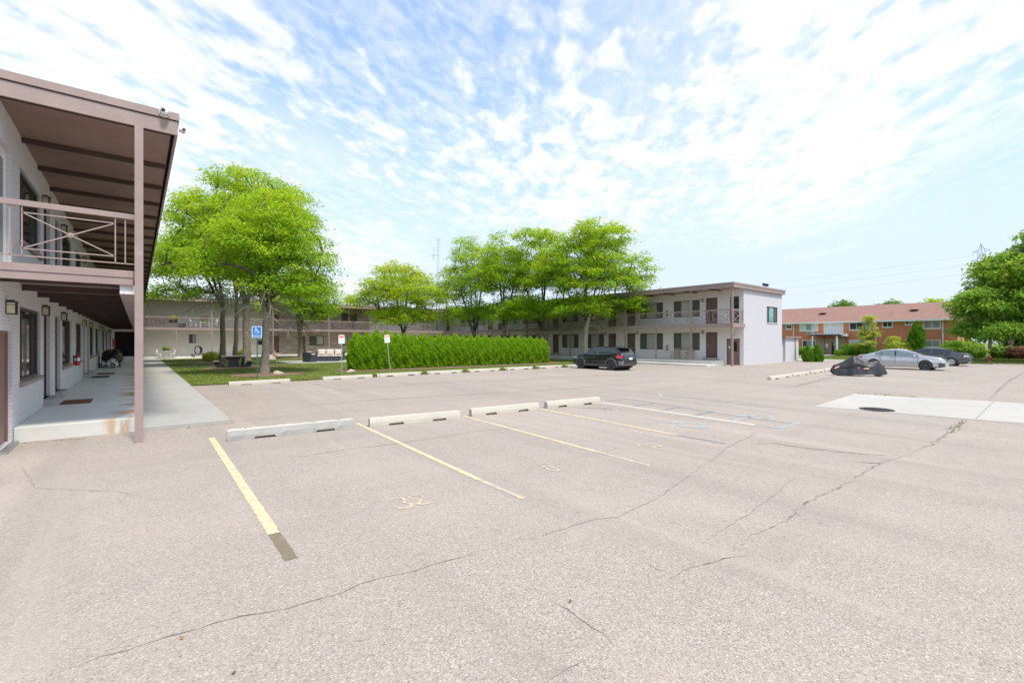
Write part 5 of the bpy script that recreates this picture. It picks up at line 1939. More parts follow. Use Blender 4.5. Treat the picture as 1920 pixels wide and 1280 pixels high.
def car(loc, rotz, label, spec, group=None):
    root = thing(spec['name'], loc, label, 'car', group, rotz)
    L, hw = spec['L'], spec['W'] / 2
    NX = 150
    xs = np.linspace(-L / 2, L / 2, NX)
    zt = smooth_curve(xs, spec['top'], 5)
    zb = np.minimum(smooth_curve(xs, spec['belt'], 5), zt - 0.015)
    z0 = smooth_curve(xs, spec['bot'], 3)
    ends = np.abs(xs) / (L / 2)
    w = hw * (1 - spec.get('taper', .16) * ends ** 7 - 0.03 * ends ** 2)
    nS, nG, nR = 14, 9, 5
    rings = []
    meta = []
    for i in range(NX):
        pts = [(0.0, z0[i], 0, 0), (w[i] * .84, z0[i], 0, 0)]
        H = zb[i] - z0[i]
        for s in np.linspace(0, 1, nS):
            y = w[i] * (0.93 + 0.07 * math.sin(min(1, .12 + s * 1.05) * PI) ** .7) - 0.045 * max(0, s - .55) ** 1.2
            y -= 0.018 * math.exp(-((s - .36) / .10) ** 2)
            pts.append((y, z0[i] + H * s, 1, s))
        yb = pts[-1][0]
        gh = zt[i] - zb[i]
        for t in np.linspace(0, 1, nG)[1:]:
            y = yb - gh * spec.get('tumble', .42) * (t ** 1.25) - 0.012
            pts.append((y, zb[i] + gh * .93 * t, 2, t))
        y1, z1 = pts[-1][0], pts[-1][1]
        for q in np.linspace(1, 0, nR)[1:]:
            pts.append((y1 * q, zt[i] - (zt[i] - z1) * q * q, 3, q))
        rings.append(pts)
    K = len(rings[0])
    groups = {}

    def put(key, quad):
        g = groups.setdefault(key, MB())
        g.add(quad, [(0, 1, 2, 3)], 0, True)
    wr = spec['r'] + 0.045
    for i in range(NX - 1):
        xc = (xs[i] + xs[i + 1]) / 2
        for j in range(K - 1):
            a, b, c, d = rings[i][j], rings[i][j + 1], rings[i + 1][j + 1], rings[i + 1][j]
            yc = (a[0] + b[0] + c[0] + d[0]) / 4
            zc = (a[1] + b[1] + c[1] + d[1]) / 4
            zone, s = b[2], (a[3] + b[3]) / 2 if a[2] == b[2] else b[3] / 2
            if zone <= 1 and yc > hw * .55 and any((xc - wx) ** 2 + (zc - spec['r']) ** 2 < wr ** 2 for wx in spec['wheels']):
                continue
            gh = (zt[i] + zt[i + 1] - zb[i] - zb[i + 1]) / 2
            key = spec['cls'](xc, yc, zc, zone, s, gh)
            for sg in (1, -1):
                if key in ('side_window', 'tail_light', 'headlight', 'pillar'):
                    key_ = (key, sg, 'front' if xc > -.13 else 'rear')
                else:
                    key_ = (key, 0, '')
                q = [(xs[i], sg * a[0], a[1]), (xs[i], sg * b[0], b[1]), (xs[i + 1], sg * c[0], c[1]), (xs[i + 1], sg * d[0], d[1])]
                put(key_, q if sg < 0 else q[::-1])
    for i, rev in ((0, True), (NX - 1, False)):
        poly = [(xs[i], p[0], p[1]) for p in rings[i]] + [(xs[i], -p[0], p[1]) for p in rings[i][::-1]]
        g = groups.setdefault(('body', 0, ''), MB())
        g.add(poly, [tuple(range(len(poly)))], 0)
    mats = spec['mats']
    body = None
    for key in [('body', 0, '')] + [k for k in groups if k[0] != 'body']:
        g = groups[key]
        # weld so that the shading is smooth
        idx, nv, mp = {}, [], []
        for v in g.v:
            kx = (round(v[0], 4), round(v[1], 4), round(v[2], 4))
            if kx not in idx:
                idx[kx] = len(nv)
                nv.append(v)
            mp.append(idx[kx])
        g.f = [tuple(dict.fromkeys(mp[q] for q in f)) for f in g.f]
        keep = [n_ for n_, f in enumerate(g.f) if len(f) > 2]
        g.f = [g.f[n_] for n_ in keep]
        g.m = [g.m[n_] for n_ in keep]
        g.sm = [g.sm[n_] for n_ in keep]
        g.v = nv
        g.build(key[0], mats[key[0]], root)
    # arches, wells, wheels
    for wx in spec['wheels']:
        for sg in (1, -1):
            m = MB()
            n = 22
            ro, ri = wr + spec.get('lip', 0.03), wr - 0.012
            vs = []
            for k in range(n + 1):
                a = R(-14) + (PI + R(28)) * k / n
                yo = np.interp(wx + ro * math.cos(a), xs, w) * 0.992
                yy = yo + 0.012 + (0.02 if spec.get('lip', .03) > .05 else 0.0)
                for rr_, dy in ((ri, -.10), (ri, 0), (ro, 0), (ro, -.07)):
                    vs.append((wx + rr_ * math.cos(a), sg * (yy + dy), spec['r'] + rr_ * math.sin(a)))
            fs = []
            for k in range(n):
                for q in range(3):
                    fs.append((4 * k + q, 4 * k + q + 1, 4 * k + 5 + q, 4 * k + 4 + q))
            m.add(vs, fs, 0, True)
            m.build('wheel_arch', spec['archmat'], root)
            wheel(root, wx, sg * (hw - 0.12), spec['r'], 0.21, spec['spokes'], spec['rim'], sg, spec.get('cover', False))
        m = MB()
        m.lathe([(wr, -hw + .06), (wr, hw - .06)], 20, (wx, 0, spec['r']), Matrix.Rotation(R(90), 3, 'X'))
        m.box((wx - wr * .9, -hw + .28, .16), (wx + wr * .9, hw - .28, .55))
        m.build('wheel_well', M_DARK, root)
    m = MB()
    m.box((-L / 2 + .35, -hw * .8, .17), (L / 2 - .35, hw * .8, float(np.min(z0)) + .03))
    m.build('underbody', M_DARK, root)
    for sg in (1, -1):
        m = MB()
        mx = spec['mirror'][0]
        m.blob((mx, sg * (hw + .07), spec['mirror'][1]), (.08, .10, .065), 10, 6, 1, 0.05)
        m.beam((mx + .02, sg * (hw - .12), spec['mirror'][1] - .05), (mx + .01, sg * (hw + .03), spec['mirror'][1] - .02), .05, .03)
        m.build('mirror', mats['body'], root)
        for hx in spec['handles']:
            m = MB()
            zz = spec['hz']
            m.box((hx - .09, sg * (hw - .012), zz - .014), (hx + .09, sg * (hw + .018), zz + .014))
            m.build('door_handle', spec.get('handlemat', mats['body']), root)
        # door shut lines
        for sx in spec['seams']:
            m = MB()
            yz = [(hw * .965, .32), (hw * 1.003, .55), (hw * .995, spec['hz'] - .03), (hw * .965, spec['hz'] + .07)]
            for (ya, za), (yb2, zb2) in zip(yz[:-1], yz[1:]):
                m.beam((sx, sg * (ya), za), (sx, sg * (yb2), zb2), .012, .012)
            m.build('door_seam', M_DARK, root)
    return root


def cls_suv(x, y, z, zone, s, gh):
    if zone <= 1 and z < .40 and abs(x) < 2.02:
        return 'cladding'
    if x < -1.85 and zone <= 1:
        if z < .60:
            return 'bumper_guard' if z > .36 else 'cladding'
    if x < -1.66 and .80 < z < 1.0 and y > .42 and zone <= 1:
        return 'tail_light'
    if x > 1.75 and .72 < z < .82 and y > .35 and zone <= 1:
        return 'headlight'
    if x > 2.0 and z < .66 and y < .6:
        return 'cladding'
    if zone == 2 and gh > .16 and .06 < s < .90 and -1.62 < x < 1.0:
        if -0.16 < x < -0.06:
            return 'cladding'
        if x > .92:
            return 'cladding'
        return 'side_window'
    if zone == 3 and .48 < x < 1.22:
        return 'windscreen'
    if zone == 3 and -1.98 < x < -1.62:
        return 'rear_window'
    return 'body'


SUV = dict(name='parked_car', L=4.32, W=1.74, r=0.335, wheels=(1.30, -1.27), spokes=5, rim=M_RIMDARK, archmat=M_CLAD, lip=0.075, taper=.15, tumble=.36,
           top=[(-2.16, .60), (-2.13, .95), (-2.02, 1.03), (-1.72, 1.36), (-1.5, 1.44), (-.6, 1.50), (.1, 1.49), (.45, 1.42), (1.16, 1.04), (1.3, 1.01), (1.9, .95), (2.08, .86), (2.16, .66)],
           belt=[(-2.16, .55), (-2.05, .98), (-1.6, 1.10), (-1.0, 1.02), (0, .97), (1.16, .95), (1.6, .93), (2.05, .82), (2.16, .6)],
           bot=[(-2.16, .42), (-2.05, .30), (-1.7, .24), (1.7, .24), (2.05, .28), (2.16, .38)],
           cls=cls_suv, mirror=(.82, 1.02), handles=(-.28, -1.12), hz=.90, seams=(.98, -.10, -1.02), handlemat=M_CARBLACK,
           mats=dict(body=M_CARBLACK, cladding=M_CLAD, bumper_guard=M_BUMPER, tail_light=M_TAIL, headlight=M_HEAD, side_window=M_CARGLASS, windscreen=M_CARGLASSL, rear_window=M_CARGLASS))


def cls_sedan(x, y, z, zone, s, gh):
    if x < -1.98 and .72 < z < .84 and y > .30 and zone <= 1:
        return 'tail_light'
    if x > 1.72 and .60 < z < .68 + (x - 1.72) * -.05 and y > .35 and zone <= 1:
        return 'headlight'
    if x > 2.02 and z < .50 and zone <= 1:
        return 'grille'
    if zone <= 1 and z < .235:
        return 'sill_trim'
    if zone == 2 and gh > .11 and .05 < s < .92 and -1.28 < x < 1.02:
        if -0.20 < x < -0.11 or (-.92 < x < -.89):
            return 'pillar'
        return 'side_window'
    if zone == 3 and .40 < x < 1.22:
        return 'windscreen'
    if zone == 3 and -1.72 < x < -.95:
        return 'rear_window'
    return 'body'


SED = dict(name='parked_car', L=4.66, W=1.75, r=0.325, wheels=(1.40, -1.30), spokes=5, rim=M_RIMDARK, archmat=M_CARSILVER, lip=0.02, taper=.2, tumble=.44,
           top=[(-2.33, .62), (-2.30, .88), (-2.2, .93), (-1.75, .98), (-.95, 1.29), (-.45, 1.365), (0, 1.375), (.3, 1.33), (.5, 1.26), (1.22, .955), (1.4, .93), (1.95, .85), (2.2, .765), (2.3, .67), (2.33, .55)],
           belt=[(-2.33, .55), (-2.2, .88), (-1.7, .93), (-1.0, .93), (0, .89), (1.0, .865), (1.5, .84), (2.0, .75), (2.25, .66), (2.33, .48)],
           bot=[(-2.33, .40), (-2.15, .26), (-1.7, .19), (1.7, .19), (2.1, .20), (2.33, .26)],
           cls=cls_sedan, mirror=(.86, .92), handles=(-.30, -1.02), hz=.80, seams=(1.02, -.14, -.95),
           mats=dict(body=M_CARSILVER, tail_light=M_TAIL, headlight=M_HEAD, grille=M_CLAD, sill_trim=M_RIMSILVER, side_window=M_CARGLASSL, pillar=M_CARBLACK, windscreen=M_CARGLASS, rear_window=M_CARGLASS))
SED2 = dict(SED)
SED2.update(archmat=M_CARGREY, rim=M_RIMSILVER, cover=True, spokes=7, W=1.78, L=4.75,
            top=[(-2.375, .62), (-2.33, .92), (-2.2, .98), (-1.75, 1.02), (-1.0, 1.31), (-.45, 1.40), (0, 1.41), (.35, 1.37), (.6, 1.29), (1.3, .97), (1.45, .94), (2.05, .83), (2.28, .72), (2.375, .5)],
            mats=dict(body=M_CARGREY, tail_light=M_TAILW, headlight=M_HEAD, grille=M_CLAD, sill_trim=M_CARGREY, side_window=M_CARGLASS, pillar=M_CARGREY, windscreen=M_CARGLASS, rear_window=M_CARGLASS))

suv = car((24.26, 20.05, gz(24.3)), R(90), 'black compact SUV with dark wheels parked nose-in beside the hedge', SUV)
m = MB()
m.box((-1.95, -.60, 1.415), (-1.52, .60, 1.455))
m.build('spoiler', M_CARBLACK, suv)
m = MB()
m.box((-2.205, -.16, .70), (-2.165, .16, .82))
m.build('licence_plate', M_LABEL, suv)
m = MB()
for sg in (1, -1):
    m.tube([(.25, sg * .55, 1.46), (.1, sg * .56, 1.52), (-1.2, sg * .55, 1.51), (-1.4, sg * .54, 1.45)], .018, 6)
m.build('roof_rail', M_BLACK, suv)
sedan = car((40.55, 7.62, gz(40.5)), R(-90), 'silver four-door sedan with black wheels parked behind the covered motorcycle', SED)
m = MB()
for sg in (1, -1):
    m.beam((2.16, sg * .80, .26), (2.06, sg * .84, .50), .05, .10)
m.build('fog_lamp_housing', M_CLAD, sedan)
dark = car((48.9, 7.35, gz(48.9)), R(90), 'dark blue-grey sedan with silver hubcaps, half hidden behind the silver car', SED2)

# ---------------------------------------------------------------- motorcycle under its cover
MO = thing('covered_motorcycle', (30.42, 7.5, gz(30.4)), 'motorcycle under a black fabric cover with orange tags, beside the wheel stops', 'motorcycle', rotz=math.atan2(-.81, .58))
sil = [(0, .40), (.05, .60), (.12, .65), (.22, .78), (.30, .93), (.40, 1.12), (.46, 1.04), (.56, .84), (.66, .76), (.74, .80), (.82, .87), (.88, .72), (.94, .52), (.985, .32), (1.0, .16)]
hem = [(0, .22), (.06, .04), (.15, .03), (.3, .05), (.5, .09), (.7, .10), (.74, .08), (.82, .06), (.9, .08), (.96, .10), (1, .12)]
LM = 2.62
nu, nv = 150, 81
rg = np.random.default_rng(5)
V = []
for i in range(nu):
    u = i / (nu - 1)
    top = float(np.interp(u, [p[0] for p in sil], [p[1] for p in sil]))
    bo = float(np.interp(u, [p[0] for p in hem], [p[1] for p in hem]))
    wid = 0.40 * math.sin(PI * min(1, max(0.02, u * 1.0))) ** .35 * (0.82 + .25 * math.exp(-((u - .40) / .13) ** 2))
    for j in range(nv):
        v = j / (nv - 1) * 2 - 1
        a = abs(v)
        z = top - (top - bo) * a ** 1.35
        y = math.copysign(wid * (0.10 * min(1, a * 6) + .90 * a ** .75), v) if a > 0 else 0
        # hanging folds that fan out from the seat and handlebar peaks
        f = 0.050 * math.exp(-((u - .40) / .20) ** 2) * math.sin(26 * (u - .40) / (0.35 + a)) * a
        f += 0.045 * math.exp(-((u - .80) / .16) ** 2) * math.sin(24 * (u - .80) / (0.4 + a)) * a
        f += 0.030 * math.sin(30 * (u - .10) / (0.5 + a)) * a * math.exp(-((u - .12) / .10) ** 2)
        sag = -0.09 * math.exp(-((a - .50) / .13) ** 2) * math.sin(PI * min(1, max(0, (u - .12) / .62)))
        y += math.copysign(f + sag, v) if a > 0.02 else 0
        V.append((LM * (u - .5), y, max(0.03, z + 0.010 * math.sin(23 * u + 7 * v) * a)))
mb = MB()
mb.add(V, [(i * nv + j, (i + 1) * nv + j, (i + 1) * nv + j + 1, i * nv + j + 1) for i in range(nu - 1) for j in range(nv - 1)], 0, True)
M_COVER = pm('black_cover_fabric', (0.018, 0.0185, 0.021), 0.45, var=0.2, vs=5, bs=0.3, bscale=25, spec=0.6)
cv = mb.build('cover', M_COVER, MO)
for (u, sgn, zz, rot) in ((.085, -1, .46, .5), (.585, -1, .42, .08)):
    mb = MB()
    x = LM * (u - .5)
    yy = [p for p in V if abs(p[0] - x) < .05 and p[1] < 0 and abs(p[2] - zz) < .08]
    y0 = min([p[1] for p in yy]) - .025 if yy else -.4
    mb.beam((x - .14 * math.cos(rot), y0, zz - .14 * math.sin(rot)), (x + .14 * math.cos(rot), y0 - .01, zz + .14 * math.sin(rot)), .012, .07)
    mb.beam((x - .10 * math.cos(rot), y0 - .009, zz - .10 * math.sin(rot)), (x + .10 * math.cos(rot), y0 - .019, zz + .10 * math.sin(rot)), .010, .03, 1)
    mb.build('orange_tag', [pm('orange_tag', (0.75, 0.18, 0.06), 0.5), M_LABEL], MO)
for u in (.155, .845):
    mb = MB()
    mb.lathe([(.20, -.06), (.29, -.07), (.31, -.03), (.31, .03), (.29, .07), (.20, .06)], 24, (LM * (u - .5), 0, .31), Matrix.Rotation(R(90), 3, 'X'))
    mb.build('wheel', M_TYRE, MO)
mb = MB()
mb.box((LM * .02, -.22, .0), (LM * .24, -.18, .03))
mb.build('hem_cord', M_STEEL, MO)

# ---------------------------------------------------------------- hydrant
M_HYD = pm('dull_hydrant_red', (0.30, 0.045, 0.045), .55, var=.25, vs=9)
HY = thing('fire_hydrant', (56.9, 4.75, gz(57)), 'red fire hydrant on the grass verge right of the dark sedan', 'fire hydrant')
m = MB()
m.lathe([(.17, 0), (.17, .06), (.12, .07), (.115, .52), (.15, .53), (.15, .57), (.12, .58), (.11, .66), (.06, .74), (.03, .76), (.03, .80), (0, .80)], 16)
m.build('barrel', M_HYD, HY)
for a in (0, 90, 180):
    m = MB()
    c, s = math.cos(R(a + 180)), math.sin(R(a + 180))
    m.tube([(c * .1, s * .1, .45), (c * .2, s * .2, .45)], .06, 10)
    m.tube([(c * .2, s * .2, .45), (c * .23, s * .23, .45)], .045, 6)
    m.build('outlet_cap', M_HYD, HY)
HY.scale = (.9, .9, .9)


# ---------------------------------------------------------------- porch things
def extinguisher(loc, rotz, label, tagged=False):
    t = thing('fire_extinguisher', loc, label, 'fire extinguisher', 'wall-hung fire extinguishers', rotz)
    m = MB()
    m.lathe([(0, 0), (.075, 0), (.08, .015), (.08, .33), (.065, .37), (.03, .40), (.028, .42)], 18)
    m.build('cylinder', M_RED, t)
    m = MB()
    m.lathe([(.0812, .17), (.0812, .27)], 18)
    m.build('instruction_band', M_LABEL, t)
    m = MB()
    m.lathe([(.03, .42), (.03, .45), (0, .455)], 10)
    m.beam((-.02, 0, .46), (.09, 0, .50), .02, .015)
    m.beam((-.02, 0, .44), (.09, 0, .45), .02, .012)
    m.build('valve', M_BLACK, t)
    m = MB()
    m.tube([(-.03, 0, .44), (-.10, 0, .40), (-.105, 0, .25), (-.095, 0, .10)], .011, 6)
    m.build('hose', M_HOSE, t)
    m = MB()
    m.box((-.05, .085, .05), (.05, .10, .36))
    m.build('bracket', M_BLACK, t)
    if tagged:
        m = MB()
        m.box((-.05, -.14, .38), (.05, -.13, .46))
        m.beam((0, -.03, .44), (0, -.13, .45), .006, .006)
        m.build('inspection_tag', M_YELLOW, t)
    return t


extinguisher((-1.665, 22.62, 0.98), R(90), 'red fire extinguisher with yellow tag on the porch wall below the lanterns', True)
extinguisher((-1.665, 22.62, 3.42), R(90), 'red fire extinguisher behind the upper railing of the porch wing', True)
extinguisher((36.195, 22.80, 1.00), R(-90), 'red fire extinguisher between the ground-floor windows of the far wing')
extinguisher((36.195, 22.80, 4.00), R(-90), 'red fire extinguisher between the upper windows of the far wing')
ec = thing('extinguisher_cabinet', (-1.72, 56.4, 1.25), 'small red wall cabinet at the dark far end of the porch', 'cabinet')
m = MB()
m.box((-.04, -.24, 0), (.16, .24, .75))
m.build('case', M_RED, ec)
m = MB()
m.box((.161, -.18, .08), (.168, .18, .66))
m.build('pane', M_GLASS, ec)


def doormat(loc, sx, sy, mat, label):
    m = MB()
    n = 14
    for i in range(n):
        a, b = -sx / 2 + sx * i / n, -sx / 2 + sx * (i + .93) / n
        m.box((a, -sy / 2, 0.004), (b, sy / 2, .022))
    m.box((-sx / 2 - .015, -sy / 2 - .015, 0.0), (sx / 2 + .015, sy / 2 + .015, .012))
    o = m.build('doormat', mat)
    o.location = loc
    return tag(o, label, 'doormat', 'doormats on the porch')


M_COIR = pm('brown_coir', (0.20, 0.085, 0.035), 0.95, var=0.35, vs=20, bs=0.8, bscale=120)
doormat((-1.22, 16.5, .281), .55, .95, M_COIR, 'brown coir doormat nearest the front end of the porch')
doormat((-1.24, 26.95, .281), .55, .95, pm('black_mat', (0.02, 0.02, 0.022), 0.9), 'black rubber doormat farther along the porch')
doormat((-1.15, 29.3, .281), .6, 1.0, M_COIR, 'brown doormat just beyond the black one on the porch')

# heap under a tarp by the porch wall
HP = thing('covered_grill', (-1.15, 36.6, .28), 'wheeled grill under a slumped brown and black cover by the porch wall', 'grill', rotz=R(8))
HP.scale = (.85, .85, .85)
m = MB()
m.blob((.05, .2, .72), (.52, .85, .46), 22, 14, 3, .28)
m.build('brown_cover', pm('brown_tarp', (0.105, 0.055, 0.036), 0.7, var=0.35, vs=3, bs=0.5, bscale=9), HP)
m = MB()
m.blob((-.02, -.35, .62), (.48, .5, .40), 20, 12, 8, .3)
m.blob((.1, .5, .45), (.42, .6, .38), 16, 10, 5, .3)
m.build('black_cover', M_COVER, HP)
m = MB()
for y in (-.6, .6):
    for x in (-.3, .32):
        m.tube([(x, y, .05), (x, y * .8, .55)], .02, 6)
m.build('frame', M_BLACK, HP)
for y in (-.62, .62):
    m = MB()
    m.lathe([(.05, -.03), (.13, -.03), (.14, 0), (.13, .03), (.05, .03)], 16, (.33, y, .14), Matrix.Rotation(R(90), 3, 'Y'))
    m.build('wheel', M_TYRE, HP)
BG = thing('shopping_bag', (-1.2, 35.25, .28), 'black and white patterned bag on the porch before the covered grill', 'bag')
M_PATB = pm('black_white_print', (0.75, 0.75, 0.75), 0.7, col2=(0.03, 0.03, 0.03), vs=9, lo=.47, hi=.53)
m = MB()
m.blob((0, 0, .24), (.36, .30, .26), 16, 10, 2, .2)
m.build('sack', M_PATB, BG)
m = MB()
for s in (-.08, .08):
    m.tube([(-.1, s, .46), (-.07, s, .58), (.07, s, .58), (.1, s, .46)], .012, 6)
m.build('handle', M_BLACK, BG)

# cameras and floodlight on the roof edges
sc_ = thing('security_camera', (0.40, 10.945, 6.20), 'white dome camera facing the lot on the front fascia of the porch roof', 'camera', 'cameras on the porch roof corner')
m = MB()
Mx = Matrix.Rotation(R(90), 3, 'X')
m.lathe([(.082, 0.0), (.082, .03), (.07, .05)], 20, (0, 0, 0), Mx)
m.blob((0, -.07, 0), (.062, .062, .062), 16, 10, 0, 0)
m.build('housing', M_WHITEP, sc_)
m = MB()
m.lathe([(0, .0), (.034, 0.0), (.036, -.02)], 16, (-.02, -.133, .012), Mx)
m.build('lens', M_BLACK, sc_)
sc2 = thing('security_camera', (0.64, 11.15, 6.03), 'small white bullet camera on the side fascia at the roof corner', 'camera', 'cameras on the porch roof corner')
m = MB()
m.tube([(0, 0, 0), (.03, 0, 0)], .045, 14)
m.tube([(.03, 0, 0), (.06, -.0, -.01), (.07, -.06, -.02)], .018, 8)
m.tube([(.07, .02, -.02), (.07, -.14, -.03)], .036, 12)
m.build('housing', M_WHITEP, sc2)
m = MB()
m.tube([(.07, -.141, -.03), (.07, -.146, -.03)], .028, 12)
m.build('lens', M_BLACK, sc2)
sc3 = thing('security_camera', (34.3, 22.3, 6.20), 'tiny white two-headed camera on the roof edge right of the big courtyard tree', 'camera')
m = MB()
m.lathe([(.06, 0), (.06, .10), (.03, .14), (0, .14)], 10)
for s in (-1, 1):
    m.tube([(0, s * .02, .12), (-.04, s * .16, .2)], .03, 8)
    m.blob((-.06, s * .20, .21), (.09, .07, .06), 10, 6, 0, 0)
m.build('housing', M_WHITEP, sc3)
fl = thing('floodlight', (40.35, 16.3, 6.20), 'twin dark floodlight on the roof edge over the white end wall', 'floodlight')
m = MB()
m.lathe([(.07, 0), (.07, .05), (.02, .07), (.02, .16)], 10)
m.build('mount', M_BLACK, fl)
for s in (-1, 1):
    m = MB()
    m.beam((s * .16, .10, .30), (s * .20, -.14, .20), .26, .22)
    m.tube([(0, 0, .14), (s * .14, 0, .22)], .02, 6)
    m.build('lamp_head', pm('dark_blue_metal', (0.05, 0.065, 0.10), 0.4, var=.1), fl)


# ---------------------------------------------------------------- courtyard furniture
def pbase(loc, name, label, cat, group=None, rotz=0.0):
    return thing(name, loc, label, cat, group, rotz)


PT = pbase((5.0, 35.6, .06), 'picnic_table', 'black hourglass-pedestal picnic table under the trees', 'picnic table', rotz=R(-10))
PT.scale = (.80, .9, 1.0)
m = MB()
m.box((-.85, -.42, .72), (.85, .42, .79))
m.build('table_top', pm('weathered_grey_top', (0.26, 0.23, 0.21), 0.7, var=.2, vs=4), PT, bevel=.01)
m = MB()
hg = [(-.62, 0), (-.44, .12), (-.34, .30), (-.36, .48), (-.55, .64), (-.80, .719), (.80, .719), (.55, .64), (.36, .48), (.34, .30), (.44, .12), (.62, 0)]
m.prism(hg, lambda u, v, t: (u, t, v), -.30, .30)
m.build('pedestal', M_HOSE, PT)
for s in (-1, 1):
    m = MB()
    m.box((s * 1.0 if s > 0 else -1.42, -.42, .40), (1.42 if s > 0 else -1.0, .42, .46))
    b = m.build('seat', MATS['weathered_grey_top'], PT, bevel=.01)
    m = MB()
    arm = [(.40, 0), (.42, .08), (.62, .10), (.85, .22), (1.02, .399), (1.40, .399), (1.28, .20), (1.15, .02), (.9, 0)]
    for t0 in (-.30, .24):
        m.prism([(s * u, v) for u, v in arm], lambda u, v, t: (u, t, v), t0, t0 + .06)
    m.build('seat_arm', M_HOSE, PT)

M_WICKER = pm('dark_wicker', (0.050, 0.055, 0.066), 0.65, var=0.4, vs=30, bs=0.8, bscale=60)
M_CUSH = pm('cream_cushion', (0.62, 0.54, 0.47), 0.9, var=0.08, bs=0.2, bscale=20)


def pillow(mb, c, sx, sy, sz, rotz=0, tilt=0):
    n = 8
    for side in (1, -1):
        vs = []
        for i in range(n + 1):
            for j in range(n + 1):
                u, v = i / n * 2 - 1, j / n * 2 - 1
                b = (1 - u ** 4) * (1 - v ** 4)
                pinch = 1 - .10 * (1 - abs(u)) * abs(v) - .10 * (1 - abs(v)) * abs(u)
                p = Vector((u * sx / 2 * pinch, side * sy / 2 * b ** .6, v * sz / 2 * pinch))
                p = Matrix.Rotation(rotz, 3, 'Z') @ Matrix.Rotation(tilt, 3, 'X') @ p
                vs.append(Vector(c) + p)
        mb.add(vs, [(i * (n + 1) + j, (i + 1) * (n + 1) + j, (i + 1) * (n + 1) + j + 1, i * (n + 1) + j + 1) for i in range(n) for j in range(n)], 0, True)


ZP = .056
ac = pbase((11.25, 40.6, ZP), 'wicker_armchair', 'dark wicker armchair seen from behind at the left of the patio', 'armchair', 'patio seating', R(-60))
m = MB()
m.box((-.42, -.42, .02), (.42, .42, .34))
m.box((-.42, -.42, .34), (-.28, .42, .62))
m.box((.28, -.42, .34), (.42, .42, .62))
m.prism([(-.42, .34), (-.42, .80), (-.36, .84), (-.26, .80), (-.24, .34)], lambda u, v, t: (t, u, v), -.42, .42)
m.build('frame', M_WICKER, ac, bevel=.03)
m = MB()
m.box((-.27, -.22, .341), (.27, .42, .48))
m.build('seat_cushion', M_CUSH, ac, bevel=.04)
m = MB()
pillow(m, (0, -.14, .66), .52, .18, .46, 0, R(-12))
m.build('back_cushion', M_CUSH, ac)
sf = pbase((13.55, 42.7, ZP), 'wicker_sofa', 'long dark wicker sofa with three cream cushions on the patio', 'sofa', 'patio seating', R(-20))
m = MB()
m.box((-1.25, -.40, .02), (1.25, .42, .34))
m.box((-1.25, .28, .34), (1.25, .42, .74))
m.box((-1.25, -.40, .34), (-1.08, .28, .60))
m.box((1.08, -.40, .34), (1.25, .28, .60))
m.build('frame', M_WICKER, sf, bevel=.03)
m = MB()
m.box((-1.07, -.42, .341), (1.07, .27, .46))
m.build('seat_cushion', M_CUSH, sf, bevel=.04)
for x in (-.72, -.02, .70):
    m = MB()
    pillow(m, (x, .15, .74), .68, .2, .56, R(3 * x), R(-14))
    m.build('pillow', M_CUSH, sf)
ct = pbase((13.0, 41.2, ZP), 'coffee_table', 'low dark wicker coffee table in front of the patio sofa', 'coffee table', rotz=R(-20))
m = MB()
m.box((-.85, -.32, .02), (.85, .32, .40))
m.build('frame', M_WICKER, ct, bevel=.02)
m = MB()
m.box((-.88, -.35, .401), (.88, .35, .425))
m.build('table_top', M_GLASS, ct)
ac2 = copy_thing(ac, (15.35, 42.0, ZP), R(75), 'dark wicker armchair at the right of the patio, half behind the hedge')

# bistro set on the rear walkway
ZB = 0.072


def bistro_chair(loc, rotz, label):
    t = pbase(loc, 'bistro_chair', label, 'chair', 'white bistro chairs', rotz)
    m = MB()
    m.lathe([(0, .44), (.20, .44), (.22, .455), (.20, .47), (0, .47)], 16)
    m.build('seat', M_WHITEP, t)
    for a in (45, 135, 225, 315):
        c, s = math.cos(R(a)), math.sin(R(a))
        m = MB()
        m.tube([(c * .17, s * .17, .45), (c * .22, s * .22, .25), (c * .20, s * .20, .12), (c * .27, s * .27, 0)], .017, 6)
        m.build('leg', M_WHITEP, t)
    m = MB()
    pts = [(.18 * math.cos(a) * 1.0, .19 + .03 * math.sin(a), .47 + .40 * math.sin(a)) for a in [PI * k / 12 for k in range(13)]]
    m.tube(pts, .016, 6)
    for k in range(1, 6):
        x = -.16 + .32 * k / 6
        m.tube([(x, .19, .47), (x * .6 + .04 * math.sin(k * 2), .21, .66), (x * .8, .215, .47 + .40 * math.sqrt(max(0, 1 - (x / .18) ** 2)))], .012, 5)
    m.tube([(-.16, .21, .66), (0, .215, .72), (.16, .21, .66)], .012, 5)
    m.build('backrest', M_WHITEP, t)
    return t


bistro_chair((1.72, 57.0, ZB), R(70), 'white cast bistro chair left of the little table by the rear wall')
bistro_chair((3.02 - .3, 57.15, ZB), R(-75), 'white cast bistro chair right of the little table, by the post')
bt = pbase((2.22, 57.05, ZB), 'bistro_table', 'small round white bistro table by the rear wall', 'table')
m = MB()
m.lathe([(0, .68), (.34, .68), (.35, .70), (.34, .72), (0, .72)], 20)
m.build('table_top', M_WHITEP, bt)
for a in (30, 150, 270):
    c, s = math.cos(R(a)), math.sin(R(a))
    m = MB()
    m.tube([(c * .25, s * .25, .68), (c * .07, s * .07, .42), (c * .14, s * .14, .2), (c * .3, s * .3, 0)], .018, 6)
    m.build('leg', M_WHITEP, bt)


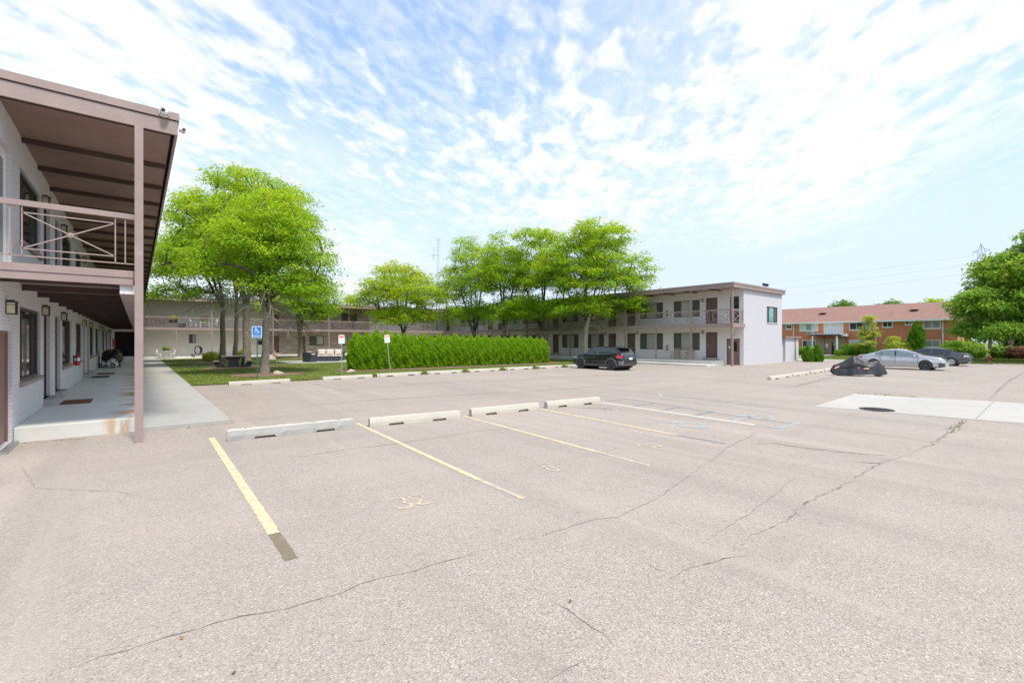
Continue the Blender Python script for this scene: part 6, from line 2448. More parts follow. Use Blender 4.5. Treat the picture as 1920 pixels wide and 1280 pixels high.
def potted(loc, label, r, h, n, seed, pot=M_BLACK, leafm=M_DKLEAF):
    t = shrub('potted_plant', loc, label, 'plant', [(0, 0, h + r * .75, r, r, r * .95)], n, leafm, seed, (.05, .022), stems=2)
    m = MB()
    m.lathe([(0, 0), (r * .5, 0), (r * .68, h), (r * .60, h), (r * .55, h * .9), (0, h * .9)], 12)
    m.build('pot', pot, t)
    return t


potted((2.08, 57.0, ZB + .722), 'dark leafy plant in a pot on the left of the bistro table', .17, .14, 500, 21)
potted((2.38, 57.1, ZB + .722), 'lighter green plant in a pot on the right of the bistro table', .17, .14, 500, 22, leafm=M_THUJA)
hr = pbase((4.9, 57.6, .202), 'hose_reel', 'black garden hose coiled on a wheeled reel against the rear wall', 'hose reel', rotz=R(25))
m = MB()
for k in range(5):
    ring = [(.36 * math.cos(2 * PI * i / 24) * (1 - .05 * k % 2), -.1 + .05 * k, .62 + .44 * math.sin(2 * PI * i / 24)) for i in range(25)]
    m.tube(ring, .036, 6, cap=False)
m.build('hose', M_HOSE, hr)
m = MB()
m.tube([(-.55, -.12, .05), (-.45, -.12, .75), (-.45, .14, .75), (-.55, .14, .05)], .02, 6)
m.tube([(-.5, 0, .2), (.3, 0, .2), (.0, 0, .6)], .02, 6)
m.build('frame', M_STEEL, hr)
for y in (-.16, .18):
    m = MB()
    m.lathe([(.03, -.02), (.11, -.02), (.11, .02), (.03, .02)], 14, (-.5, y, .11), Matrix.Rotation(R(90), 3, 'X'))
    m.build('wheel', M_TYRE, hr)
cn = pbase((12.05, 57.2, ZB), 'traffic_cone', 'faded orange traffic cone beside the rear wing post', 'traffic cone')
m = MB()
m.lathe([(.19, .03), (.13, .05), (.10, .25)], 16)
m.lathe([(.075, .42), (.03, .72), (.0, .73)], 16)
m.build('cone', pm('faded_orange', (0.70, 0.17, 0.07), 0.6, var=.15), cn)
m = MB()
m.lathe([(.10, .25), (.075, .42)], 16)
m.build('reflective_band', pm('pale_band', (0.72, 0.52, 0.42), .5), cn)
m = MB()
m.box((-.2, -.2, 0), (.2, .2, .03))
m.build('base', M_HOSE, cn)

# things on the rear balcony
ld = pbase((0.95, 57.43, 3.62), 'ladder', 'red extension ladder hung flat along the rear balcony railing', 'ladder')
m = MB()
m.beam((-.75, 0, .34), (1.6, 0, .34), .04, .075)
m.beam((-.75, -.005, -.22), (1.6, -.005, .02), .04, .075)
m.build('rail', pm('dull_red', (0.20, 0.055, 0.05), .5, var=.2), ld)
for k in range(7):
    m = MB()
    x = -.55 + k * .33
    m.tube([(x, .0, .34), (x + .06, .0, -.20 + .24 * (x + .75) / 2.35)], .022, 6)
    m.build('rung', M_BLACK, ld)


def planter(loc, label, w, h, n, seed, mat, leafm, lr=.3):
    t = shrub('planter_box', loc, label, 'planter', [(0, 0, h + lr * .55, w * .55, .2, lr)], n, leafm, seed, (.06, .03), stems=2)
    m = MB()
    m.prism([(-w / 2 * .85, 0), (w / 2 * .85, 0), (w / 2, h), (-w / 2, h)], lambda u, v, q: (u, q, v), -.18, .18)
    m.build('box', mat, t)
    return t


planter((2.85, 57.85, Z2 + .45), 'black planter box with green leaves hooked on the rear balcony', .7, .32, 500, 31, M_BLACK, M_LOCUST)
tub = pbase((3.55, 57.75, Z2 + .002), 'storage_tub', 'low black storage tub on the rear balcony floor', 'tub')
m = MB()
m.prism([(-.28, 0), (.28, 0), (.33, .36), (-.33, .36)], lambda u, v, q: (u, q, v), -.2, .2)
m.build('tub', M_HOSE, tub)
m = MB()
m.box((-.35, -.22, .361), (.35, .22, .40))
m.build('lid', M_BLACK, tub)


def balcony_chair(loc, rotz, label, mat, group, s=1.0):
    t = pbase(loc, 'garden_chair', label, 'chair', group, rotz)
    m = MB()
    m.box((-.23 * s, -.23 * s, .41), (.23 * s, .23 * s, .45))
    m.build('seat', mat, t)
    for x in (-1, 1):
        for y in (-1, 1):
            m = MB()
            m.tube([(x * .21 * s, y * .21 * s, .41), (x * .24 * s, y * .25 * s, 0)], .022, 6)
            m.build('leg', mat, t)
        m = MB()
        m.tube([(x * .24 * s, .23 * s, .44), (x * .26 * s, .22 * s, .66), (x * .26 * s, -.2 * s, .66), (x * .24 * s, -.22 * s, .44)], .022, 6)
        m.build('armrest', mat, t)
    m = MB()
    m.tube([(-.22 * s, .22 * s, .44), (-.24 * s, .30 * s, .92), (.24 * s, .30 * s, .92), (.22 * s, .22 * s, .44)], .022, 6)
    for k in range(4):
        x = -.15 + .1 * k
        m.tube([(x * s, .22 * s, .45), (x * s, .30 * s, .92)], .016, 6)
    m.build('backrest', mat, t)
    return t


GWC = 'white chairs on the rear balcony'
balcony_chair((4.55, 58.0, Z2 + .002), R(80), 'white garden chair left of the small table on the rear balcony', M_WHITEP, GWC, .95)
balcony_chair((6.35, 58.0, Z2 + .002), R(-80), 'white garden chair right of the small table on the rear balcony', M_WHITEP, GWC, .95)
tb = pbase((5.5, 57.95, Z2 + .002), 'balcony_table', 'white slatted table on the rear balcony holding a green trough', 'table')
m = MB()
m.box((-.45, -.3, .55), (.45, .3, .60))
m.box((-.40, -.26, .25), (.40, .26, .28))
m.build('table_top', M_WHITEP, tb)
for x in (-.4, .4):
    for y in (-.25, .25):
        m = MB()
        m.box((x - .025, y - .025, 0), (x + .025, y + .025, .549))
        m.build('leg', M_WHITEP, tb)
planter((5.5, 57.9, Z2 + .604), 'green trough with red flowers on the white balcony table', .62, .28, 400, 33, pm('leaf_green_plastic', (0.10, 0.20, 0.03), .5), M_RLEAF, .22)
GDC = 'dark chairs on the upper balcony corner'
balcony_chair((31.6, 58.2, Z2 + .002), R(60), 'dark garden chair at the left on the upper balcony over the hedge', M_BLACK, GDC, 1.15)
balcony_chair((33.2, 58.2, Z2 + .002), R(-50), 'dark garden chair at the right on the upper balcony over the hedge', M_BLACK, GDC, 1.15)
sd = pbase((32.4, 58.0, Z2 + .002), 'side_table', 'small dark side table between the two dark balcony chairs', 'table')
m = MB()
m.lathe([(0, .5), (.27, .5), (.27, .53), (0, .53)], 16)
m.build('table_top', M_BLACK, sd)
for a in (0, 120, 240):
    m = MB()
    m.tube([(.2 * math.cos(R(a)), .2 * math.sin(R(a)), .5), (.25 * math.cos(R(a)), .25 * math.sin(R(a)), 0)], .02, 6)
    m.build('leg', M_BLACK, sd)
# plastic chairs on the side porch
M_TANP = pm('tan_plastic', (0.50, 0.36, 0.25), .5, var=.08)
GTC = 'tan chairs on the side porch'


def porch_chair(loc, rotz, label):
    t = pbase(loc, 'porch_chair', label, 'chair', GTC, rotz)
    m = MB()
    m.box((-.27, -.25, .40), (.27, .25, .44))
    m.build('seat', M_TANP, t)
    for x in (-1, 1):
        for y in (-1, 1):
            m = MB()
            m.beam((x * .25, y * .24, 0), (x * .26, y * .25, .62 if y < 0 else .9), .05, .05)
            m.build('leg', M_TANP, t)
        m = MB()
        m.beam((x * .26, -.28, .63), (x * .27, .25, .63), .06, .04)
        m.build('armrest', M_TANP, t)
    m = MB()
    for z in (.52, .64, .76, .88):
        m.beam((-.24, .25, z), (.24, .25, z), .03, .07)
    m.build('backrest', M_TANP, t)
    return t


porch_chair((35.75, 21.7, .272), R(-95), 'tan porch chair farther from the door, under the front-right windows')
porch_chair((35.75, 20.5, .272), R(-75), 'tan porch chair nearer the brown door, half behind the post')
# rocks
for loc, s, l in (((5.85, 27.05, .02), .20, 'rounded pale rock in the mulch at the foot of the nearest tree'), ((9.5, 26.3, .0), .19, 'flat pale rock at the left foot of the hedge'), ((8.9, 44.6, .03), .4, 'big pale boulder behind the patio by the leaning tree')):
    m = MB()
    m.blob((0, 0, s * .35), (s * 1.5, s, s * .75), 14, 9, int(loc[0] * 10), .18)
    o = m.build('rock', pm('pale_rock', (0.46, 0.40, 0.32), .9, var=.3, vs=6, bs=.6, bscale=20))
    o.location = loc
    tag(o, l, 'rock')


# ================================================================== VEGETATION
GL = 'honey locusts in the courtyard'
ZL = 0.03
tree('honey_locust', (5.44, 28.3, ZL), 'nearest honey locust with pale forked trunk behind the accessible parking sign', 'tree',
     [(0.3, 0, 7.3, 3.0, 2.9, 2.2, 3), (1.5, -1.0, 6.5, 1.7, 1.7, 1.5, 1.3), (-1.5, .6, 6.2, 2.0, 2.0, 1.6, 1.2), (0.5, 0, 9.0, 1.7, 1.7, 1.4, 1), (1.2, -.6, 5.0, 2.4, 2.2, 1.0, .6)],
     0.20, 3.3, 74, 537, M_LOCUST, 11, lean=(.1, -.05), bark=M_BARKL, group=GL, dead=24, lowz=4.1, leaf=(.095, .034), pad=(.7, 1.25), nleaders=3, mind=1.15)
tree('honey_locust', (5.84, 36.1, ZL), 'tallest honey locust with dark trunk right of the picnic table', 'tree',
     [(-.5, 0, 9.6, 3.6, 3.3, 3.2, 3), (.2, 0, 12.3, 2.6, 2.4, 1.5, 1.4), (2.0, -1.2, 10.8, 2.2, 2.2, 1.8, 1), (-2.8, 1.4, 10.4, 1.8, 1.8, 1.8, 1), (-2.5, 1, 7.2, 3.2, 3.0, 2.0, 1.4)],
     0.24, 4.2, 97, 500, M_LOCUST, 12, lean=(.0, .0), group=GL, dead=10, lowz=4.6, leaf=(.105, .038), pad=(.85, 1.4), nleaders=3, mind=1.3)
tree('honey_locust', (5.55, 45.0, ZL), 'leftmost honey locust by the spiky plant, its crown reaching to the porch roof', 'tree',
     [(-1.2, 0, 8.2, 4.0, 3.5, 2.6, 3), (-2.6, 1.3, 8.4, 2.3, 2.3, 2.2, 1.4), (0, 0, 10.8, 2.6, 2.6, 1.8, 1), (-2.6, 1, 5.8, 2.8, 2.6, 1.2, .8)],
     0.21, 4.6, 74, 412, M_LOCUST, 13, group=GL, leaf=(.125, .045), dead=6, lowz=3.7, pad=(1.0, 1.5), nleaders=3)
tree('honey_locust', (6.35, 44.2, ZL), 'slender honey locust between the two left trunks behind the picnic table', 'tree',
     [(.2, 0, 8.6, 3.2, 3.2, 2.6, 3), (.5, 0, 10.6, 2.4, 2.4, 1.8, 1)],
     0.17, 4.8, 46, 412, M_LOCUST, 14, lean=(.1, 0), group=GL, leaf=(.125, .045), dead=6, lowz=5.0, pad=(1.0, 1.4))
tree('honey_locust', (13.0, 50.2, ZL), 'low spreading honey locust with drooping bare twigs before the stone wall', 'tree',
     [(.7, -.5, 5.9, 2.8, 2.6, 2.0, 3), (-1.3, .8, 6.0, 2.6, 2.4, 2.0, 1.6), (1.6, -1.0, 4.7, 1.5, 1.5, 1.2, .8), (.2, 0, 7.8, 2.3, 2.2, 1.4, 1.1)],
     0.26, 2.6, 66, 321, M_LOCUST, 15, lean=(-.1, 0), group=GL, leaf=(.125, .045), dead=16, lowz=3.3, pad=(.9, 1.4), droop=.45)
tree('honey_locust', (22.4, 46.0, ZL), 'golden-tipped honey locust standing alone behind the left half of the hedge', 'tree',
     [(-.3, 0, 7.2, 4.0, 3.8, 2.4, 3), (-.5, 0, 8.8, 2.8, 2.6, 1.4, 1.4), (-3.4, 2.3, 6.2, 2.0, 2.0, 1.2, .9), (2.2, -1.6, 6.4, 1.8, 1.8, 1.5, 1), (.2, 0, 4.6, 3.4, 3.2, 1.2, 1.6)],
     0.24, 2.4, 92, 391, M_GOLD, 16, group=GL, leaf=(.125, .045), dead=2, lowz=3.2, pad=(.9, 1.5), nleaders=4, mind=1.3)
tree('honey_locust', (30.1, 43.8, ZL), 'honey locust with thin open crown in front of the antenna mast', 'tree',
     [(-.3, 0, 9.2, 3.8, 3.6, 3.6, 3), (-2.4, 1.2, 7.6, 2.6, 2.6, 2.2, 1.2), (-.8, 0, 12.0, 2.2, 2.2, 1.5, 1), (-.6, 0, 4.9, 3.6, 3.4, 1.5, 1.8)],
     0.25, 2.6, 87, 356, M_LOCUST, 17, group=GL, leaf=(.125, .045), dead=2, lowz=3.3, pad=(1.0, 1.6), nleaders=4, mind=1.4)
tree('honey_locust', (29.9, 38.0, ZL), 'honey locust second from the open one, over the middle of the hedge', 'tree',
     [(0, 0, 8.4, 3.3, 3.2, 3.0, 3), (-.2, 0, 11.2, 2.4, 2.4, 1.5, 1.2), (.6, -.4, 5.2, 3.2, 3.2, 1.6, 1.6)],
     0.23, 3.2, 73, 367, M_LOCUST, 18, group=GL, leaf=(.125, .045), dead=3, lowz=3.9, pad=(.9, 1.5))
tree('honey_locust', (31.5, 33.9, ZL), 'honey locust whose trunk rises over the right end of the hedge', 'tree',
     [(-.3, 0, 8.6, 3.4, 3.2, 3.0, 3), (-.6, 0, 11.6, 2.3, 2.3, 1.6, 1.2), (-.8, .6, 5.0, 3.2, 3.2, 1.5, 1.6)],
     0.26, 2.6, 77, 391, M_LOCUST, 19, group=GL, leaf=(.125, .045), dead=3, lowz=3.5, pad=(.9, 1.5))
tree('honey_locust', (31.35, 28.0, ZL), 'broad honey locust with pale knotted trunk rising behind the black car', 'tree',
     [(.8, -.5, 7.9, 4.0, 3.8, 3.0, 3), (.9, -.6, 10.9, 3.2, 3.0, 1.8, 1.8), (3.4, -2.6, 7.6, 2.2, 2.2, 2.2, 1.5), (-1.6, 1.2, 8.8, 2.4, 2.4, 2.0, 1.2), (3.0, -2.2, 5.0, 2.0, 2.0, .9, .8), (-.4, .3, 4.9, 3.2, 3.2, 1.2, 1.4)],
     0.25, 2.9, 119, 428, M_LOCUST, 20, lean=(.05, 0), bark=M_BARKL, group=GL, leaf=(.125, .045), dead=5, lowz=3.6, pad=(.8, 1.35), nleaders=4, mind=1.25)
tree('maple_tree', (62.3, 2.6, gz(62)), 'large dense maple with broad leaves at the right edge beyond the hydrant', 'tree',
     [(.6, -.5, 5.4, 5.8, 5.6, 2.8, 3), (-3.2, 2.5, 5.2, 2.3, 2.2, 1.5, 1.4), (.5, -.4, 8.5, 4.7, 4.5, 2.2, 2), (2.0, -1.6, 10.6, 3.2, 3.0, 2.0, 1.2), (-1.6, 1.2, 3.0, 4.0, 3.8, 1.3, 1.4), (2.2, -1.6, 3.2, 4.4, 4.4, 1.4, 1.2)],
     0.38, 1.5, 200, 420, M_MAPLE, 21, dead=0, lowz=1.5, pad=(.9, 1.5), flat=.42, leaf=(.12, .085), droop=.55, nleaders=5)
# trees beyond the roofs
far = [((14.5, 74.0), 8.3, 3.2, 'pale green tree top behind the rear wing, left of the golden locust', M_YLEAF, 41),
       ((36.5, 80.0), 8.0, 3.0, 'small tree top behind the rear wing near the antenna mast', M_YLEAF, 42),
       ((-2.0, 76.0), 7.6, 2.6, 'tree top peeping over the rear roof beside the porch wing', M_DKLEAF, 43),
       ((112, 47), 8.6, 6.0, 'dark round tree behind the red roof at its far left end', M_DKLEAF, 44),
       ((112, 30), 10.2, 5.0, 'dark tree behind the red roof, left of the middle', M_DKLEAF, 45),
       ((112, 23), 10.0, 5.0, 'dark tree behind the red roof, right of the middle', M_DKLEAF, 46),
       ((112, 16.5), 9.8, 3.6, 'lighter feathery tree behind the red roof', M_LOCUST, 47),
       ((108, 9.0), 10.0, 4.2, 'dark tree behind the red roof next to the maple', M_DKLEAF, 48),
       ((84, 5.2), 11.6, 4.2, 'dark green tree directly behind the left edge of the maple', M_DKLEAF, 49)]
for (x, y), hgt, r_, lab, mt, sd_ in far:
    tree('background_tree', (x, y, gz(x)), lab, 'tree', [(0, 0, hgt * .62, r_, r_, hgt * .36, 2), (r_ * .3, 0, hgt * .74, r_ * .6, r_ * .6, hgt * .22, 1)], .25, hgt * .28, 60, 170, mt, sd_,
         group='trees beyond the roofs', pad=(1.0, 1.7), flat=.6, leaf=(.20, .12), lowz=hgt * .3, mind=1.0)

for (x, y), hgt, r_, lab, mt, sd_ in (((96, -4.5), 7.5, 4.6, 'dark bushy tree seen low under the maple at the right picture edge', M_DKLEAF, 81), ((97, 3.2), 7.0, 4.2, 'dark bushy tree beyond the brick house corner, under the maple', M_DKLEAF, 82)):
    tree('background_tree', (x, y, gz(x)), lab, 'tree', [(0, 0, hgt * .45, r_, r_, hgt * .42, 2), (0, 0, 1.2, r_, r_, 1.4, 1.5)], .25, .6, 75, 170, mt, sd_,
         group='trees beyond the roofs', pad=(1.0, 1.7), flat=.7, leaf=(.20, .12), lowz=.4, mind=1.0)

# arborvitae hedge
GH = 'arborvitae trees of the hedge'
N = 25
protos = []
for i in range(N):
    t = i / (N - 1)
    x = 10.62 + (26.35 - 10.62) * t
    y = 28.42 - 0.10 * t
    hh = 2.42 - 0.28 * t
    if i == 0:
        lab = 'tapered arborvitae forming the free left end of the hedge'
    elif i == N - 1:
        lab = 'arborvitae at the right end of the hedge next to the black car'
    elif i == 3:
        lab = 'fourth arborvitae of the hedge from the left, left of the leaning sign'
    else:
        lab = '%s arborvitae counted from the left end of the hedge' % ORD[i]
    r_ = random.Random(i * 7 + 1)
    s = 1 + r_.uniform(-.05, .04)
    if i < 4:
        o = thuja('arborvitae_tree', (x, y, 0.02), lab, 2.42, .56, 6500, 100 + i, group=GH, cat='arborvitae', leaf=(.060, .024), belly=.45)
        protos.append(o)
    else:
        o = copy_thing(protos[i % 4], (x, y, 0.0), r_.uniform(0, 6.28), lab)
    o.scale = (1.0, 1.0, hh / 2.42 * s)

# conifers and shrubs before the brick house
thuja('arborvitae_tree', (47.4, 15.5, gz(47)), 'left one of two small cone-shaped evergreens by the white shed', 1.45, .44, 4200, 51, mat=M_THUJAD, belly=.18, group='two small evergreens by the shed', leaf=(.07, .03))
thuja('arborvitae_tree', (48.15, 14.95, gz(48)), 'right one of two small cone-shaped evergreens, nearer the lawn', 1.60, .44, 4200, 52, mat=M_THUJAD, belly=.18, group='two small evergreens by the shed', leaf=(.07, .03))
thuja('columnar_evergreen', (71.6, 12.0, gz(71)), 'tall dark columnar evergreen against the brick wall between two windows', 4.2, .74, 7000, 53, mat=M_THUJAD, leaf=(.13, .06), cat='evergreen', belly=.5)
shrub('round_shrub', (70.6, 8.1, gz(70)), 'big rounded variegated shrub behind the dark sedan', 'shrub', [(0, 0, .98, 1.55, 1.6, 1.0), (-.2, -.9, .8, 1.2, 1.2, .8), (.3, .9, .8, 1.1, 1.1, .8)], 7000, M_MAPLE, 54, leaf=(.13, .07))
shrub('yellow_shrub', (71.6, 13.7, gz(71)), 'loose yellow-green shrub against the brick wall behind the silver sedan', 'shrub', [(0, 0, 1.1, 1.3, 1.5, .95), (.2, -1.1, .9, 1.1, 1.2, .8), (0, .4, 2.0, .6, .8, .55)], 3600, M_YLEAF, 55, leaf=(.13, .045))
shrub('foundation_shrub', (71.8, 13.2, gz(71)), 'low dark shrub between the yellow shrub and the columnar evergreen', 'shrub', [(0, 0, .7, 1.1, 1.3, .75)], 1900, M_DKLEAF, 56, leaf=(.12, .06))
shrub('foundation_shrub', (71.6, 18.3, gz(71)), 'dense green rounded shrub right of the stone entrance', 'shrub', [(0, 0, .75, 1.1, 1.3, .8), (-.3, -1.5, .7, 1.0, 1.1, .75), (-1.0, .8, .35, .8, .9, .45)], 5200, M_THUJAD, 57, leaf=(.11, .06))
shrub('foundation_shrub', (71.0, 23.3, gz(70)), 'dark shrub below the left ground-floor window of the brick house', 'shrub', [(0, 0, .6, 1.1, 1.6, .6), (0, 2, .6, 1.1, 1.6, .6)], 4200, M_THUJAD, 58, leaf=(.11, .06))
tree('young_tree', (70.2, 16.2, gz(69)), 'young yellow-green tree with narrow upright crown before the brick house', 'tree',
     [(0, 0, 2.6, 1.1, 1.1, 1.2, 2), (0, .1, 4.4, .6, .6, .9, 1.3), (-.1, .2, 1.5, 1.3, 1.3, .7, .8)], .08, 1.0, 34, 70, M_YLEAF, 59, pad=(.3, .55), flat=.7, leaf=(.12, .06), mind=.42, lowz=.7)
for (x, y, r_, h_, m_, lab, s_) in ((71.5, 3.6, 1.2, 1.0, M_RLEAF, 'dark red shrub under the maple, left of the hydrant', 61), (72.0, 1.2, 1.1, 1.1, M_RLEAF, 'reddish shrub under the maple, right of the hydrant', 62),
                                   (72.5, 5.0, 1.1, .9, M_DKLEAF, 'low dark green shrub between the round shrub and the red one', 63), (73.0, -.9, 1.5, 1.5, M_DKLEAF, 'grey-green low shrub tree at the right picture edge under the maple', 64)):
    shrub('garden_shrub', (x, y, gz(x)), lab, 'shrub', [(0, 0, h_ * .7, r_, r_, h_ * .75)], 2600, m_, s_, leaf=(.12, .06), group='shrubs under the maple')
# ornamental grass by the leftmost tree
og = shrub('spiky_plant', (5.0, 47.2, .03), 'spiky pale-flowered ornamental grass clump beside the leftmost tree', 'plant', [(0, 0, .35, .7, .7, .45)], 900, M_YLEAF, 71, leaf=(.22, .018), upright=.6)
shrub('small_shrub', (8.3, 52.5, .03), 'small yellow-green shrub behind the tallest locust near the rear walk', 'shrub', [(0, 0, .5, .6, .6, .5)], 900, M_YLEAF, 72, leaf=(.10, .04))


# ================================================================== FAR THINGS
mast = thing('antenna_mast', (45.7, 78.9, 0), 'thin pale lattice antenna mast rising behind the rear wing', 'antenna mast')
M_MAST = pm('pale_mast_metal', (0.42, 0.45, 0.52), .5, .3, var=.1)
m = MB()
H = 21.8
for k in range(3):
    a = 2 * PI * k / 3 + .4
    m.tube([(.45 * math.cos(a), .45 * math.sin(a), 0), (.22 * math.cos(a), .22 * math.sin(a), H)], .05, 5)
nb = 30
for i in range(nb):
    z0, z1 = H * i / nb, H * (i + 1) / nb
    for k in range(3):
        a0, a1 = 2 * PI * k / 3 + .4, 2 * PI * (k + 1) / 3 + .4
        r0, r1 = .45 - .23 * i / nb, .45 - .23 * (i + 1) / nb
        m.tube([(r0 * math.cos(a0), r0 * math.sin(a0), z0), (r1 * math.cos(a1), r1 * math.sin(a1), z1)], .025, 4)
m.build('lattice', M_MAST, mast)
m = MB()
c, s = math.cos(-R(39)), math.sin(-R(39))
P3 = lambda u, z: (-u * c, -u * s, z)
m.tube([P3(0, 18.4), P3(1.0, 18.4)], .05, 5)
m.tube([P3(1.0, 17.5), P3(1.0, 20.1)], .045, 5)
m.tube([P3(.0, 19.5), P3(1.0, 19.5)], .03, 4)
m.tube([P3(-.7, H), P3(.9, H)], .02, 4)
for k in range(5):
    m.tube([P3(.3 + .4 * k, 18.35), P3(.45 + .4 * k, 18.65)], .02, 4)
m.tube([P3(.8, 18.4), P3(2.2, 18.2)], .022, 4)
m.build('side_antenna', M_MAST, mast)

tower = thing('transmission_tower', (369.8, 34.1, -1), 'distant grey transmission tower top above the maple', 'transmission tower', rotz=R(60))
M_TOWER = pm('distant_galvanised', (0.40, 0.45, 0.53), .6, .2, var=.1)
m = MB()
TH = 57.5
lv = [(0, 5.0), (20, 3.2), (38, 1.7), (48, 1.2), (53, 1.1), (TH, .1)]
for i in range(len(lv) - 1):
    (za, ra), (zb_, rb) = lv[i], lv[i + 1]
    cs = [(-1, -1), (1, -1), (1, 1), (-1, 1)]
    for k in range(4):
        p, q = cs[k], cs[(k + 1) % 4]
        m.tube([(p[0] * ra, p[1] * ra, za), (p[0] * rb, p[1] * rb, zb_)], .11, 4)
        m.tube([(p[0] * ra, p[1] * ra, za), (q[0] * rb, q[1] * rb, zb_)], .07, 4)
        m.tube([(q[0] * ra, q[1] * ra, za), (p[0] * rb, p[1] * rb, zb_)], .10, 4)
m.build('lattice', M_TOWER, tower)
arms = [(53.0, 4.2), (48.0, 5.2), (43.0, 4.6)]
for z, w_ in arms:
    m = MB()
    for s in (-1, 1):
        m.tube([(s * 1.1, 0, z + 1.2), (s * w_, 0, z)], .13, 4)
        m.tube([(s * 1.1, 0, z - .4), (s * w_, 0, z)], .13, 4)
        m.tube([(s * w_, 0, z), (s * w_, 0, z - 1.8)], .10, 4)
    m.build('cross_arm', M_TOWER, tower)
M_CABLE = pm('pale_cable', (0.50, 0.56, 0.63), .6, var=.05)
ca, sa = math.cos(R(60)), math.sin(R(60))
nm = ['highest', 'highest', 'middle', 'middle', 'lowest', 'lowest']
k = 0
for z, w_ in arms:
    for s in (-1, 1):
        p = Vector((369.8 + s * w_ * ca, 34.1 + s * w_ * sa, z - 2.8))
        q = p + Vector((-40, 360, -4.0))
        pts = [p.lerp(q, t / 24) + Vector((0, 0, -7.0 * math.sin(PI * t / 24))) for t in range(25)]
        mb = MB()
        mb.tube(pts, .026, 4, cap=False)
        o = mb.build('power_cable', M_CABLE)
        tag(o, '%s power line pair in the sky, %s wire' % (nm[k], 'nearer' if s < 0 else 'farther'), 'power line', 'power lines in the sky')
        k += 1



# ================================================================== SKY, SUN, CAMERA
TH0 = math.atan(703 / 863.0)
SUN_EL, SUN_AZ = R(60), R(177)
sdir = Vector((math.sin(SUN_AZ) * math.cos(SUN_EL), math.cos(SUN_AZ) * math.cos(SUN_EL), math.sin(SUN_EL)))
sun = bpy.data.lights.new('sun', 'SUN')
sun.energy = 2.1
sun.angle = R(10.0)
sun.color = (1.0, 0.94, 0.85)
so = bpy.data.objects.new('sun', sun)
COL.objects.link(so)
so.rotation_euler = sdir.to_track_quat('Z', 'Y').to_euler()

world = bpy.data.worlds.new('World')
scene.world = world
world.use_nodes = True
nt = world.node_tree
for n_ in list(nt.nodes):
    nt.nodes.remove(n_)
out = nt.nodes.new('ShaderNodeOutputWorld')
bg = nt.nodes.new('ShaderNodeBackground')
nt.links.new(bg.outputs[0], out.inputs[0])
sky = nt.nodes.new('ShaderNodeTexSky')
sky.sky_type = 'NISHITA'
sky.sun_disc = False
sky.sun_elevation = SUN_EL
sky.sun_rotation = SUN_AZ
sky.air_density = 1.0
sky.dust_density = 0.6
sky.ozone_density = 1.5
tc = nt.nodes.new('ShaderNodeTexCoord')
dirv = tc.outputs['Generated']
sep = nt.nodes.new('ShaderNodeSeparateXYZ')
nt.links.new(dirv, sep.inputs[0])
zc = math_n(nt, 'ADD', math_n(nt, 'MAXIMUM', sep.outputs[2], 0.0), 0.05)
u = math_n(nt, 'DIVIDE', sep.outputs[0], zc)
v = math_n(nt, 'DIVIDE', sep.outputs[1], zc)
# the cloud streets run away towards the north-east
ANG = R(44)
a_ = math_n(nt, 'ADD', math_n(nt, 'MULTIPLY', u, math.cos(ANG)), math_n(nt, 'MULTIPLY', v, math.sin(ANG)))
b_ = math_n(nt, 'SUBTRACT', math_n(nt, 'MULTIPLY', v, math.cos(ANG)), math_n(nt, 'MULTIPLY', u, math.sin(ANG)))


def cvec(sa_, sb_, off, shear=0.0):
    c_ = nt.nodes.new('ShaderNodeCombineXYZ')
    nt.links.new(math_n(nt, 'ADD', math_n(nt, 'MULTIPLY', a_, sa_), math_n(nt, 'MULTIPLY', b_, shear)), c_.inputs[0])
    nt.links.new(math_n(nt, 'MULTIPLY', b_, sb_), c_.inputs[1])
    c_.inputs[2].default_value = off
    return c_.outputs[0]


def blob(px, py, lo, hi):
    """smooth 0..1 patch of sky round a compass direction"""
    f_ = Vector((math.sin(TH0), math.cos(TH0), 0))
    r_ = Vector((math.cos(TH0), -math.sin(TH0), 0))
    d = (f_ + r_ * ((px - 960) / 863.0) + Vector((0, 0, (637 - py) / 863.0))).normalized()
    vd = nt.nodes.new('ShaderNodeVectorMath')
    vd.operation = 'DOT_PRODUCT'
    nt.links.new(dirv, vd.inputs[0])
    vd.inputs[1].default_value = d
    return ramp(nt, vd.outputs['Value'], math.cos(R(lo)), math.cos(R(hi)))


n1 = noise(nt, cvec(5.6, 9.6, 5.3, 0.2), 1.0, 8, 0.56, 0.3)
n2 = noise(nt, cvec(0.8, 1.5, 7.1), 1.0, 4, 0.5, 0.3)
n3 = noise(nt, cvec(11.0, 17.0, 4.4, 5.0), 1.0, 6, 0.6, 0.3)
den = math_n(nt, 'ADD', math_n(nt, 'MULTIPLY', n1, 0.62), math_n(nt, 'MULTIPLY', n2, 0.20))
den = math_n(nt, 'ADD', den, math_n(nt, 'MULTIPLY', n3, 0.20))
cov = None
for (px, py, lo, hi, k) in ((40, 100, 24, 4, 0.12), (1330, 250, 24, 6, 0.06), (640, 200, 20, 5, -0.05), (1040, 60, 10, 3, -0.02), (1800, 90, 24, 6, 0.07), (950, 350, 12, 3, 0.05)):
    t_ = math_n(nt, 'MULTIPLY', blob(px, py, lo, hi), k)
    cov = t_ if cov is None else math_n(nt, 'ADD', cov, t_)
den = math_n(nt, 'ADD', den, cov)
cl = ramp(nt, den, 0.425, 0.66)
cl = math_n(nt, 'MAXIMUM', cl, math_n(nt, 'MULTIPLY', blob(1420, 170, 27, 8), math_n(nt, 'MULTIPLY_ADD', n3, 1.0, -0.08)))
cl = math_n(nt, 'MAXIMUM', cl, math_n(nt, 'MULTIPLY', ramp(nt, n3, 0.30, 0.7), 0.45))
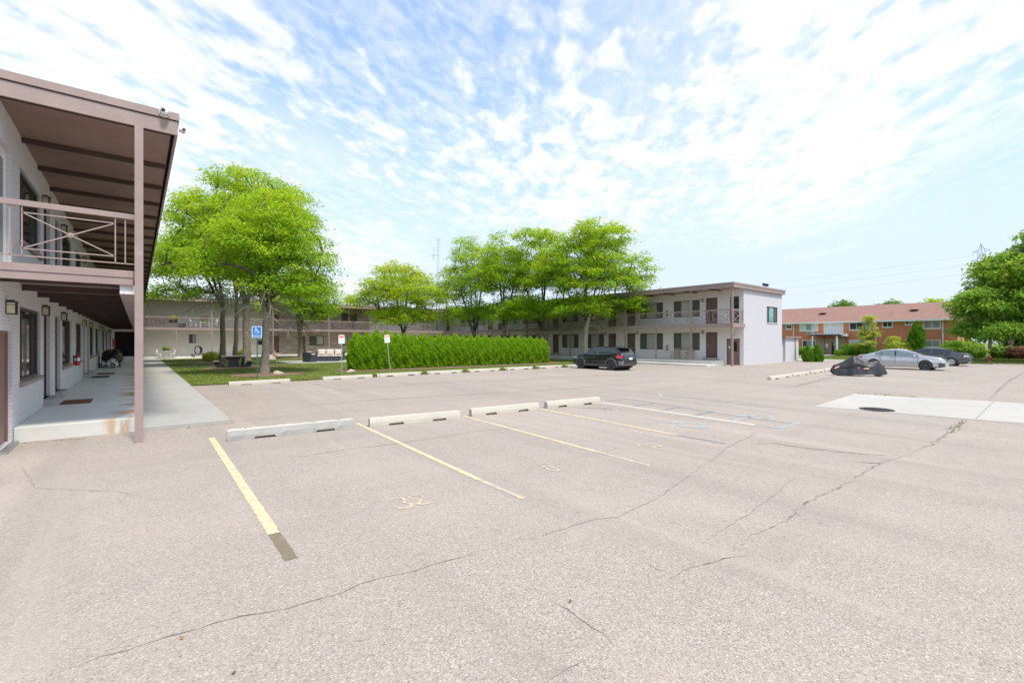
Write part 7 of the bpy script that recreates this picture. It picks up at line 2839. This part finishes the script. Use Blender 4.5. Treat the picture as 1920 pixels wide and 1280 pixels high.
# the sheet ends in a slanting edge: clear, milky blue sky below it towards the right
low = ramp(nt, math_n(nt, 'ADD', sep.outputs[2], math_n(nt, 'MULTIPLY_ADD', n2, 0.22, -0.11)), 0.13, 0.31)
right = math_n(nt, 'SUBTRACT', 1.0, math_n(nt, 'MULTIPLY', blob(1980, 480, 17, 5), 0.8))
cl = math_n(nt, 'MULTIPLY', math_n(nt, 'MULTIPLY', cl, low), right)
lowcl = math_n(nt, 'MULTIPLY', ramp(nt, math_n(nt, 'ADD', math_n(nt, 'MULTIPLY', n1, .45), math_n(nt, 'MULTIPLY', n2, .55)), 0.38, 0.58), math_n(nt, 'MULTIPLY', blob(470, 560, 24, 8), 0.8))
lowcl = math_n(nt, 'MULTIPLY', lowcl, ramp(nt, sep.outputs[2], 0.02, 0.12))
cl = math_n(nt, 'MAXIMUM', cl, lowcl)
veil = math_n(nt, 'MULTIPLY_ADD', ramp(nt, sep.outputs[2], 0.50, 0.05), 0.66, 0.26)
GAIN, CLOUD, VEIL = (1.62, 1.93, 2.0), (6.75, 6.8, 6.95), (4.8, 5.25, 6.1)
base = mixc(nt, 1.0, sky.outputs[0], GAIN, 'MULTIPLY')
c_sky = mixc(nt, veil, base, VEIL)
c_all = mixc(nt, math_n(nt, 'MULTIPLY', cl, 0.96), c_sky, CLOUD)
nt.links.new(c_all, bg.inputs['Color'])
bg.inputs['Strength'].default_value = 0.077

cam = bpy.data.cameras.new('camera')
cam.sensor_width = 36.0
cam.lens = 863.0 / 1920 * 36
cam.shift_y = -3.0 / 1920
cam.clip_start = 0.05
cam.clip_end = 3000
co = bpy.data.objects.new('camera', cam)
COL.objects.link(co)
co.location = (0, 0, 1.9)
co.rotation_euler = (R(90), 0, -TH0)
scene.camera = co
scene.view_settings.view_transform = 'Standard'
scene.view_settings.look = 'None'
scene.view_settings.exposure = 1.1
scene.view_settings.gamma = 1.0
scene.cycles.max_bounces = 12
scene.cycles.diffuse_bounces = 8
scene.cycles.transparent_max_bounces = 4
scene.cycles.use_denoising = True
